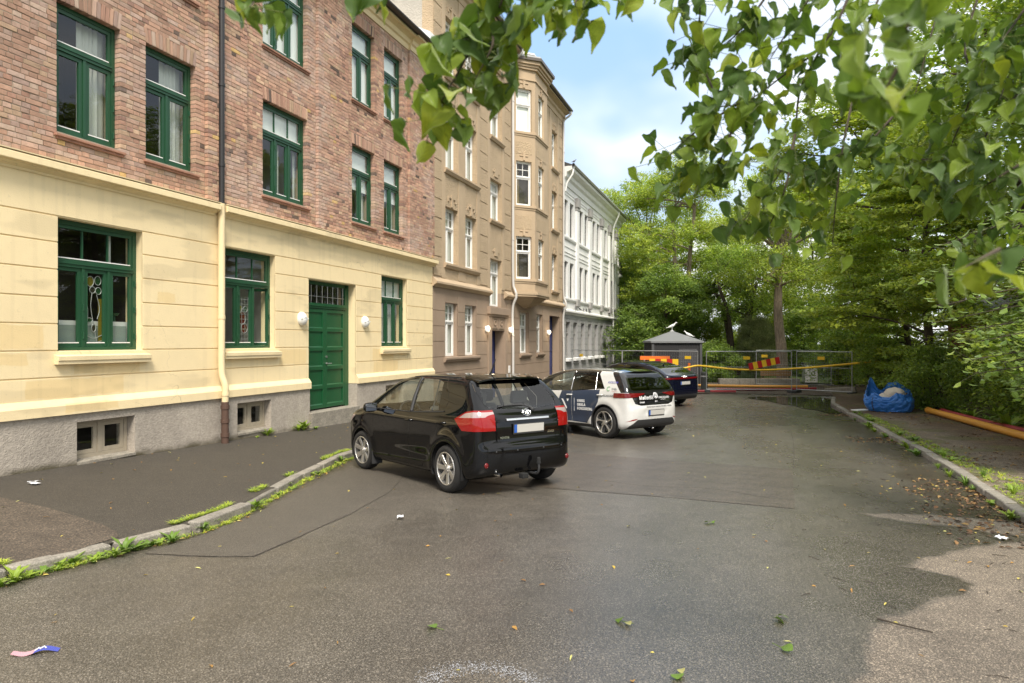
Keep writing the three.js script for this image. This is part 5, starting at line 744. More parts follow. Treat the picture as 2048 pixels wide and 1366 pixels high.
// ---- black hatchback
const black = phy({ color: col(0.004, 0.004, 0.0044), roughness: 0.4, specularIntensity: 0, clearcoat: 0.9, clearcoatRoughness: 0.03 });
const hatch = buildCar({
  name: 'black_hatchback', label: 'black five-door hatchback with tow bar parked nose-in at the kerb', t: -3.36, s: 9.03, phi: 146.6 * PI / 180, wb: 2.6, ends: [-0.78, 3.49], half: 0.89, height: 1.515, R: 0.316, rim: 0.215, tw: 0.205, arch: 0.365, stretch: [0.72, 1.10], style: 'seven', paint: black, cell: 0.026, steer: 0.10, seatF: 1.25, seatR: 0.42, dash: 2.1, mirror: [2.0, 1.0], k: [0.12, 0.10],
  side: [[-0.70, 0.30], [-0.765, 0.40], [-0.785, 0.56], [-0.765, 0.655], [-0.715, 0.69], [-0.705, 0.76], [-0.70, 0.90], [-0.665, 1.02], [-0.55, 1.13], [-0.33, 1.36], [-0.22, 1.435], [0.0, 1.475], [0.4, 1.503], [0.9, 1.515], [1.3, 1.492], [1.7, 1.405], [2.2, 1.17], [2.6, 1.005], [2.95, 0.925], [3.25, 0.81], [3.42, 0.68], [3.485, 0.52], [3.46, 0.30], [3.35, 0.20], [2.6, 0.17], [1.3, 0.17], [0, 0.18], [-0.45, 0.22]],
  plan: [[-0.785, 0], [-0.775, 0.35], [-0.735, 0.60], [-0.62, 0.775], [-0.40, 0.855], [0, 0.885], [0.6, 0.89], [2.2, 0.885], [2.7, 0.88], [3.05, 0.84], [3.3, 0.70], [3.44, 0.45], [3.49, 0]],
  front: [[0, 0.15], [0.55, 0.155], [0.80, 0.20], [0.865, 0.32], [0.885, 0.50], [0.89, 0.68], [0.875, 0.86], [0.845, 0.98], [0.795, 1.10], [0.71, 1.28], [0.64, 1.40], [0.54, 1.475], [0.3, 1.512], [0, 1.52]],
  bump: (x, y, l) => 0.016 * Math.exp(-(((Math.hypot(l, y - 0.316) - 0.42) / 0.07) ** 2)) + 0.014 * Math.exp(-(((Math.hypot(l - 2.6, y - 0.316) - 0.42) / 0.07) ** 2)) - 0.012 * Math.exp(-(((y - 0.44) / 0.09) ** 2)) * sst(0.3, 0.6, l) * sst(2.35, 2.1, l) * sst(0.6, 0.8, Math.abs(x)),
  handles: [[1.10, 0.885], [0.20, 0.90]],
  cuts: [
    { name: 'side_window', pr: SIDE, mat: M.carGlass, cond: sideways, poly: [[1.01, 1.005], [2.10, 1.005], [2.08, 1.05], [1.60, 1.33], [1.35, 1.405], [1.07, 1.435]] },
    { name: 'side_window', pr: SIDE, mat: M.carGlass, cond: sideways, poly: [[0.24, 1.045], [0.94, 1.01], [0.995, 1.435], [0.56, 1.425], [0.36, 1.39]] },
    { name: 'windscreen', pr: REAR, mat: M.carGlass, cond: t => mean(t, 5) > 0.15 && mean(t, 2) > 1.3 && mean(t, 2) < 2.62, poly: [[-0.72, 1.03], [0.72, 1.03], [0.57, 1.44], [-0.57, 1.44]] },
    { name: 'rear_window', pr: REAR, mat: M.carGlass, cond: rearward(0), poly: [[-0.55, 1.095], [-0.3, 1.075], [0, 1.07], [0.3, 1.075], [0.55, 1.095], [0.605, 1.15], [0.53, 1.37], [-0.53, 1.37], [-0.605, 1.15]] },
    ...[-1, 1].map(sx => ({ name: 'tail_lamp', pr: SIDE, sx, mat: M.lampRed, lift: 0.008, cond: t => Math.abs(mean(t, 0)) > 0.53, poly: [[-0.20, 0.965], [-0.42, 1.055], [-0.55, 1.075], [-0.78, 1.06], [-0.80, 0.835], [-0.38, 0.835]], sub: [{ name: 'reversing_lens', mat: M.lampClear, poly: [[-0.30, 0.985], [-0.42, 1.040], [-0.55, 1.056], [-0.66, 1.05], [-0.655, 0.995]] }] })),
    { name: 'head_lamp', pr: SIDE, mat: M.lampClear, lift: 0.005, cond: t => Math.abs(mean(t, 0)) > 0.45, poly: [[2.85, 0.86], [3.15, 0.70], [3.45, 0.66], [3.45, 0.80], [3.2, 0.88]] },
    ...[-1, 1].flatMap(sx => [{ name: 'front_door', sx, pr: SIDE, mat: black, gap: 0.004, cond: sideways, poly: [[1.02, 0.27], [2.02, 0.27], [2.16, 0.40], [2.20, 0.98], [1.62, 1.36], [1.35, 1.445], [1.02, 1.46]] },
      { name: 'rear_door', sx, pr: SIDE, mat: black, gap: 0.004, cond: sideways, poly: [[0.50, 0.27], [1.01, 0.27], [1.01, 1.46], [0.30, 1.43], [-0.02, 1.10], [0.02, 0.92], [0.33, 0.62]] }]),
    { name: 'fuel_flap', sx: -1, pr: SIDE, mat: black, gap: 0.004, cond: sideways, poly: circleP(-0.12, 0.86, 0.085, 20) },
    { name: 'tailgate', pr: REAR, mat: black, gap: 0.005, cond: rearward(0.1), poly: [[-0.47, 0.695], [0.47, 0.695], [0.56, 0.95], [0.64, 1.30], [0.60, 1.42], [-0.60, 1.42], [-0.64, 1.30], [-0.56, 0.95]] },
  ],
});
{ const k = hatch, c = k.car, Y = k.wy;
  // roof spoiler
  { const g = new THREE.BoxGeometry(1.14, 0.036, 0.34, 16, 1, 6), p = g.attributes.position; for (let i = 0; i < p.count; i++) { const x = p.getX(i), z = p.getZ(i) + 0.17, u = z / 0.34, l = -0.06 - z, e = Math.abs(x) / 0.57; p.setXYZ(i, x * (1 - 0.04 * u), k.surfT(x * 0.92, -0.02) + 0.004 - 0.03 * u - 0.03 * e * e * e * u + p.getY(i) * (1 - 0.45 * u), -(l - k.off) - 0.05 * e * e * u); } g.computeVertexNormals(); mesh('roof_spoiler', g, black, c); }
  mesh('chrome_bar', k.onRear(rbx(-0.36, 0.36, -0.016, 0.016, -0.012, 0.022, 0.008, 2), 0, Y(0.955)), M.chrome, c);
  plateOn(k, 0, Y(0.845), 0.50, 0.105, 0.05);
  const el = (a, b, x, y, r) => { const q = []; for (let i = 0; i < 28; i++) q.push([x + a * Math.cos(i / 28 * 6.283), y + b * Math.sin(i / 28 * 6.283), 0]); return tube(q, r, 56, 6, true); };
  mesh('badge', k.onRear(mg([el(0.066, 0.045, 0, 0, 0.0045), el(0.019, 0.040, 0, 0.002, 0.0035), el(0.044, 0.016, 0, 0.014, 0.0035)]), 0, Y(1.03), 0.008), M.chrome, c);
  mesh('model_lettering', k.onRear(words('TOYOTA', 0.028, font, 0.004), -0.47, Y(0.735)), M.chrome, c); mesh('model_lettering', k.onRear(words('AURIS', 0.030, font, 0.004), 0.33, Y(0.765)), M.chrome, c);
  { const w = part('rear_wiper', c), P = (x, y0, q) => { const y = Y(y0); const l = k.surfR(x, y); return V3(x, y, -(l - k.off) + q); }; mesh('wiper_arm', tube([P(0.10, 1.075, 0.02), P(0.0, 1.11, 0.045), P(-0.2, 1.12, 0.04), P(-0.33, 1.115, 0.03)], 0.012, 24, 8), M.plastic, w); mesh('wiper_blade', tube([P(-0.42, 1.105, 0.018), P(-0.2, 1.122, 0.024), P(0.03, 1.125, 0.02)], 0.009, 20, 6), M.plastic, w); mesh('wiper_cap', new THREE.SphereGeometry(0.034, 16, 12).scale(1, 0.9, 0.8).translate(...P(0.12, 1.06, 0.015).toArray()), M.plastic, w); }
  for (const sx of [-1, 1]) { const l = k.surfR(sx * 0.66, 0.42); mesh('rear_reflector', new THREE.SphereGeometry(0.036, 18, 12).scale(0.9, 1, 0.4).translate(sx * 0.685, 0.415, -(l - k.off)), M.lampDark, c); mesh('parking_sensor', [0.22, 0.55].map(x => new THREE.SphereGeometry(0.012, 10, 8).translate(sx * x, 0.58, -(k.surfR(sx * x, 0.58) - k.off))), M.plastic, c); }
  mesh('exhaust_tip', tube([[-0.52, 0.30, k.off + 0.55], [-0.52, 0.29, k.off + 0.70], [-0.51, 0.285, k.off + 0.775]], 0.026, 10, 12), M.chrome, c);
  { const z = k.off + 0.80, h = part('tow_bar', c); mesh('tow_hook', tube([[0.06, 0.26, z - 0.4], [0.06, 0.25, z - 0.08], [0.06, 0.26, z + 0.01], [0.06, 0.31, z + 0.04], [0.06, 0.40, z + 0.04]], 0.016, 30, 10), M.plastic, h); mesh('tow_ball_cap', [new THREE.CylinderGeometry(0.025, 0.029, 0.06, 18).translate(0.06, 0.42, z + 0.04), new THREE.SphereGeometry(0.025, 16, 10).translate(0.06, 0.45, z + 0.04)], M.liner, h); mesh('tow_socket', rbx(-0.16, -0.06, 0.20, 0.27, z - 0.12, z - 0.02, 0.015, 2), M.liner, h); }
  mesh('roof_antenna', [taper([V3(0, k.surfT(0, 0.15) - 0.005, -(0.15 - k.off)), V3(0.0, k.surfT(0, 0.15) + 0.04, -(0.13 - k.off)), V3(0.0, k.surfT(0, 0.15) + 0.22, -(0.02 - k.off))], [0.022, 0.012, 0.005], 8)], M.plastic, c);
  for (const sx of [-1, 1]) { const q = []; for (let i = 0; i <= 12; i++) { const u = i / 12, l = mix(0.08, 1.35, u), y = Y(1.452) + 0.012 * Math.sin(u * PI); q.push(k.toLocal(sx * (k.surfX(y, l) + 0.003), y, l)); } mesh('drip_rail', tube(q, 0.007, 30, 5), M.plastic, c); mesh('belt_moulding', tube([2.12, 1.7, 1.3, 0.95, 0.6, 0.3, 0.08].map((l, i) => k.toLocal(sx * (k.surfX(Y(0.998 + (i > 3 ? (i - 3) * 0.014 : 0)), l) + 0.003), Y(0.998 + (i > 3 ? (i - 3) * 0.014 : 0)), l)), 0.008, 40, 6), M.plastic, c); mesh('centre_pillar', tube([k.toLocal(sx * (k.surfX(Y(1.005), 0.975) - 0.004), Y(1.005), 0.975), k.toLocal(sx * (k.surfX(Y(1.2), 1.0) - 0.004), Y(1.2), 1.0), k.toLocal(sx * (k.surfX(Y(1.435), 1.03) - 0.004), Y(1.435), 1.03)], 0.03, 12, 6), M.plastic, c); mesh('quarter_divider', tube([k.toLocal(sx * (k.surfX(Y(1.035), 0.40) - 0.002), Y(1.035), 0.40), k.toLocal(sx * (k.surfX(Y(1.41), 0.50) - 0.002), Y(1.41), 0.50)], 0.010, 6, 6), M.plastic, c); mesh('mud_flap', rbx(sx * 0.78 - 0.09, sx * 0.78 + 0.09, 0.13, 0.34, -(2.20 - k.off) - 0.006, -(2.20 - k.off) + 0.006, 0.004, 1), M.plastic, c); }
}

// ---- white electric hatchback with navy doors
const whiteCar = phy({ color: col(0.70, 0.69, 0.66), roughness: 0.28, clearcoat: 1, clearcoatRoughness: 0.04, map: rep(T.mottle, 1.4) });
const gloss = phy({ color: col(0.010, 0.010, 0.011), roughness: 0.12, clearcoat: 1, clearcoatRoughness: 0.03 });
const navyWrap = phy({ color: col(0.030, 0.045, 0.085), roughness: 0.4, clearcoat: 0.5, clearcoatRoughness: 0.15, map: rep(T.mottle, 0.9) });
const ev = buildCar({
  name: 'white_electric_hatchback', label: 'white hatchback with navy lettered doors and black tailgate parked beside the black hatchback', t: -2.58, s: 15.72, phi: 147.2 * PI / 180, wb: 2.77, ends: [-0.79, 3.50], half: 0.905, height: 1.57, R: 0.352, rim: 0.245, tw: 0.215, arch: 0.395, style: 'blade', paint: whiteCar, cell: 0.03, seatF: 1.35, seatR: 0.5, dash: 2.35, seatY: 0.06, mirror: [2.05, 1.06], mirrorMat: gloss, k: [0.13, 0.10], handleMat: whiteCar, lipR: 0.014, lipMat: M.plastic,
  side: [[-0.66, 0.27], [-0.74, 0.36], [-0.785, 0.55], [-0.775, 0.68], [-0.72, 0.76], [-0.705, 0.92], [-0.645, 1.05], [-0.52, 1.22], [-0.38, 1.40], [-0.30, 1.465], [-0.1, 1.505], [0.3, 1.545], [0.9, 1.57], [1.4, 1.55], [1.9, 1.44], [2.4, 1.23], [2.75, 1.09], [3.05, 1.01], [3.3, 0.90], [3.44, 0.74], [3.495, 0.52], [3.46, 0.30], [3.35, 0.20], [2.6, 0.18], [1.3, 0.18], [0, 0.19], [-0.4, 0.22]],
  plan: [[-0.79, 0], [-0.78, 0.35], [-0.74, 0.62], [-0.62, 0.80], [-0.38, 0.875], [0, 0.90], [0.6, 0.90], [2.2, 0.90], [2.8, 0.895], [3.1, 0.85], [3.33, 0.70], [3.46, 0.45], [3.5, 0]],
  front: [[0, 0.16], [0.6, 0.165], [0.82, 0.21], [0.885, 0.34], [0.90, 0.52], [0.905, 0.70], [0.89, 0.88], [0.86, 1.0], [0.81, 1.12], [0.72, 1.32], [0.65, 1.45], [0.54, 1.525], [0.3, 1.565], [0, 1.575]],
  bump: (x, y, l) => 0.018 * Math.exp(-(((Math.hypot(l, y - 0.352) - 0.46) / 0.08) ** 2)) + 0.016 * Math.exp(-(((Math.hypot(l - 2.77, y - 0.352) - 0.46) / 0.08) ** 2)) - 0.018 * Math.exp(-(((y - 0.42) / 0.12) ** 2)) * sst(0.3, 0.7, l) * sst(2.4, 2.1, l) * sst(0.6, 0.8, Math.abs(x)) - 0.02 * Math.exp(-(((y - 0.60) / 0.07) ** 2)) * sst(0.46, 0.30, Math.abs(x)) * sst(-0.5, -0.7, l),
  handles: [[1.22, 0.93], [0.22, 0.955]],
  cuts: [
    { name: 'side_window', pr: SIDE, mat: M.carGlass, cond: sideways, poly: [[1.12, 1.045], [2.20, 1.02], [2.18, 1.07], [1.75, 1.34], [1.45, 1.455], [1.16, 1.48]] },
    { name: 'side_window', pr: SIDE, mat: M.tintGlass, cond: sideways, poly: [[0.33, 1.075], [1.07, 1.045], [1.11, 1.485], [0.55, 1.475], [0.42, 1.455]] },
    { name: 'side_window', pr: SIDE, mat: M.tintGlass, cond: sideways, poly: [[0.02, 1.095], [0.305, 1.08], [0.39, 1.44], [0.30, 1.42]] },
    { name: 'windscreen', pr: REAR, mat: M.carGlass, cond: t => mean(t, 5) > 0.15 && mean(t, 2) > 1.4 && mean(t, 2) < 2.9, poly: [[-0.74, 1.08], [0.74, 1.08], [0.57, 1.49], [-0.57, 1.49]] },
    { name: 'rear_window', pr: REAR, mat: M.tintGlass, cond: rearward(0), poly: [[-0.60, 1.06], [0.60, 1.06], [0.66, 1.10], [0.55, 1.41], [-0.55, 1.41], [-0.66, 1.10]] },
    ...[-1, 1].map(sx => ({ name: 'tail_lamp', pr: REAR, sx, mat: M.lampDark, lift: 0.01, cond: t => mean(t, 2) < -0.28, poly: (sx < 0 ? [[-0.93, 0.905], [-0.55, 0.925], [-0.30, 0.985], [-0.30, 1.0], [-0.93, 1.015]] : [[0.93, 0.905], [0.55, 0.925], [0.30, 0.985], [0.30, 1.0], [0.93, 1.015]]) })),
    { name: 'tailgate', pr: REAR, mat: gloss, gap: 0.004, cond: rearward(0), poly: [[-0.46, 0.735], [0.46, 0.735], [0.62, 0.78], [0.76, 1.05], [0.70, 1.40], [0.64, 1.48], [-0.64, 1.48], [-0.70, 1.40], [-0.76, 1.05], [-0.62, 0.78]] },
    { name: 'rear_pillar_trim', pr: SIDE, mat: gloss, cond: t => sideways(t) && mean(t, 5) > -0.9, poly: [[-0.66, 1.02], [-0.47, 1.02], [-0.06, 1.47], [-0.40, 1.47]] },
    { name: 'roof_panel', pr: TOP, mat: gloss, cond: t => mean(t, 4) > 0.55 && mean(t, 1) > 1.4, poly: [[-0.60, -0.05], [0.60, -0.05], [0.60, 1.75], [-0.60, 1.75]] },
    { name: 'pillar_trim', pr: SIDE, mat: gloss, cond: sideways, poly: [[1.0, 1.03], [2.62, 1.0], [2.40, 1.20], [1.9, 1.42], [1.4, 1.53], [0.32, 1.50], [0.30, 1.48], [0.28, 1.08]] },
    ...[-1, 1].flatMap(sx => [{ name: 'front_door', sx, pr: SIDE, mat: navyWrap, gap: 0.004, cond: sideways, poly: [[1.06, 0.32], [1.72, 0.32], [1.62, 0.55], [1.66, 1.04], [1.06, 1.04]] },
      { name: 'front_door', sx, pr: SIDE, mat: whiteCar, cond: sideways, poly: [[1.73, 0.32], [2.15, 0.32], [2.28, 0.5], [2.30, 1.01], [1.67, 1.03], [1.63, 0.55]] },
      { name: 'rear_door', sx, pr: SIDE, mat: navyWrap, gap: 0.004, cond: sideways, poly: [[0.56, 0.30], [1.055, 0.32], [1.055, 1.04], [0.16, 1.075], [0.17, 0.80], [0.36, 0.52]] }]),
    { name: 'sill_trim', pr: SIDE, mat: M.plastic, cond: t => mean(t, 1) < 0.34, poly: [[0.34, 0.1], [2.40, 0.1], [2.40, 0.29], [0.34, 0.29]] },
    { name: 'rear_valance', pr: REAR, mat: M.plastic, cond: t => mean(t, 2) < -0.45, poly: [[-0.76, 0.1], [0.76, 0.1], [0.76, 0.30], [0.58, 0.435], [-0.58, 0.435], [-0.76, 0.30]] },
    ...[-1, 1].map(sx => ({ name: 'rear_reflector', sx, pr: REAR, mat: M.lampRed, lift: 0.004, cond: t => mean(t, 2) < -0.3, poly: sx < 0 ? [[-0.83, 0.395], [-0.62, 0.435], [-0.58, 0.46], [-0.70, 0.445]] : [[0.83, 0.395], [0.62, 0.435], [0.58, 0.46], [0.70, 0.445]] })),
  ],
});
{ const k = ev, c = k.car, wm = std({ color: col(0.78, 0.78, 0.77), roughness: 0.5 }), dk = std({ color: col(0.05, 0.05, 0.055), roughness: 0.5 }), gr = std({ color: col(0.10, 0.32, 0.10), roughness: 0.5 }), nv = std({ color: col(0.05, 0.045, 0.22), roughness: 0.5 });
  plateOn(k, 0, 0.575, 0.50, 0.105, 0.04);
  { const g = new THREE.BoxGeometry(1.12, 0.03, 0.24, 16, 1, 5), p = g.attributes.position; for (let i = 0; i < p.count; i++) { const x = p.getX(i), z = p.getZ(i) + 0.12, u = z / 0.24, e = Math.abs(x) / 0.56; p.setXYZ(i, x, k.surfT(x * 0.93, -0.10) + 0.004 - 0.035 * u - 0.02 * e ** 3 + p.getY(i) * (1 - 0.5 * u), -(-0.12 - z - k.off) - 0.04 * e * e * u); } g.computeVertexNormals(); mesh('roof_spoiler', g, gloss, c); }
  const ring = (r, w) => { const q = []; for (let i = 0; i < 28; i++) q.push([r * Math.cos(i / 28 * 6.283), r * Math.sin(i / 28 * 6.283), 0]); return tube(q, w, 48, 6, true); };
  mesh('badge', k.onRear(mg([ring(0.062, 0.006), bar([-0.04, 0.035, 0], [-0.012, -0.045, 0], 0.005), bar([-0.012, -0.045, 0], [0.0, -0.005, 0], 0.005), bar([0.0, -0.005, 0], [0.012, -0.045, 0], 0.005), bar([0.012, -0.045, 0], [0.04, 0.035, 0], 0.005), bar([-0.018, 0.055, 0], [0, 0.01, 0], 0.005), bar([0.018, 0.055, 0], [0, 0.01, 0], 0.005)]), 0.04, 0.945, 0.008), wm, c);
  mesh('tailgate_lettering', [k.onRear(words('Møller', 0.078), -0.50, 0.865), k.onRear(words('Bil', 0.078, fontR), -0.165, 0.865), k.onRear(words('Orkdal', 0.034), -0.49, 0.79), k.onRear(words('Orkdal', 0.022, fontR), -0.49, 0.965), k.onRear(words('ORKLAGUARD', 0.042, fontR), 0.13, 0.875), k.onRear(words('www.orklaguard.no', 0.014, fontR), 0.20, 0.845), k.onRear(words('ID.3', 0.030), 0.01, 0.80)], wm, c);
  mesh('bumper_lettering', k.onRear(words('DENNE BILEN HANDLES HOS BEST I NORGE', 0.030, font, 0.002), -0.30, 0.688), std({ color: col(0.16, 0.16, 0.16), roughness: 0.6 }), c);
  // side lettering (left flank): text reads rearwards along -l
  const L = (s, size, l, y, m, f = font) => { const g = words(s, size, f, 0.002), p = g.attributes.position; for (let i = 0; i < p.count; i++) { const gl = l - p.getX(i), gy = p.getY(i) + y; p.setXYZ(i, -(k.surfX(gy, gl) + 0.004 + p.getZ(i)), gy, -(gl - k.off)); } g.computeVertexNormals(); return mesh('side_lettering', g, m, c); };
  for (const [s, y] of [['VARIG', 0.775], ['ORKLA', 0.685], ['FORSIKRING', 0.595]]) L(s, 0.062, 0.86, y, wm);
  const sidePoly = (pts, m, name) => { const sh = new THREE.Shape(pts.map(p => new THREE.Vector2(...p))), g = new THREE.ExtrudeGeometry(sh, { depth: 0.002, bevelEnabled: false }), p = g.attributes.position; for (let i = 0; i < p.count; i++) { const gl = p.getX(i), gy = p.getY(i); p.setXYZ(i, -(k.surfX(gy, gl) + 0.004 + p.getZ(i)), gy, -(gl - k.off)); } g.computeVertexNormals(); return mesh(name, g, m, c); };
  sidePoly([[1.40, 0.83], [1.345, 0.83], [1.20, 0.62], [1.235, 0.60]], wm, 'side_emblem'); sidePoly([[1.215, 0.835], [1.14, 0.835], [1.175, 0.775], [1.20, 0.785]], wm, 'side_emblem'); sidePoly([[0.965, 0.86], [0.955, 0.86], [0.955, 0.56], [0.965, 0.56]], wm, 'side_emblem');
  L('Orkla', 0.045, -0.19, 1.075, dk, fontR); L('SPAREBANK', 0.022, -0.21, 1.040, std({ color: col(0.55, 0.4, 0.38), roughness: 0.5 }), fontR); L('ORKLAGUARD', 0.046, 0.10, 0.925, dk, fontR); 
  sidePoly([[-0.06, 1.225], [-0.355, 1.225], [-0.355, 1.26], [-0.06, 1.26]].map(p => [p[0] + 0.02, p[1]]), nv, 'side_sticker'); L('SB SpareBank', 0.024, -0.06, 1.231, wm);
  { const q = []; for (let i = 0; i <= 20; i++) { const a = mix(0.9, 5.6, i / 20), gl = -0.10 - 0.045 * Math.cos(a), gy = 1.10 + 0.045 * Math.sin(a); q.push(V3(-(k.surfX(gy, gl) + 0.004), gy, -(gl - k.off))); } mesh('side_emblem', tube(q, 0.008, 30, 6), gr, c); }
  for (const sx of [-1, 1]) { mesh('window_trim', [tube([0.30, 0.345, 0.40].map((l, i) => k.toLocal(sx * (k.surfX(1.08 + i * 0.19, l) + 0.002), 1.08 + i * 0.19, l)), 0.010, 10, 6), tube([1.095, 1.115, 1.135].map((l, i) => k.toLocal(sx * (k.surfX(1.05 + i * 0.215, l) + 0.002), 1.05 + i * 0.215, l)), 0.009, 10, 6), tube([2.5, 2.1, 1.7, 1.3, 0.9, 0.5, 0.28].map((l, i) => { const y = [1.20, 1.335, 1.45, 1.505, 1.52, 1.51, 1.49][i]; return k.toLocal(sx * (k.surfX(y, l) + 0.002), y, l); }), 0.008, 40, 6)], M.chrome, c); }
  mesh('tow_eye', [new THREE.SphereGeometry(0.03, 12, 8).translate(0.02, 0.22, k.off + 0.62)], M.chrome, c);
}

// ---- dark blue sloping-back car
const navyCar = phy({ color: col(0.004, 0.005, 0.014), roughness: 0.4, specularIntensity: 0.1, clearcoat: 1, clearcoatRoughness: 0.03 });
const suv = buildCar({
  name: 'dark_blue_fastback', label: 'dark blue fastback car with a full-width red light strip, parked by the fence', t: -3.0, s: 25.3, phi: 145.5 * PI / 180, wb: 2.93, ends: [-1.08, 3.87], half: 0.97, height: 1.62, R: 0.37, rim: 0.265, tw: 0.24, arch: 0.42, style: 'blade', paint: navyCar, cell: 0.04, seatF: 1.4, seatR: 0.5, dash: 2.4, seatY: 0.08, mirror: [2.2, 1.12], k: [0.12, 0.10], lipMat: M.plastic,
  side: [[-0.9, 0.30], [-1.02, 0.40], [-1.075, 0.60], [-1.06, 0.78], [-1.05, 0.98], [-1.04, 1.08], [-0.97, 1.13], [-0.80, 1.20], [-0.4, 1.38], [0.0, 1.50], [0.5, 1.59], [1.0, 1.62], [1.5, 1.60], [2.0, 1.47], [2.6, 1.23], [2.9, 1.13], [3.3, 1.06], [3.65, 0.93], [3.82, 0.72], [3.86, 0.5], [3.8, 0.28], [3.6, 0.2], [1.5, 0.19], [-0.4, 0.22]],
  plan: [[-1.08, 0], [-1.07, 0.4], [-1.02, 0.7], [-0.85, 0.87], [-0.5, 0.94], [0, 0.965], [1.4, 0.97], [2.9, 0.96], [3.4, 0.88], [3.7, 0.70], [3.83, 0.4], [3.87, 0]],
  front: [[0, 0.16], [0.65, 0.17], [0.88, 0.22], [0.95, 0.36], [0.965, 0.55], [0.97, 0.75], [0.95, 0.95], [0.91, 1.08], [0.83, 1.24], [0.74, 1.40], [0.66, 1.52], [0.52, 1.585], [0.3, 1.615], [0, 1.625]],
  bump: (x, y, l) => 0.02 * Math.exp(-(((Math.hypot(l, y - 0.37) - 0.48) / 0.08) ** 2)) + 0.02 * Math.exp(-(((Math.hypot(l - 2.93, y - 0.37) - 0.48) / 0.08) ** 2)),
  handles: [[1.25, 0.95], [0.25, 0.97]],
  cuts: [
    { name: 'side_window', pr: SIDE, mat: M.tintGlass, cond: sideways, poly: [[1.2, 1.12], [2.4, 1.12], [1.95, 1.37], [1.6, 1.50], [1.22, 1.53]] },
    { name: 'side_window', pr: SIDE, mat: M.tintGlass, cond: sideways, poly: [[0.1, 1.13], [1.15, 1.12], [1.17, 1.53], [0.6, 1.51], [-0.1, 1.33], [-0.2, 1.22]] },
    { name: 'windscreen', pr: REAR, mat: M.carGlass, cond: t => mean(t, 5) > 0.15 && mean(t, 2) > 1.5 && mean(t, 2) < 3.0, poly: [[-0.78, 1.14], [0.78, 1.14], [0.6, 1.55], [-0.6, 1.55]] },
    { name: 'rear_window', pr: TOP, mat: M.tintGlass, cond: t => mean(t, 5) < -0.1 && mean(t, 1) > 1.14, poly: [[-0.62, -0.78], [0.62, -0.78], [0.60, 0.1], [-0.60, 0.1]] },
    { name: 'tail_lamp', pr: REAR, mat: M.lampDark, lift: 0.012, cond: t => mean(t, 2) < -0.6, poly: [[-1, 1.00], [1, 1.00], [1, 1.06], [-1, 1.06]] },
    ...[-1, 1].flatMap(sx => [{ name: 'front_door', sx, pr: SIDE, mat: navyCar, gap: 0.005, cond: sideways, poly: [[1.18, 0.32], [2.3, 0.32], [2.42, 0.5], [2.45, 1.11], [1.18, 1.11]] }, { name: 'rear_door', sx, pr: SIDE, mat: navyCar, gap: 0.005, cond: sideways, poly: [[0.6, 0.32], [1.17, 0.32], [1.17, 1.11], [0.1, 1.12], [0.2, 0.85], [0.42, 0.58]] }]),
    { name: 'tailgate', pr: REAR, mat: navyCar, gap: 0.006, cond: t => mean(t, 5) < -0.6 && mean(t, 2) < -0.9, poly: [[-0.62, 0.66], [0.62, 0.66], [0.72, 0.8], [0.74, 1.0], [-0.74, 1.0], [-0.72, 0.8]] },
    { name: 'rear_valance', pr: REAR, mat: M.plastic, cond: t => mean(t, 2) < -0.6, poly: [[-0.9, 0.1], [0.9, 0.1], [0.9, 0.46], [-0.9, 0.46]] },
  ],
});
{ const k = suv, c = k.car; plateOn(k, 0, 0.86, 0.50, 0.105, 0.02);
  const ring = (x) => { const q = []; for (let i = 0; i < 20; i++) q.push([x + 0.036 * Math.cos(i / 20 * 6.283), 0.036 * Math.sin(i / 20 * 6.283), 0]); return tube(q, 0.005, 30, 5, true); };
  mesh('badge', k.onRear(mg([-0.08, -0.027, 0.027, 0.08].map(ring)), 0, 1.09, 0.008), M.chrome, c);
  mesh('chrome_strip', k.onRear(rbx(-0.72, 0.72, -0.01, 0.01, -0.01, 0.012, 0.004, 1), 0, 0.40), M.chrome, c);
  for (const sx of [-1, 1]) mesh('roof_rail', tube([-0.1, 0.4, 1.0, 1.6].map((l, i) => k.toLocal(sx * 0.60, k.surfT(0.6, l) + [0.0, 0.03, 0.03, 0.0][i], l)), 0.016, 30, 8), M.plastic, c);
  mesh('roof_antenna', taper([V3(0, k.surfT(0, -0.05) - 0.01, -(-0.05 - k.off)), V3(0, k.surfT(0, -0.05) + 0.07, -(-0.12 - k.off))], [0.03, 0.008], 8), navyCar, c);
}
// ================================================================ trees and shrubs
const barkMap = tex(256, 512, (u, v) => { const a = 0.62 + 0.8 * (tfbm(u, v * 0.5, 10, 4, 3) - 0.5) + 0.3 * (tnoise(u * 24, v * 6, 24, 2) - 0.5); return [a, a * 0.95, a * 0.88]; });
const bark = (r, g, b) => std({ map: rep(barkMap, 0.5, 1.2), color: col(r, g, b), bumpMap: rep(barkMap, 0.5, 1.2), bumpScale: 0.02, roughness: 0.95 });
M.bark = bark(0.115, 0.092, 0.07); M.barkPale = bark(0.34, 0.28, 0.22); M.twig = std({ color: col(0.055, 0.042, 0.03), roughness: 0.85 });
const leafMat = (r, g, b, tr = 0.45, ro = 0.62) => phy({ color: col(r, g, b), specularIntensity: 0.5, clearcoat: 0.35, clearcoatRoughness: 0.35, transmission: tr, thickness: 0, roughness: ro, side: THREE.DoubleSide });
M.leafMass = leafMat(1, 1, 1, 0.5, 0.95);
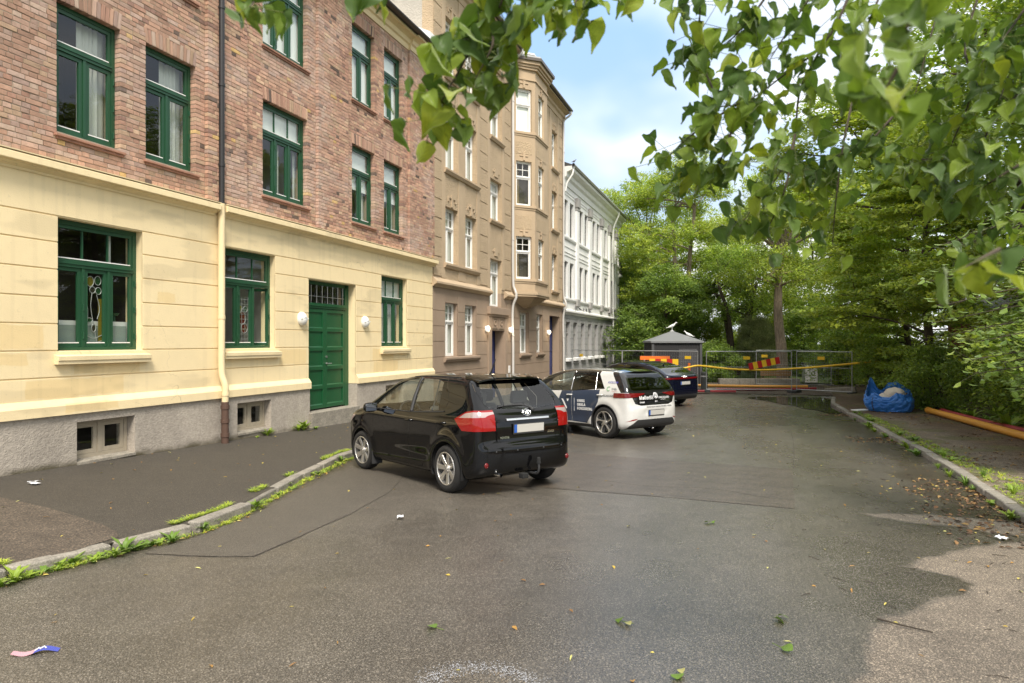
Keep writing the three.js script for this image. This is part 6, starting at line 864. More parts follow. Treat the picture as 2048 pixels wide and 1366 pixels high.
// small leaf: 4 triangles, folded on the midrib, along +y from the origin
function leafPts(L, W) { return { v: [[0, 0, 0], [-W * 0.5, L * 0.38, W * 0.14], [-W * 0.36, L * 0.72, W * 0.10], [0, L, -L * 0.08], [W * 0.36, L * 0.72, W * 0.10], [W * 0.5, L * 0.38, W * 0.14], [0, L * 0.5, 0]], f: [[0, 6, 1], [1, 6, 2], [2, 6, 3], [0, 5, 6], [5, 4, 6], [4, 3, 6]] }; }
function clumpGeo(n, R, L, W, droop, flat = 0) {
  const pos = [], q = new THREE.Quaternion(), e = new THREE.Euler(), v = V3(), lp = leafPts(L, W);
  for (let k = 0; k < n; k++) { const th = rr(0, 2 * PI), cz = rr(-1, 1), r = R * Math.cbrt(rnd()), c = V3(Math.cos(th) * Math.sqrt(1 - cz * cz) * r, cz * r * (1 - flat * 0.6), Math.sin(th) * Math.sqrt(1 - cz * cz) * r); e.set(rr(-0.7, 0.7) + PI / 2 + droop, rr(0, 2 * PI), rr(-0.6, 0.6), 'YXZ'); q.setFromEuler(e); const sc = rr(0.65, 1.2);
    for (const f of lp.f) for (const i of f) { v.set(...lp.v[i]).multiplyScalar(sc).applyQuaternion(q).add(c); pos.push(v.x, v.y, v.z); } }
  const g = new THREE.BufferGeometry(); g.setAttribute('position', new THREE.Float32BufferAttribute(pos, 3)); g.computeVertexNormals(); return g;
}
function limb(a, b, r0, r1, wob, n = 7) { const pts = [], rs = []; const d = a.distanceTo(b); for (let i = 0; i <= n; i++) { const u = i / n, p = a.clone().lerp(b, u); const k = Math.sin(u * PI) * wob * d; p.x += k * (noise3(a.x * 3 + u * 2, b.y, 1.3) - 0.5); p.z += k * (noise3(a.z * 3 + u * 2, b.x, 4.3) - 0.5); p.y += Math.sin(u * PI) * d * 0.06; pts.push(p); rs.push(mix(r0, r1, Math.pow(u, 0.8))); } return { pts, g: taper(pts, rs, 7) }; }
// o: x, s, y0, h, r (trunk), lean, rx, rz, base (height where the crown begins), lobes, n (clumps), leaf, tones, group
function makeTree(name, label, o) {
  const t = thing(name, label, o.category ?? 'tree', o.x, o.y0 ?? -0.4, -o.s, 0, o.group), wood = [], lob = [];
  const top = V3(o.lean?.[0] ?? 0, o.h * (o.fork ?? 0.62), -(o.lean?.[1] ?? 0)); let trunk = null;
  const stems = o.stems ?? 1;
  for (let k = 0; k < stems; k++) { const a = k / stems * 6.28 + 0.6, tp = top.clone().add(V3(stems > 1 ? Math.cos(a) * (o.spread ?? 1.3) : 0, 0, stems > 1 ? Math.sin(a) * (o.spread ?? 1.3) : 0)), bs = V3(stems > 1 ? Math.cos(a) * o.r : 0, -0.1, stems > 1 ? Math.sin(a) * o.r : 0); const l = limb(bs, tp, o.r, o.r * 0.45, 0.12, 10); trunk ??= l; wood.push(l.g); (o._st ??= []).push(l); }
  const cy = (o.base + o.h) / 2, ry = (o.h - o.base) / 2;
  for (let k = 0; k < o.lobes; k++) { // boughs with a mass of leaves at each end
    let p, tries = 0; do { const th = rr(0, 2 * PI), v = rr(-1, 1), q = Math.sqrt(1 - v * v) * rr(0.45, 1); p = V3(Math.cos(th) * q * o.rx + top.x, cy + v * ry * 0.92, Math.sin(th) * q * (o.rz ?? o.rx) + top.z * 0.7); } while (++tries < 12 && lob.some(l => l.p.distanceTo(p) < o.lr * 0.85));
    if (o.bias) { p.x += o.bias[0] * (p.y / o.h); p.z -= o.bias[1] * (p.y / o.h); }
    const st = o._st[k % stems], at = st.pts[Math.min(10, Math.max(3, Math.round(clamp((p.y - 0.8) / top.y, 0.25, 1) * 10)))]; const l = limb(at, p, o.r * 0.28, 0.02, 0.3); wood.push(l.g); lob.push({ p, r: o.lr * rr(0.7, 1.2), l });
    for (let j = 0; j < 3; j++) { const m = l.pts[4 + j]; wood.push(limb(m, p.clone().add(V3(rr(-1, 1), rr(-0.6, 0.8), rr(-1, 1)).multiplyScalar(o.lr * 0.8)), o.r * 0.09, 0.008, 0.3, 4).g); }
  }
  mesh('trunk', wood, o.bark ?? M.bark, t);
  const crown = part('crown', t); stuff(crown); const per = Math.ceil(o.n * 0.72 / 3);
  for (let v = 0; v < 3; v++) { const g = clumpGeo(o.per ?? 14, o.cr ?? 0.34, o.leaf, o.leaf * (o.wide ?? 0.62), o.droop ?? 0.35, o.flat ?? 0.5), im = shade(new THREE.InstancedMesh(g, o.mat ?? M.leafMass, per)), m = new THREE.Matrix4(), q = new THREE.Quaternion(); im.name = 'foliage'; stuff(im);
    for (let i = 0; i < per; i++) { const L = lob[Math.floor(rnd() * lob.length)], th = rr(0, 2 * PI), cz = rr(-0.8, 1), r = L.r * (0.35 + 0.65 * Math.sqrt(rnd())), c = V3(Math.cos(th) * Math.sqrt(1 - cz * cz) * r, cz * r * 0.72, Math.sin(th) * Math.sqrt(1 - cz * cz) * r).add(L.p); if (o.layer) c.y = Math.round(c.y / o.layer + 0.3 * Math.sin(L.p.x * 3 + L.p.z)) * o.layer + rr(-0.05, 0.05) - 0.16 * Math.hypot(c.x - L.p.x, c.z - L.p.z); if (c.y < (o.min ?? 0.25)) c.y = (o.min ?? 0.25) + rnd() * 0.3; if (o.clip) o.clip(c);
      q.setFromEuler(new THREE.Euler(rr(-0.25, 0.25), rr(0, 6.28), rr(-0.25, 0.25))); const sc = rr(0.75, 1.2); m.compose(c, q, V3(sc, sc, sc)); im.setMatrixAt(i, m); const a = pick(o.tones), k = rr(0.75, 1.25); im.setColorAt(i, col(a[0] * k, a[1] * k, a[2] * k)); }
    crown.add(im); }
  return t;
}
// reflected and transmitted shares together
const fresh = [[0.30, 0.42, 0.036], [0.24, 0.36, 0.034], [0.37, 0.48, 0.04], [0.18, 0.29, 0.03]], deep = [[0.18, 0.29, 0.03], [0.23, 0.35, 0.034], [0.14, 0.24, 0.028], [0.28, 0.39, 0.036]], lime = [[0.40, 0.49, 0.04], [0.32, 0.43, 0.036], [0.46, 0.53, 0.045], [0.24, 0.35, 0.032]];
const mid = [...deep, ...fresh];
// row along the verge
const vr = 'trees along the overgrown verge';
makeTree('verge_tree', 'broad-leaved verge tree whose boughs hang over the yellow pipe', { x: 7.0, s: 15.0, y0: -0.1, h: 12.5, r: 0.17, rx: 3.9, base: 1.6, lobes: 26, lr: 1.35, n: 5200, leaf: 0.15, tones: fresh, flat: 1.2, cr: 0.40, layer: 0.5, group: vr });
makeTree('verge_tree', 'dense verge tree standing behind the blue sack', { x: 6.9, s: 21.2, y0: -0.2, h: 12, r: 0.19, rx: 3.7, base: 0.9, lobes: 30, lr: 1.35, n: 6600, leaf: 0.15, tones: lime, flat: 1.2, cr: 0.40, layer: 0.5, group: vr });
makeTree('verge_tree', 'leaning verge tree reaching over the road by the puddle', { x: 6.0, s: 27.3, y0: -0.25, h: 11.5, r: 0.18, rx: 3.6, base: 0.7, lobes: 30, lr: 1.3, n: 6600, leaf: 0.15, tones: lime, bias: [-2.6, 0.5], flat: 1.2, cr: 0.40, layer: 0.5, group: vr });
makeTree('verge_tree', 'bright green verge tree beside the end of the mesh fence', { x: 6.6, s: 34.0, y0: -0.4, h: 11, r: 0.17, rx: 3.3, base: 0.8, lobes: 26, lr: 1.3, n: 4800, leaf: 0.16, tones: lime, bias: [-1.8, 0], flat: 1.2, cr: 0.40, layer: 0.5, group: vr });
makeTree('verge_tree', 'dark tall verge tree rising behind the verge row', { x: 11.5, s: 27, y0: -0.3, h: 15, r: 0.25, rx: 4.6, base: 2.5, lobes: 26, lr: 1.8, n: 4200, leaf: 0.16, tones: mid, flat: 1.2, cr: 0.40, layer: 0.5, group: vr });
makeTree('verge_tree', 'tall tree behind the verge row near the brick outbuilding', { x: 11.0, s: 18.5, y0: -0.3, h: 15, r: 0.25, rx: 4.4, base: 3.0, lobes: 24, lr: 1.8, n: 3800, leaf: 0.16, tones: mid, flat: 1.2, cr: 0.40, layer: 0.5, group: vr });
makeTree('verge_tree', 'tall fresh green tree over the far end of the verge', { x: 10.5, s: 42, y0: -0.4, h: 14, r: 0.24, rx: 4.6, base: 1.5, lobes: 26, lr: 1.9, n: 3800, leaf: 0.18, tones: fresh, bias: [-2, 0], flat: 1.2, cr: 0.40, layer: 0.5, group: vr });
const sg = 'shrubs under the verge trees';
[[5.6, 25.2, 1.9, 'low dark shrub beside the blue sack'], [6.9, 23.0, 2.4, 'rounded shrub behind the end of the yellow pipe'], [7.0, 20.3, 2.3, 'leafy shrub along the middle of the yellow pipe'], [7.0, 17.8, 2.2, 'low leafy shrub over the red pipe'], [5.2, 29.2, 2.2, 'broad shrub beside the puddle'], [5.4, 33.0, 2.4, 'light green shrub at the fence end']].forEach(([x, s, h, l], i) => makeTree('verge_shrub', l, { category: 'shrub', x, s, y0: -0.25, h, r: 0.035, stems: 4, spread: 0.5, rx: 1.25, base: 0.15, lobes: 14, lr: 0.55, n: 950, leaf: 0.105, cr: 0.24, tones: i % 2 ? mid : fresh, min: 0.1, group: sg }));
// park trees beyond the fence
const pt = 'park trees beyond the fence';
makeTree('park_tree', 'tall light green ash tree behind the white corner house', { x: -8.2, s: 58, y0: -0.4, h: 16.5, r: 0.34, rx: 5.6, base: 3.0, lobes: 38, lr: 1.7, n: 6000, leaf: 0.20, wide: 0.5, tones: lime, group: pt });
makeTree('park_tree', 'tall twin-stemmed tree behind the grey shed', { x: -4.5, s: 50, y0: -0.3, h: 15.5, r: 0.24, stems: 2, spread: 1.0, fork: 0.75, rx: 4.4, base: 3.6, lobes: 36, lr: 1.35, n: 5200, leaf: 0.17, wide: 0.5, tones: lime, bark: M.barkPale, group: pt });
makeTree('park_tree', 'dark spreading tree beside the white corner house', { x: -9.2, s: 55.5, y0: -0.4, h: 8.5, r: 0.22, rx: 3.6, base: 0.8, lobes: 26, lr: 1.5, n: 4200, leaf: 0.16, tones: deep, group: pt });
makeTree('park_tree', 'dark leafy tree in front of the twin-stemmed tree', { x: -5.4, s: 47.0, y0: -0.3, h: 7.4, r: 0.17, rx: 2.6, base: 1.2, lobes: 22, lr: 1.1, n: 3400, leaf: 0.15, tones: deep, group: pt });
makeTree('park_tree', 'dark multi-stemmed tree with bare lower limbs', { x: -1.0, s: 47.5, y0: -0.2, h: 8.5, r: 0.2, stems: 4, spread: 1.7, fork: 0.7, rx: 3.0, base: 3.4, lobes: 22, lr: 0.95, n: 2200, leaf: 0.15, tones: fresh, group: pt });
makeTree('park_tree', 'tree with a thick pale trunk on the lawn', { x: 1.75, s: 41.5, y0: -0.45, h: 12, r: 0.36, rx: 3.6, base: 4.6, lobes: 26, lr: 1.2, n: 3300, leaf: 0.15, tones: lime, bark: M.barkPale, group: pt });
makeTree('park_tree', 'slender fresh green tree behind the pale trunk', { x: 4.3, s: 53, y0: 0, h: 12, r: 0.2, rx: 3.6, base: 2.4, lobes: 24, lr: 1.5, n: 3200, leaf: 0.19, tones: lime, group: pt });
makeTree('park_tree', 'distant tall tree between the twin-stemmed and the pale-trunked tree', { x: 0.2, s: 72, y0: -0.2, h: 15, r: 0.3, rx: 5.5, base: 5.0, lobes: 26, lr: 1.9, n: 3000, leaf: 0.24, tones: lime, group: pt });
makeTree('park_tree', 'distant fresh tree at the far lawn edge', { x: 9, s: 68, y0: -0.2, h: 13, r: 0.3, rx: 5.2, base: 2, lobes: 26, lr: 2.0, n: 3200, leaf: 0.24, tones: fresh, group: pt });
makeTree('park_tree', 'distant dark tree far behind the shed', { x: -13, s: 80, y0: -0.2, h: 16, r: 0.3, rx: 7, base: 1.5, lobes: 30, lr: 2.4, n: 3600, leaf: 0.28, tones: deep, group: pt });
makeTree('juniper_bush', 'bushy olive green conifer on the lawn beside the pale trunk', { category: 'bush', x: 0.3, s: 45.2, y0: -0.3, h: 3.7, r: 0.09, rx: 1.25, base: 0.2, lobes: 26, lr: 0.55, n: 2600, leaf: 0.13, wide: 0.13, per: 30, cr: 0.26, droop: -1.1, tones: [[0.20, 0.24, 0.07], [0.26, 0.29, 0.10], [0.15, 0.19, 0.06]], min: 0.05 });
makeTree('round_bush', 'dense dark round bush behind the fence beside the shed', { category: 'bush', x: -1.75, s: 42.3, y0: -0.45, h: 2.3, r: 0.05, stems: 3, spread: 0.4, rx: 1.25, base: 0.1, lobes: 16, lr: 0.6, n: 1600, leaf: 0.09, cr: 0.22, tones: deep, min: 0.05 });
// red brick outbuilding glimpsed behind the verge trees
{ const b = thing('brick_outbuilding', 'low dark red brick outbuilding half hidden behind the verge trees', 'outbuilding', 9.6, -0.3, -31.5, -PI / 2);
  const rm = std({ color: col(0.20, 0.055, 0.038), map: rep(T.mottle, 0.7), roughness: 0.9 }); const hs = [[-6, -4.8, 0.9, 2.3], [-2, -0.8, 0.9, 2.3], [2, 3.2, 0.9, 2.3]];
  mesh('wall', [slab(-9, 6, 0, 3.6, 0, 0.3, hs), bx(5.7, 6, 0, 3.6, -6, -0.3), bx(-9, -8.7, 0, 3.6, -6, -0.3)], rm, b); mesh('roof', prof([[0.4, 3.5], [0.4, 3.6], [-3, 5.4], [-6.4, 3.6], [-6.4, 3.5]], -9.3, 6.3), M.roofTile, b);
  for (const h of hs) windowUnit(b, { x0: h[0], x1: h[1], y0: h[2], y1: h[3], z: -0.1, cols: 2, mat: M.whitePaint }); mesh('downpipe', bar([5.2, 0, 0.1], [5.2, 3.5, 0.1], 0.05), M.zinc, b);
  const cg = []; for (let y = 0.0; y < 3.5; y += 0.16) cg.push(bx(-9, 6, y, y + 0.012, -0.01, 0.006)); }
const SPRAYS = [
  [24,0.098,[[-0.731,3.069,-1.919],[-0.828,3.006,-2.082],[-0.851,2.842,-1.989],[-0.866,2.693,-1.873],[-0.979,2.687,-2.030]]],
  [9,0.092,[[-0.744,3.146,-2.065],[-0.700,2.974,-1.920],[-0.789,2.994,-2.069]]],
  [8,0.090,[[-0.835,3.015,-2.098],[-0.742,2.856,-1.947],[-0.803,2.761,-1.956]]],
  [9,0.090,[[-0.660,3.174,-2.148],[-0.600,3.005,-2.005],[-0.619,3.044,-2.183]]],
  [7,0.085,[[-0.539,3.217,-2.273],[-0.546,3.112,-2.231],[-0.518,3.007,-2.086]]],
  [3,0.080,[[-0.365,3.212,-2.326],[-0.355,3.073,-2.199]]],
  [3,0.085,[[-1.080,3.048,-1.757],[-1.032,2.927,-1.660]]],
  [6,0.085,[[-1.257,2.985,-1.546],[-1.357,2.963,-1.636],[-1.268,2.849,-1.500]]],
  [22,0.080,[[0.411,3.421,-3.001],[0.268,3.084,-2.830],[0.136,3.053,-3.032],[-0.019,2.896,-2.849],[-0.125,2.838,-2.694]]],
  [22,0.078,[[-0.038,2.915,-2.898],[-0.091,2.690,-2.756],[-0.159,2.652,-2.985],[-0.275,2.572,-2.813]]],
  [18,0.080,[[-0.104,2.819,-2.614],[-0.179,3.075,-2.822],[-0.178,3.202,-2.663],[-0.156,3.296,-2.597]]],
  [24,0.076,[[0.277,3.123,-2.928],[0.202,3.026,-3.158],[0.175,2.802,-3.037],[0.120,2.624,-2.874],[0.020,2.535,-3.096],[-0.039,2.421,-2.960]]],
  [16,0.078,[[0.166,2.757,-2.876],[0.126,2.531,-2.806],[0.059,2.394,-3.019]]],
  [16,0.076,[[-0.037,2.901,-2.857],[-0.202,2.765,-2.743],[-0.339,2.719,-2.936]]],
  [16,0.080,[[0.124,3.347,-2.757],[-0.017,3.116,-2.654],[-0.132,3.097,-2.842]]],
  [14,0.078,[[0.325,3.552,-3.226],[0.171,3.246,-2.968],[0.075,3.072,-2.902]]],
  [10,0.075,[[0.121,2.685,-3.133],[0.243,2.646,-3.191],[0.349,2.605,-3.457]]],
  [14,0.075,[[0.442,3.074,-3.378],[0.364,2.750,-3.140],[0.335,2.535,-3.095],[0.347,2.383,-3.345]]],
  [16,0.075,[[0.554,2.868,-3.116],[0.430,2.731,-3.014],[0.305,2.733,-3.216]]],
  [14,0.078,[[0.529,3.437,-3.074],[0.406,3.116,-2.842],[0.314,2.936,-2.780]]],
  [26,0.076,[[0.921,3.478,-3.290],[0.810,3.135,-3.167],[0.792,2.900,-3.002],[0.776,2.739,-3.241],[0.715,2.536,-3.131]]],
  [22,0.078,[[1.072,3.001,-3.020],[0.811,2.728,-2.817],[0.812,2.646,-3.047],[0.691,2.543,-2.885]]],
  [16,0.078,[[1.099,2.708,-3.097],[0.851,2.546,-2.957],[0.811,2.517,-3.171]]],
  [14,0.075,[[0.590,2.798,-3.318],[0.665,2.682,-3.141],[0.733,2.694,-3.131]]],
  [20,0.080,[[1.042,3.318,-3.021],[0.859,3.041,-2.827],[0.733,2.885,-2.695]]],
  [16,0.076,[[1.268,2.522,-3.574],[1.002,2.447,-3.418],[0.936,2.374,-3.659]]],
  [14,0.076,[[0.842,3.609,-3.517],[0.708,3.209,-3.260],[0.642,2.968,-3.202]]],
  [12,0.080,[[1.043,3.169,-2.940],[0.962,3.015,-3.116],[0.844,2.816,-2.880]]],
  [5,0.095,[[0.288,2.563,-1.260],[0.272,2.530,-1.357],[0.241,2.456,-1.316]]],
  [4,0.090,[[0.289,2.516,-1.527],[0.250,2.442,-1.556]]],
  [3,0.090,[[0.522,2.154,-1.782],[0.426,2.106,-1.663]]]];
{ // foreground lime tree: trunk beside the camera, boughs overhead, single leaves on hanging sprays
  const lt = thing('lime_tree', 'lime tree with heart-shaped leaves hanging from overhead boughs', 'tree', 4.3, 0.1, -0.6);
  const O = lt.position, W = a => V3(a[0] - O.x, a[1] - O.y, a[2] - O.z), wood = [];
  wood.push(taper([V3(0, -0.2, 0), V3(0.03, 1.2, 0), V3(-0.05, 2.6, -0.05), V3(-0.1, 4.0, -0.1), V3(0.05, 5.6, -0.1), V3(0.1, 7.5, 0.1)], [0.24, 0.20, 0.18, 0.16, 0.12, 0.05], 14));
  const hubs = [V3(2.6, 4.3, -1.7), V3(1.0, 4.0, -2.2), V3(-0.3, 3.75, -2.2), V3(-1.0, 3.55, -1.9)].map(p => p.sub(O)), crotch = V3(-0.1, 3.9, -0.1);
  wood.push(taper([crotch, crotch.clone().lerp(hubs[0], 0.5).add(V3(0, 0.25, 0)), hubs[0], hubs[1], hubs[2], hubs[3]], [0.085, 0.07, 0.055, 0.04, 0.026, 0.012], 9));
  const low = V3(2.0, 3.2, -2.0).sub(O); wood.push(taper([crotch.clone().add(V3(0, -0.5, 0)), V3(-0.9, 3.45, -0.7), low.clone().add(V3(0.3, 0.25, 0.25)), low], [0.07, 0.055, 0.04, 0.028], 9));
  const leaves = [], anchors = [...hubs, low];
  for (const [n, size, P] of SPRAYS) { const pts = P.map(W), c = new THREE.CatmullRomCurve3(pts), q = c.getPoints(14); wood.push(taper(q, q.map((_, i) => mix(0.0055, 0.0016, i / 14)), 6));
    let near = anchors[0]; for (const a of anchors) if (a.distanceTo(pts[0]) < near.distanceTo(pts[0])) near = a; if (near.distanceTo(pts[0]) > 0.12 && P[0][1] > 1.95 + 0.5 * (-P[0][0] * 0.3293 - P[0][2] * 0.9443)) wood.push(taper([near, near.clone().lerp(pts[0], 0.5).add(V3(0, 0.05, 0)), pts[0]], [0.009, 0.007, 0.0055], 6));
    for (let k = 0; k < n * 2.2; k++) { const u = clamp((k + rnd()) / (n * 2.2) * 0.9 + 0.1, 0, 1), p = c.getPoint(u); const side = V3(rr(-1, 1), rr(-0.7, 0.35), rr(-1, 1)).normalize().multiplyScalar(rr(0.02, n < 10 ? 0.09 : 0.17)); leaves.push({ a: p, p: p.clone().add(side), size: size * rr(0.5, 1.08), n: rnd() }); } }
  const leafShape = v => { // heart-shaped blade, stalk at the origin, tip along -y, cupped and toothed
    const rows = 7, pos = [], uv = [], idx = [], half = [0.0, 0.40, 0.52, 0.50, 0.40, 0.23, 0.07, 0], yy = [0.06, 0.10, -0.06, -0.28, -0.52, -0.76, -0.95, -1.08];
    for (let r = 0; r <= rows; r++) for (let k = -2; k <= 2; k++) { const tooth = Math.abs(k) === 2 && r % 2 ? 0.94 : 1, x = half[r] * k / 2 * tooth, y = yy[r] + (r === 0 ? -0.10 * (k === 0 ? 1 : 0) : 0) - (Math.abs(k) === 2 ? 0.02 : 0), z = 0.16 * Math.pow(Math.abs(k) / 2, 1.4) * (1 + 0.5 * v) * (half[r] > 0.1 ? 1 : 0) - 0.22 * (0.6 + v * 0.5) * y * y + 0.05 * Math.sin(r * 2.1 + k * 1.7 + v * 5); pos.push(x, y, z); uv.push(k / 4 + 0.5, r / rows); }
    for (let r = 0; r < rows; r++) for (let k = 0; k < 4; k++) { const a = r * 5 + k, b = a + 5; idx.push(a, b, a + 1, a + 1, b, b + 1); }
    const g = new THREE.BufferGeometry(); g.setAttribute('position', new THREE.Float32BufferAttribute(pos, 3)); g.setAttribute('uv', new THREE.Float32BufferAttribute(uv, 2)); g.setIndex(idx); g.computeVertexNormals(); return g; };
  const shapes = [0, 0.4, 0.8, 1.3].map(leafShape), veins = tex(128, 128, (u, v) => { const x = Math.abs(u - 0.5) * 2, mid = Math.exp(-((x / 0.05) ** 2)), br = Math.exp(-(((((v + x * 0.35) * 7) % 1 - 0.5) / 0.12) ** 2)) * sst(1, 0.1, x); const a = 0.80 + 0.22 * mid + 0.13 * br + 0.10 * (tfbm(u, v, 8, 3, 2) - 0.5); return [a, a, a]; });
  const tones = [[0.22, 0.34, 0.025], [0.15, 0.26, 0.025], [0.30, 0.42, 0.028], [0.10, 0.19, 0.025], [0.40, 0.48, 0.03], [0.19, 0.30, 0.028]].map(c => { const m = leafMat(...c, 0.55, 0.85); m.map = veins; m.bumpMap = veins; m.bumpScale = 0.002; return m; });
  const stalks = [], eye = V3(0, 1.95, 0).sub(O); leaves.forEach(l => { l.d = l.size / l.p.distanceTo(eye); }); leaves.sort((a, b) => b.d - a.d);
  const put = (o, l) => { const out = l.p.clone().sub(l.a).setY(0).normalize(); const yaw = Math.atan2(out.x, out.z) + rr(-0.9, 0.9); o.position.copy(l.p); o.rotation.set(rr(-1.25, 0.5), yaw, rr(-0.7, 0.7), 'YXZ'); o.scale.set(l.size * rr(0.8, 1.1), l.size, l.size * rr(0.7, 1.6)); };
  leaves.slice(0, 300).forEach((l, i) => put(mesh('leaf', shapes[i % 4], tones[Math.floor(l.n * 6)], lt), l));
  const rest = leaves.slice(300); for (let v = 0; v < 4; v++) { const ls = rest.filter((_, i) => i % 4 === v); if (!ls.length) continue; const im = shade(new THREE.InstancedMesh(shapes[v], tones[v], ls.length)); im.name = 'leaf_mass'; stuff(im); const d = new THREE.Object3D(); ls.forEach((l, i) => { put(d, l); d.updateMatrix(); im.setMatrixAt(i, d.matrix); }); lt.add(im); }
  for (const l of leaves) stalks.push(bar(l.a.toArray(), l.p.toArray(), 0.0011, 4));
  mesh('leaf_stalks', stalks, leafMat(0.14, 0.17, 0.03, 0.2, 0.6), lt).userData.kind = 'stuff';
  mesh('trunk', wood, M.bark, lt);
  // upper crown, overhead and out of the picture
  const crown = part('crown', lt); stuff(crown); const im = shade(new THREE.InstancedMesh(clumpGeo(16, 0.32, 0.09, 0.085, 0.5, 0.4), M.leafMass, 600)); im.name = 'foliage'; stuff(im); const m = new THREE.Matrix4();
  for (let i = 0; i < 600; i++) { const a = rr(0, 6.28), r = 2.4 * Math.sqrt(rnd()), c = V3(Math.cos(a) * r * 0.9 + 1.4, rr(4.8, 8.2), Math.sin(a) * r + 2.6); m.makeRotationY(rr(0, 6)); m.setPosition(c); im.setMatrixAt(i, m); const k = pick(fresh); im.setColorAt(i, col(...k)); } crown.add(im);
}
{ // shrub leaning in from beyond the kerb, twigs with single leaves
  const O = V3(4.7, 0.12, -7.6), sh = thing('overhanging_shrub', 'thin-branched shrub leaning over the kerb with oval leaves', 'shrub', O.x, O.y, O.z), wood = [], leaves = [], stalk = [];
  const tips = [[1.75, 2.30, -7.9], [1.95, 1.95, -7.3], [2.05, 2.6, -7.2], [2.0, 1.65, -7.5], [2.2, 2.15, -6.9], [2.3, 1.45, -7.2], [2.25, 3.0, -7.6], [1.9, 2.9, -8.3], [2.3, 2.5, -6.6], [2.5, 1.9, -6.6], [2.35, 1.75, -7.9], [1.85, 2.15, -8.4]];
  for (const tp of tips.concat(tips.map(q => [q[0] + rr(-0.1, 0.5), q[1] + rr(-0.35, 0.35), q[2] + rr(-0.5, 0.4)]))) { const e = V3(...tp).sub(O), a = V3(rr(-0.15, 0.15), 0, rr(-0.15, 0.15)), m1 = V3(e.x * 0.3, e.y * 0.75 + 0.2, e.z * 0.3), c = new THREE.CatmullRomCurve3([a, m1, V3(e.x * 0.65, e.y * 1.08, e.z * 0.65), e]), q = c.getPoints(18); wood.push(taper(q, q.map((_, i) => mix(0.016, 0.003, i / 18)), 6));
    for (let k = 0; k < 60; k++) { const u = rr(0.40, 1), p = c.getPoint(u), d = V3(rr(-1, 1), rr(-0.4, 0.6), rr(-1, 1)).normalize(); const o = p.clone().addScaledVector(d, rr(0.01, 0.24)); leaves.push({ p: o, d, z: o.distanceTo(V3(0, 1.95, 0).sub(O)) }); stalk.push(bar(p.toArray(), o.toArray(), 0.0016, 4)); } }
  const lp = leafPts(0.095, 0.058), g = new THREE.BufferGeometry(), pos = [], idx = lp.f.flat(); for (const v of lp.v) pos.push(...v); g.setAttribute('position', new THREE.Float32BufferAttribute(pos, 3)); g.setIndex(idx); const gg = g.toNonIndexed(); gg.computeVertexNormals();
  const ms = [[0.20, 0.31, 0.04], [0.26, 0.36, 0.045], [0.14, 0.24, 0.03], [0.32, 0.41, 0.06]].map(c => leafMat(...c, 0.5, 0.9)); const d = new THREE.Object3D(); leaves.sort((a, b) => a.z - b.z);
  const put = (o, l) => { o.position.copy(l.p); o.rotation.set(PI / 2 + rr(-0.3, 0.9), Math.atan2(l.d.x, l.d.z), rr(-0.5, 0.5), 'YXZ'); o.scale.setScalar(rr(0.75, 1.25)); };
  leaves.slice(0, 300).forEach(l => put(mesh('leaf', gg, pick(ms), sh), l)); const rest = leaves.slice(300), im = shade(new THREE.InstancedMesh(gg, ms[0], rest.length)); im.name = 'leaf_mass'; stuff(im); rest.forEach((l, i) => { put(d, l); d.updateMatrix(); im.setMatrixAt(i, d.matrix); }); sh.add(im);
  mesh('stem', wood, M.bark, sh); stuff(mesh('leaf_stalks', stalk, M.twig, sh));
}
// low bushes along the far edge of the lawn
[[-9, 66, 2.6], [-5.5, 69, 2.0], [-2, 64, 1.7], [1.5, 66, 2.3], [4.5, 62, 1.8], [7.5, 60, 2.4], [11, 64, 3.0]].forEach(([x, s, h], i) => makeTree('lawn_bush', 'low green bush along the far edge of the lawn', { category: 'bush', x, s, y0: -0.1, h, r: 0.05, stems: 3, spread: 0.6, rx: 1.9, base: 0.1, lobes: 12, lr: 0.8, n: 500, leaf: 0.2, cr: 0.4, tones: i % 2 ? fresh : deep, min: 0.05, group: 'bushes along the lawn edge' }));

// understorey behind the fence
[[-3.3, 50.5, 4.6, lime, 'airy light bush behind the twin-stemmed tree'], [0.9, 52.5, 4.8, lime, 'airy light bush behind the conifer'], [3.6, 48.5, 4.8, fresh, 'tall fresh green bush behind the pale trunk'], [6.2, 44.5, 4.0, lime, 'light green bush at the lawn edge beside the verge'], [4.9, 38.6, 3.0, fresh, 'leafy bush beside the plank bench'], [-7.2, 45.5, 3.8, deep, 'dark bush between the shed and the white house'], [-1.2, 55.5, 5.0, fresh, 'high fresh bush behind the multi-stemmed tree'], [2.6, 56.5, 4.6, lime, 'high light bush far behind the pale trunk'], [-5.6, 54, 4.4, fresh, 'high bush behind the twin-stemmed tree']].forEach(([x, s, h, tn, l]) => makeTree('park_bush', l, { category: 'bush', x, s, y0: -0.4, h, r: 0.05, stems: 4, spread: 0.8, rx: 1.7, base: 0.2, lobes: 22, lr: 0.85, n: 1700, leaf: 0.15, cr: 0.32, tones: tn, min: 0.05, group: 'bushes behind the fence' }));

makeTree('verge_shrub', 'tall leafy shrub nearest the kerb, over the outer end of the yellow pipe', { category: 'shrub', x: 5.7, s: 12.6, y0: 0, h: 4.2, r: 0.05, stems: 5, spread: 0.8, rx: 1.9, base: 0.5, lobes: 24, lr: 0.7, n: 2600, leaf: 0.11, cr: 0.26, tones: fresh, min: 0.35, group: sg });
makeTree('verge_shrub', 'loose shrub behind the middle of the thick yellow pipe', { category: 'shrub', x: 6.6, s: 16.4, y0: -0.1, h: 3.6, r: 0.045, stems: 4, spread: 0.7, rx: 1.5, base: 0.3, lobes: 18, lr: 0.65, n: 1700, leaf: 0.11, cr: 0.26, tones: mid, min: 0.2, group: sg });
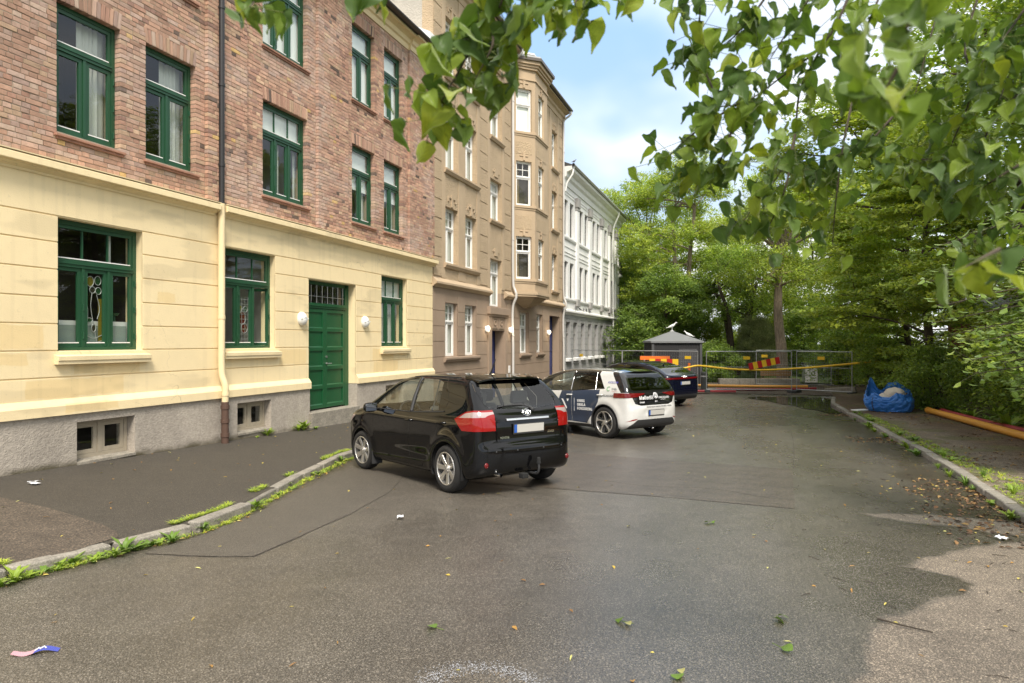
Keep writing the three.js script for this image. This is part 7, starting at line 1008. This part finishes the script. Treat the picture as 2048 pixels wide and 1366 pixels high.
// ================================================================ road works at the end of the street
M.galv = std({ color: col(0.40, 0.41, 0.41), roughness: 0.42, metalness: 0.55 }); M.rubber = std({ color: col(0.05, 0.05, 0.05), roughness: 0.9 });
M.signYellow = std({ color: col(0.80, 0.50, 0.02), roughness: 0.5 }); M.signRed = std({ color: col(0.45, 0.012, 0.012), roughness: 0.5 }); M.orangeBoard = std({ color: col(0.75, 0.16, 0.015), roughness: 0.6 });
M.pipeYellow = std({ color: col(0.70, 0.33, 0.045), map: rep(T.mottle, 0.6), roughness: 0.5 }); M.pipeRed = std({ color: col(0.32, 0.028, 0.035), map: rep(T.mottle, 0.6), roughness: 0.55 });
const FG = -0.338;
function fencePanel(a, b, label, tagAt) {
  const L = Math.hypot(b[0] - a[0], b[1] - a[1]), f = thing('mesh_fence_panel', label, 'fence', a[0], FG, -a[1], Math.atan2(b[1] - a[1], b[0] - a[0]), 'mesh fence panels across the road end'), h = 1.84, r = 0.02;
  mesh('fence_frame', [bar([0, 0, 0], [0, h, 0], r), bar([L, 0, 0], [L, h, 0], r), bar([0, h, 0], [L, h, 0], r), bar([0, 0.14, 0], [L, 0.14, 0], r), bar([0, h * 0.62, 0], [L, h * 0.62, 0], 0.008)], M.galv, f);
  const w = []; for (let x = 0.11; x < L; x += 0.11) w.push(bar([x, 0.14, 0.004], [x, h, 0.004], 0.0016, 4)); for (let y = 0.36; y < h; y += 0.25) w.push(bar([0, y, -0.002], [L, y, -0.002], 0.0016, 4));
  stuff(mesh('wire_mesh', w, M.galv, f));
  for (const x of [0, L]) mesh('fence_foot', rbx(x - 0.11, x + 0.11, 0.0, 0.12, -0.34, 0.34, 0.02, 2), M.rubber, f);
  if (tagAt !== undefined) mesh('fence_tag', rbx(tagAt - 0.15, tagAt + 0.15, 1.48, 1.62, 0.02, 0.03, 0.004, 1), M.signYellow, f);
  return f;
}
fencePanel([-9.2, 36.4], [-5.95, 33.5], 'wire mesh fence panel beside the white corner house', 0.9);
fencePanel([-5.87, 33.2], [-2.25, 32.2], 'wire mesh fence panel in front of the dark shed', 3.3);
fencePanel([-1.85, 31.9], [1.75, 32.75], 'wire mesh fence panel with the striped board, beside the dark bollard', 1.75);
fencePanel([1.98, 33.1], [4.1, 32.2], 'wire mesh fence panel running into the verge shrubs', 1.05);
fencePanel([0.3, 36.6], [3.85, 37.6], 'wire mesh fence panel standing behind the others near the planks', 0.4);
function stripes(name, label, a, b, h, n, first) { const L = Math.hypot(b[0] - a[0], b[2] - a[2]), f = thing(name, label, 'barrier board', a[0], a[1], -a[2], Math.atan2(b[2] - a[2], b[0] - a[0])); f.rotation.order = 'YXZ'; f.rotation.z = Math.atan2(b[1] - a[1], L); mesh('board_back', rbx(0, L, -h / 2, h / 2, -0.03, -0.001, 0.006, 1), M.plastic, f); for (let k = 0; k < n; k++) mesh('stripe', rbx(k * L / n + 0.001, (k + 1) * L / n - 0.001, -h / 2, h / 2, 0, 0.01, 0.002, 1), (k + first) % 2 ? M.signYellow : M.signRed, f); return f; }
M.signYellow2 = M.signYellow;
stripes('striped_barrier_board', 'tilted red and yellow striped barrier board tied to the mesh fence', [-0.05, 0.84, 31.75], [1.26, 1.14, 32.1], 0.30, 7, 0);
stripes('striped_barrier_board', 'red and yellow striped barrier board standing before the dark shed', [-4.35, 1.02, 31.6], [-3.05, 1.02, 31.55], 0.27, 5, 1);
{ const o = thing('orange_barrier_board', 'long orange barrier board behind the dark blue car', 'barrier board', -4.9, 1.17, -32.4, 0.3); mesh('orange_board_face', rbx(0, 1.4, -0.09, 0.09, -0.02, 0.02, 0.006, 1), M.orangeBoard, o); mesh('board_leg', [bar([0.2, -1.5, 0], [0.2, -0.05, 0], 0.025), bar([1.2, -1.5, 0], [1.2, -0.05, 0], 0.025)], M.galv, o); }
tag(mesh('barrier_tape', tube([[4.9, 1.25, -29.2], [3.46, 1.02, -30.2], [2.1, 0.82, -31.5], [0.32, 0.70, -31.85], [-0.9, 0.74, -31.8], [-1.86, 0.84, -31.7], [-2.24, 0.86, -31.8], [-2.9, 0.74, -31.6], [-4.6, 0.70, -31.9], [-6.0, 0.8, -32.9]], 0.04, 120, 8), M.signYellow), 'sagging yellow barrier tube strung along the mesh fence', 'barrier tube');
{ const b = thing('dark_bollard', 'dark grey bollard standing between two mesh fence panels', 'bollard', -1.98, FG, -32.4); mesh('bollard_post', [new THREE.CylinderGeometry(0.15, 0.155, 0.86, 24).translate(0, 0.43, 0), new THREE.CylinderGeometry(0.13, 0.15, 0.04, 24).translate(0, 0.88, 0)], std({ color: col(0.05, 0.055, 0.05), roughness: 0.6 }), b); mesh('bollard_ring', new THREE.CylinderGeometry(0.153, 0.153, 0.06, 24).translate(0, 0.70, 0), M.zinc, b); }
{ const b = thing('orange_marker_post', 'faded orange marker post beside the dark shed', 'post', -2.75, FG, -33.6); mesh('marker_tube', [new THREE.CylinderGeometry(0.06, 0.075, 1.25, 16).translate(0, 0.63, 0)], M.orangeBoard, b); mesh('marker_base', rbx(-0.25, 0.25, 0, 0.1, -0.25, 0.25, 0.03, 2), M.rubber, b); }
const pipeThing = (name, label, pts, r, m, g) => { const t = thing(name, label, 'pipe', 0, 0, 0, 0, g); mesh('pipe_run', tube(pts, r, 60, 14), m, t); const a = pts[0], b = pts[pts.length - 1], d = V3(...pts[1]).sub(V3(...a)).normalize().multiplyScalar(0.2), e = V3(...b).sub(V3(...pts[pts.length - 2])).normalize().multiplyScalar(0.2); mesh('pipe_socket', [bar(a, V3(...a).add(d).toArray(), r * 1.14, 16), bar(V3(...b).sub(e).toArray(), b, r * 1.14, 16)], m, t); };
pipeThing('yellow_pipe', 'long yellow pipe lying behind the mesh fence', [[-3.2, FG + 0.14, -34.6], [-0.5, FG + 0.12, -34.9], [2.6, FG + 0.13, -35.4]], 0.07, M.pipeYellow);
pipeThing('red_pipe', 'long red pipe lying under the mesh fence', [[-1.5, FG + 0.06, -33.2], [0.5, FG + 0.06, -33.7], [2.9, FG + 0.10, -34.6]], 0.055, M.pipeRed);
pipeThing('red_pipe', 'short red pipe at the foot of the dark bollard', [[-3.4, FG + 0.055, -31.9], [-2.2, FG + 0.055, -31.75], [-0.6, FG + 0.055, -32.05]], 0.055, M.pipeRed);
pipeThing('red_pipe', 'red pipe end beside the dark blue car', [[-3.9, FG + 0.055, -32.9], [-2.4, FG + 0.055, -32.8]], 0.055, M.pipeRed);
pipeThing('yellow_pipe', 'thick yellow pipe lying along the verge under the shrubs', [[5.12, vgY(5.12, 23.6) + 0.09, -23.8], [5.22, vgY(5.2, 21) + 0.09, -21], [5.3, vgY(5.3, 18) + 0.09, -18], [5.42, vgY(5.4, 14) + 0.09, -14], [5.5, vgY(5.5, 10) + 0.09, -10]], 0.085, M.pipeYellow);
pipeThing('red_pipe', 'dull red pipe beside the thick yellow pipe on the verge', [[5.36, vgY(5.36, 23.4) + 0.11, -23.2], [5.55, vgY(5.5, 20) + 0.10, -20], [5.66, vgY(5.6, 17) + 0.10, -17], [5.78, vgY(5.8, 11) + 0.10, -11]], 0.075, M.pipeRed);
{ // dark shed with hipped grey roof
  const t = thing('dark_shed', 'small dark ribbed shed with a pale hipped roof', 'shed', -4.0, -0.5, -37.9, 0.30); const w = 1.25, d = 1.25, h = 2.42, m = std({ color: col(0.024, 0.023, 0.025), map: rep(T.mottle, 0.8), roughness: 0.6 });
  for (const [k, nm] of [[0, 'front_cladding'], [1, 'side_cladding'], [2, 'back_cladding'], [3, 'side_cladding']]) { const g = [bx(-w, w, 0, h, d - 0.05, d)]; for (let x = -w + 0.07; x < w - 0.02; x += 0.13) g.push(bx(x, x + 0.07, 0.05, h - 0.02, d, d + 0.022)); mesh(nm, mg(g).rotateY(k * PI / 2), m, t); }
  mesh('shed_door', [rbx(0.1, 1.05, 0.02, 2.05, d + 0.024, d + 0.05, 0.01, 1)], std({ color: col(0.06, 0.058, 0.06), roughness: 0.5 }), t); mesh('corner_trim', [[-w, d], [w, d], [w, -d], [-w, -d]].map(([x, z]) => bx(x - 0.06, x + 0.06, 0, h, z - 0.06, z + 0.06)), std({ color: col(0.075, 0.075, 0.078), roughness: 0.5 }), t);
  mesh('shed_sign', rbx(w + 0.024, w + 0.03, 1.9, 2.02, 0.2, 0.36, 0.002, 1), M.whitePaint, t);
  mesh('roof', [new THREE.ConeGeometry((w + 0.12) * Math.SQRT2, 0.56, 4).rotateY(PI / 4).translate(0, h + 0.33, 0), bx(-w - 0.12, w + 0.12, h - 0.04, h + 0.052, -d - 0.12, d + 0.12)], std({ color: col(0.20, 0.205, 0.21), roughness: 0.5, metalness: 0.1 }), t); mesh('roof_cap', new THREE.ConeGeometry(0.14, 0.12, 8).translate(0, h + 0.63, 0), M.zinc, t);
}
{ const g = birdGeo(0.55); const a = mesh('gull', g, M.gull); a.position.set(-4.0, 2.60, -37.9); a.rotation.y = 0.35; tag(a, 'white gull standing on the tip of the shed roof', 'bird'); const b = mesh('gull', g, M.gull); b.position.set(-3.1, 2.12, -37.7); b.rotation.y = 2.9; tag(b, 'white gull standing low on the edge of the shed roof', 'bird'); }
{ const t = thing('concrete_planter_wall', 'low concrete planter wall behind the mesh fence', 'wall', 0.4, -0.5, -36.9, 0.3); for (let k = 0; k < 4; k++) mesh('planter_block', rbx(-2 + k * 1.01, -1.0 + k * 1.01, 0, 0.56, -0.18, 0.18, 0.02, 2), M.stone, t); }
{ const t = thing('plank_bench', 'brown plank bench at the edge of the lawn', 'bench', 1.4, -0.5, -39.0, 0.32); for (let k = 0; k < 3; k++) mesh('bench_plank', rbx(-0.85, 0.85, 0.44 + 0.16 * (k > 0 ? 1 : 0) + (k > 1 ? 0.14 : 0), 0.50 + 0.22 * (k > 0 ? 1 : 0) + (k > 1 ? 0.14 : 0), k ? -0.24 : -0.2, k ? -0.20 : 0.2, 0.01, 1), std({ color: col(0.26, 0.15, 0.065), map: rep(T.mottle, 0.4), roughness: 0.7 }), t); for (const x of [-0.7, 0.7]) mesh('bench_leg', [rbx(x - 0.04, x + 0.04, 0, 0.44, -0.2, 0.2, 0.01, 1), rbx(x - 0.03, x + 0.03, 0.4, 0.85, -0.27, -0.23, 0.01, 1)], M.plastic, t); }
{ const t = thing('loose_kerb_slab', 'loose granite kerb slab lying at the fence end', 'stone', 3.75, -0.36, -32.9, -0.25); mesh('slab_stone', rbx(-0.62, 0.62, 0, 0.3, -0.17, 0.17, 0.03, 3), M.stone, t); t.rotation.z = 0.1; }
{ const t = thing('grey_litter_bin', 'grey square litter bin on the lawn behind the fence', 'bin', 3.3, -0.45, -43.4, 0.2); mesh('bin_body', rbx(-0.35, 0.35, 0, 1.05, -0.35, 0.35, 0.04, 2), M.zinc, t); mesh('bin_lid', rbx(-0.38, 0.38, 1.06, 1.16, -0.38, 0.38, 0.03, 2), M.plastic, t); }
{ // blue sack, half open, with a crumpled pale bag inside
  const x0 = 4.15, s0 = 24.2, t = thing('blue_sack', 'big open blue woven sack slumped on the verge with a pale bag inside', 'sack', x0, vgY(x0, s0) + 0.005, -s0, -0.35), NU = 120, NV = 32, pos = [], uv = [], idx = [];
  for (let j = 0; j <= NV; j++) for (let i = 0; i <= NU; i++) { const u = i / NU * 2 * PI, v = j / NV, c = Math.cos(u), s = Math.sin(u), q = Math.pow(Math.pow(Math.abs(c), 3) + Math.pow(Math.abs(s), 3), -1 / 3); // rounded box plan
    const peak = 0.46 + 0.42 * Math.exp(-(((u - 3.75) / 0.5) ** 2)) + 0.40 * Math.exp(-(((u - 5.0) / 0.45) ** 2)) + 0.06 * Math.sin(u * 7) + 0.10 * Math.exp(-(((u - 0.5) / 0.5) ** 2)), bulge = 1 + 0.14 * Math.sin(v * PI) - 0.10 * v, cr = q => 1 - Math.abs(2 * q - 1), wr = 0.10 * (cr(fbm3(c * 3.2 + 7, v * 3.5, s * 3.2, 3)) - 0.6) + 0.06 * (cr(fbm3(c * 8 + 2, v * 8, s * 8, 2)) - 0.6);
    pos.push(c * q * (0.62 * bulge + wr) + 0.12 * v * (c < 0 ? -1 : 0.2), v * peak + wr * 0.6, s * q * (0.42 * bulge + wr)); uv.push(i / NU * 3, v); if (i && j) { const a = j * (NU + 1) + i, b = a - NU - 1; idx.push(b - 1, a - 1, b, b, a - 1, a); } }
  const g = new THREE.BufferGeometry(); g.setAttribute('position', new THREE.Float32BufferAttribute(pos, 3)); g.setAttribute('uv', new THREE.Float32BufferAttribute(uv, 2)); g.setIndex(idx); g.computeVertexNormals();
  mesh('sack_cloth', g, phy({ color: col(0.035, 0.20, 0.60), roughness: 0.45, transmission: 0.25, thickness: 0, side: THREE.DoubleSide, bumpMap: rep(T.grain, 0.05), bumpScale: 0.002 }), t);
  const lump = (x, y, z, rx, ry, rz, k) => { const q = new THREE.IcosahedronGeometry(1, 5), p = q.attributes.position; for (let i = 0; i < p.count; i++) { const a = p.getX(i), b = p.getY(i), c = p.getZ(i), n = 1 + 0.45 * (fbm3(a * 2 + k, b * 2, c * 2, 4) - 0.5) + 0.12 * Math.abs(fbm3(a * 6 + k, b * 6, c * 6, 2) - 0.5); p.setXYZ(i, x + a * rx * n, y + b * ry * n, z + c * rz * n); } q.computeVertexNormals(); return q; };
  mesh('pale_inner_bag', [lump(0.18, 0.46, 0.06, 0.34, 0.24, 0.26, 3), lump(-0.05, 0.34, 0.1, 0.3, 0.2, 0.26, 9)], std({ color: col(0.56, 0.50, 0.41), roughness: 0.8 }), t);
  t.scale.set(0.92, 1.08, 0.92); mesh('dark_contents', lump(0.42, 0.36, -0.05, 0.2, 0.2, 0.22, 5), M.rust, t); mesh('carry_strap', tube([[-0.42, 0.42, 0.42], [-0.44, 0.22, 0.50], [-0.38, 0.05, 0.52]], 0.015, 14, 6), M.plastic, t);
}
{ const t = mesh('white_board_scrap', rbx(-0.28, 0.28, 0, 0.03, -0.14, 0.14, 0.006, 1), M.whitePaint); t.position.set(3.35, vgY(3.35, 24.3) + 0.004, -24.3); t.rotation.y = 0.7; tag(t, 'white flat board scrap lying beside the blue sack', 'board'); }
// house number on the green door
{ const g = words('2B', 0.105, fontR, 0.006); g.translate(13.22, 1.93, -0.222); mesh('house_number', g, M.plastic, brickHouse.children.find(c => c.name === 'double_door')); }

// ================================================================ weeds, fallen leaves, litter
function weedGeo(n, h, spread, wide) { const pos = [], idx = []; for (let k = 0; k < n; k++) { const a = rr(0, 2 * PI), L = h * rr(0.5, 1.15), out = spread * rr(0.3, 1), w = wide * rr(0.6, 1.2), b0 = pos.length / 3, dx = Math.cos(a), dz = Math.sin(a), tw = rr(-0.4, 0.4); for (let i = 0; i <= 4; i++) { const u = i / 4, r = 0.01 + out * u * u * 0.9 + out * u * 0.15, y = L * (u - 0.45 * u * u * rr(0.8, 1.1)), ww = w * [0.35, 0.9, 1, 0.75, 0.08][i] * (i % 2 ? 1.15 : 0.9); for (const e of [-1, 1]) pos.push(dx * r - dz * ww * e * 0.5, y + 0.15 * ww * e * tw, dz * r + dx * ww * e * 0.5); if (i) { const q = b0 + i * 2; idx.push(q - 2, q - 1, q, q - 1, q + 1, q); } } } const g = new THREE.BufferGeometry(); g.setAttribute('position', new THREE.Float32BufferAttribute(pos, 3)); g.setIndex(idx); g.computeVertexNormals(); return g; }
const wm = [leafMat(0.24, 0.37, 0.035, 0.45, 0.6), leafMat(0.31, 0.43, 0.04, 0.45, 0.6), leafMat(0.17, 0.29, 0.03, 0.45, 0.6)], wg = [weedGeo(22, 0.17, 0.16, 0.032), weedGeo(16, 0.13, 0.14, 0.036), weedGeo(40, 0.15, 0.10, 0.008), weedGeo(12, 0.09, 0.10, 0.03)];
const weed = (x, y, z, sc, v, l, g) => { const m = mesh('weed_clump', wg[v], pick(wm)); m.position.set(x, y, z); m.rotation.y = rr(0, 6.28); m.scale.set(sc, sc * rr(0.8, 1.1), sc); tag(m, l, 'weed', g); };
for (let s = 3.2; s < 5.35; s += rr(0.07, 0.13)) weed(KL(s) + rr(0.02, 0.13), gY(KL(s), s), -s, rr(0.7, 1.25), pick([0, 0, 1, 3]), 'broad-leaved green weed in the gutter below the kerb', 'weeds along the pavement kerb');
for (const [s, n] of [[5.75, 3], [6.0, 2], [6.75, 3], [7.3, 1], [8.05, 2], [8.9, 2], [9.9, 4], [10.25, 3]]) for (let k = 0; k < n; k++) weed(KL(s) + rr(-0.12, 0.10), gY(KL(s), s) + 0.03, -(s + rr(-0.12, 0.12)), rr(0.5, 0.9), pick([0, 1, 3]), 'small green weed growing from a kerb joint', 'weeds in the kerb joints');
for (let s = 8.2; s < 23.5; s += rr(0.22, 0.55)) { const side = rnd() < 0.6 ? 1 : -1; weed(KR(s) + (side > 0 ? rr(0.14, 0.38) : rr(-0.08, 0.0)), side > 0 ? vgY(KR(s) + 0.25, s) - 0.01 : gY(KR(s), s), -s, rr(0.8, 1.7), pick([0, 1, 2, 2, 3]), 'grassy weed along the verge kerb', 'weeds along the verge kerb'); }
[[12.72, -9.30, 1.9, 0], [12.55, -9.32, 1.3, 0], [13.0, -9.2, 1.0, 1], [11.55, -9.33, 1.3, 0], [11.2, -9.3, 0.8, 3]].forEach(([s, t, sc, v], i) => weed(t, swY(t, s), -s, sc, v, i < 3 ? 'leafy weed at the foot of the plinth beside the door step' : 'leafy weed below the cellar window near the rain pipe', i < 3 ? 'weeds by the door step' : 'weeds below the cellar window'));
{ // low moss and grass along joints
  const g = weedGeo(7, 0.045, 0.045, 0.007), im = shade(new THREE.InstancedMesh(g, leafMat(1, 1, 1, 0.35, 0.8), 1700)), m = new THREE.Matrix4(), q = new THREE.Quaternion(); im.name = 'kerb_grass'; stuff(im, 'short grass and moss along the kerbs'); im.userData.category = 'grass';
  for (let i = 0; i < 1700; i++) { let t, s, y; const k = i % 4; if (k === 0) { do { s = rr(3, 11); } while (noise3(s * 1.9, 3, 1) < 0.5); t = KL(s) - 0.16 - Math.abs(rr(-0.1, 0.1)) * noise3(s * 4, 1, 1); y = swY(t, s); } else if (k === 1) { s = rr(3, 11); t = KL(s) + rr(0, 0.12); y = gY(t, s); } else { s = rr(7.4, 23); t = KR(s) + 0.17 + Math.abs(rr(-0.35, 0.35)) * (s < 12 ? 1.6 : 1); y = vgY(t, s) - 0.004; }
    q.setFromAxisAngle(V3(0, 1, 0), rr(0, 6)); const sc = rr(0.6, 1.7); m.compose(V3(t, y, -s), q, V3(sc, sc, sc)); im.setMatrixAt(i, m); const c = pick(fresh.concat(lime)); im.setColorAt(i, col(c[0] * 1.1, c[1] * 1.05, c[2])); } scene.add(im); }
{ // fallen leaves and bracts: yellow, ochre, brown
  const mk = (L, W) => { const lp = leafPts(L, W), g = new THREE.BufferGeometry(), p = []; for (const v of lp.v) p.push(v[0], v[2] * 1.2 + 0.004, v[1] - L / 2); g.setAttribute('position', new THREE.Float32BufferAttribute(p, 3)); g.setIndex(lp.f.flat()); const h = g.toNonIndexed(); h.computeVertexNormals(); return h; };
  const dull = [[0.42, 0.30, 0.05], [0.50, 0.42, 0.10], [0.30, 0.17, 0.05], [0.22, 0.12, 0.045], [0.48, 0.46, 0.16], [0.36, 0.20, 0.05]], m = new THREE.Matrix4(), q = new THREE.Quaternion();
  for (const [nm, geo, n] of [['fallen_leaves', mk(0.05, 0.027), 400], ['fallen_bracts', mk(0.06, 0.012), 420]]) { const im = shade(new THREE.InstancedMesh(geo, std({ color: col(1, 1, 1), roughness: 0.85, side: THREE.DoubleSide }), n)); im.name = nm; stuff(im, 'scattered yellow and brown fallen leaves on road and pavement'); im.userData.category = 'leaves';
    for (let i = 0; i < n; i++) { let t, s, y; const k = i % 10; if (k < 3) { s = rr(2.8, 22); t = rr(-5.5, 2.6); y = roadY(t, s) + 0.006; } else if (k < 5) { s = rr(3, 10.6); t = KL(s) + Math.abs(rr(-0.2, 0.2)); y = gY(t, s) + 0.008; } else if (k < 6) { s = rr(4, 15); t = mix(-9.3, KL(s) - 0.2, Math.pow(rnd(), 1.6)); y = swY(t, s) + 0.008; } else { s = rr(4, 20); t = rr(1.6, 3.2) + (rnd() < 0.5 ? rr(0, 2) : 0); y = t > KR(s) ? vgY(t, s) + 0.006 : roadY(t, s) + 0.006; }
      q.setFromEuler(new THREE.Euler(rr(-0.25, 0.25), rr(0, 6.28), rr(-0.25, 0.25))); const sc = rr(0.5, 1.15); m.compose(V3(t, y, -s), q, V3(sc, sc, sc)); im.setMatrixAt(i, m); im.setColorAt(i, col(...pick(dull))); } scene.add(im); }
  { const n = 3600, im = shade(new THREE.InstancedMesh(mk(0.06, 0.032), std({ color: col(1, 1, 1), roughness: 0.9, side: THREE.DoubleSide }), n)); im.name = 'leaf_litter'; stuff(im, 'brown leaf litter on the soil of the verge and along its kerb'); im.userData.category = 'leaves'; const br = [[0.16, 0.085, 0.04], [0.10, 0.06, 0.035], [0.22, 0.125, 0.05], [0.07, 0.045, 0.03], [0.30, 0.19, 0.07]];
    for (let i = 0; i < n; i++) { let t, s, y; if (i % 4 === 0) { do { s = rr(7.6, 24); } while (noise3(s * 0.9, 4, 2) < 0.42); t = KR(s) - 0.9 * Math.pow(rnd(), 2.2); y = roadY(t, s) + 0.006; } else { do { s = rr(7, 27); t = KR(s) + 0.2 + 5 * rnd(); } while (fbm3(t * 1.3, s * 1.1, 9, 3) + 0.10 * sst(3.6, 5.2, t) < 0.52); y = vgY(t, s) + 0.006; } q.setFromEuler(new THREE.Euler(rr(-0.4, 0.4), rr(0, 6.28), rr(-0.4, 0.4))); const sc = rr(0.5, 1.3); m.compose(V3(t, y, -s), q, V3(sc, sc, sc)); im.setMatrixAt(i, m); im.setColorAt(i, col(...pick(br))); } scene.add(im); }
  const tw = []; for (let i = 0; i < 70; i++) { const s = rr(3.6, 12), t = rr(0.4, 3.1), a = rr(0, 6.28), L = rr(0.03, 0.12); if (t > KR(s)) continue; const y = roadY(t, s) + 0.006; tw.push(taper([V3(t, y, -s), V3(t + Math.cos(a) * L * 0.5, y + 0.004, -s + Math.sin(a + 0.2) * L * 0.5), V3(t + Math.cos(a) * L, y, -s + Math.sin(a) * L)], [0.003, 0.0026, 0.0016], 5)); } const m2 = stuff(mesh('fallen_twigs', tw, M.twig), 'small broken twigs on the dry asphalt under the trees'); m2.userData.category = 'twigs';
  { const y = roadY(0.95, 5.1); tag(mesh('fallen_stick', taper([V3(0.82, y + 0.012, -5.2), V3(0.95, y + 0.018, -5.12), V3(1.12, y + 0.01, -5.08)], [0.007, 0.006, 0.004], 7), M.twig), 'longer dark stick lying at the edge of the dry asphalt', 'stick'); } }
{ // green sprigs blown onto the road
  const lp = (() => { const v = 0.3, g = new THREE.PlaneGeometry(1, 1.1, 4, 6), p = g.attributes.position; for (let i = 0; i < p.count; i++) { const y = p.getY(i) / 1.1 + 0.5, w = [0.1, 0.75, 1, 0.95, 0.7, 0.35, 0.03][Math.round(y * 6)]; const x = p.getX(i) * w; p.setXYZ(i, x, p.getY(i), 0.10 * Math.abs(x) + 0.12 * Math.sin(y * 4)); } g.rotateX(-PI / 2); g.computeVertexNormals(); return g; })();
  [[0.19, 4.95, 2, 'pair of dark green lime leaves on the wet asphalt near the dry patch'], [-0.80, 4.56, 2, 'green sprig with a pale bract in the middle of the road'], [0.18, 4.47, 1, 'single pale green leaf on the wet asphalt'], [-0.40, 7.57, 2, 'small green leaf sprig beyond the middle of the road'], [-0.37, 3.89, 2, 'green sprig with a pale bract beside the paint ring'], [-1.95, 4.07, 1, 'single small green leaf on the open road']].forEach(([t, s, n, l]) => { const o = thing('leaf_sprig', l, 'leaf', t, roadY(t, s) + 0.006, -s, rr(0, 6)); for (let k = 0; k < n; k++) { const m = mesh('sprig_leaf', lp, k && /bract/.test(l) ? leafMat(0.42, 0.40, 0.14, 0.3, 0.7) : wm[2], o); m.position.set(k * 0.07 - 0.02, 0.012, rr(-0.02, 0.03)); m.rotation.set(rr(-0.4, 0.4), rr(0, 6), rr(-0.5, 0.5)); m.scale.set(k ? 0.045 : 0.075, 0.07, 0.075); } mesh('sprig_stalk', bar([-0.05, 0.006, 0.02], [0.07, 0.008, -0.02], 0.0018, 5), wm[0], o); });
}
{ // paper litter
  const crumple = (w, d, h, k) => { const g = new THREE.PlaneGeometry(w, d, 10, 6), p = g.attributes.position; for (let i = 0; i < p.count; i++) p.setZ(i, h * fbm3(p.getX(i) / w * 4 + k, p.getY(i) / d * 4, k, 3)); g.rotateX(-PI / 2); g.computeVertexNormals(); return g; }, pw = std({ color: col(0.72, 0.73, 0.76), roughness: 0.7, side: THREE.DoubleSide });
  for (const [t, s, w, d, h, l, y] of [[-3.68, 6.77, 0.09, 0.07, 0.06, 'crumpled white paper scrap on the road', roadY], [2.34, 7.93, 0.10, 0.07, 0.05, 'crumpled white paper scrap near the verge kerb', roadY], [-8.6, 6.2, 0.16, 0.09, 0.025, 'flat white paper scrap on the pavement', swY], [-8.75, 6.3, 0.14, 0.015, 0.01, 'thin white paper strip on the pavement', swY]]) { const m = mesh('paper_scrap', crumple(w, d, h, t), pw); m.position.set(t, y(t, s) + 0.008, -s); m.rotation.y = rr(0, 3); tag(m, l, 'paper'); }
  const t = -4.13, s = 2.98, wr = thing('torn_wrapper', 'torn pink and blue wrapper with white zigzag print on the road', 'wrapper', t, roadY(t, s) + 0.008, -s, 0.62), bend = g => { const p = g.attributes.position; for (let i = 0; i < p.count; i++) p.setY(i, p.getY(i) + 0.012 * Math.sin(p.getX(i) * 30) + 0.006); g.computeVertexNormals(); return g; };
  const strip = (x0, x1, w0, w1) => { const g = new THREE.PlaneGeometry(x1 - x0, 1, 8, 2), p = g.attributes.position; for (let i = 0; i < p.count; i++) { const x = p.getX(i) + (x0 + x1) / 2, u = (x - x0) / (x1 - x0); p.setXYZ(i, x, p.getY(i) * mix(w0, w1, u), 0); } g.rotateX(-PI / 2); return g; };
  mesh('pink_half', bend(strip(-0.12, 0.0, 0.05, 0.075)), std({ color: col(0.55, 0.30, 0.34), roughness: 0.5, side: THREE.DoubleSide }), wr); mesh('blue_half', bend(strip(0.0, 0.13, 0.075, 0.05)), std({ color: col(0.06, 0.08, 0.38), roughness: 0.5, side: THREE.DoubleSide }), wr);
  const z = []; for (const [a, b] of [[[0.005, 0.014], [0.02, -0.012]], [[0.02, -0.012], [0.034, 0.012]], [[0.034, 0.012], [0.048, -0.012]], [[0.048, -0.012], [0.064, 0.012]]]) z.push(bar([a[0], 0.012 + 0.012 * Math.sin(a[0] * 30), a[1]], [b[0], 0.012 + 0.012 * Math.sin(b[0] * 30), b[1]], 0.004, 5)); mesh('white_print', z, pw, wr);
}
{ // sprayed survey ring on the asphalt: specks of paint
  const n = 2300, g = new THREE.CircleGeometry(1, 6).rotateX(-PI / 2), im = shade(new THREE.InstancedMesh(g, std({ color: col(1, 1, 1), roughness: 0.8 }), n)), m = new THREE.Matrix4(); im.name = 'sprayed_paint_ring'; stuff(im, 'faint sprayed white paint ring on the asphalt'); im.userData.category = 'paint mark';
  for (let i = 0; i < n; i++) { const a = rr(0, 6.28), inner = i % 6 === 0, r = inner ? 0.22 * Math.sqrt(rnd()) : 0.26 + 0.09 * (rnd() + rnd() + rnd() - 1.5), t = -1.36 + r * 1.15 * Math.cos(a), s = 3.42 + r * 0.9 * Math.sin(a), sc = rr(0.0015, 0.0042); m.makeScale(sc, 1, sc); m.setPosition(t, roadY(t, s) + 0.0045, -s); im.setMatrixAt(i, m); im.setColorAt(i, inner ? col(0.32, 0.25, 0.17) : col(0.40, 0.40, 0.42)); } scene.add(im); }

for (let s = 11.5; s < 25; s += rr(0.5, 0.9)) { const t = 5.75 + rr(0, 0.7); weed(t, vgY(t, s), -s, rr(2.2, 4.2), pick([0, 0, 1]), 'tall leafy plant between the pipes and the shrubs', 'plants behind the verge pipes'); }
renderer.render(scene, camera);
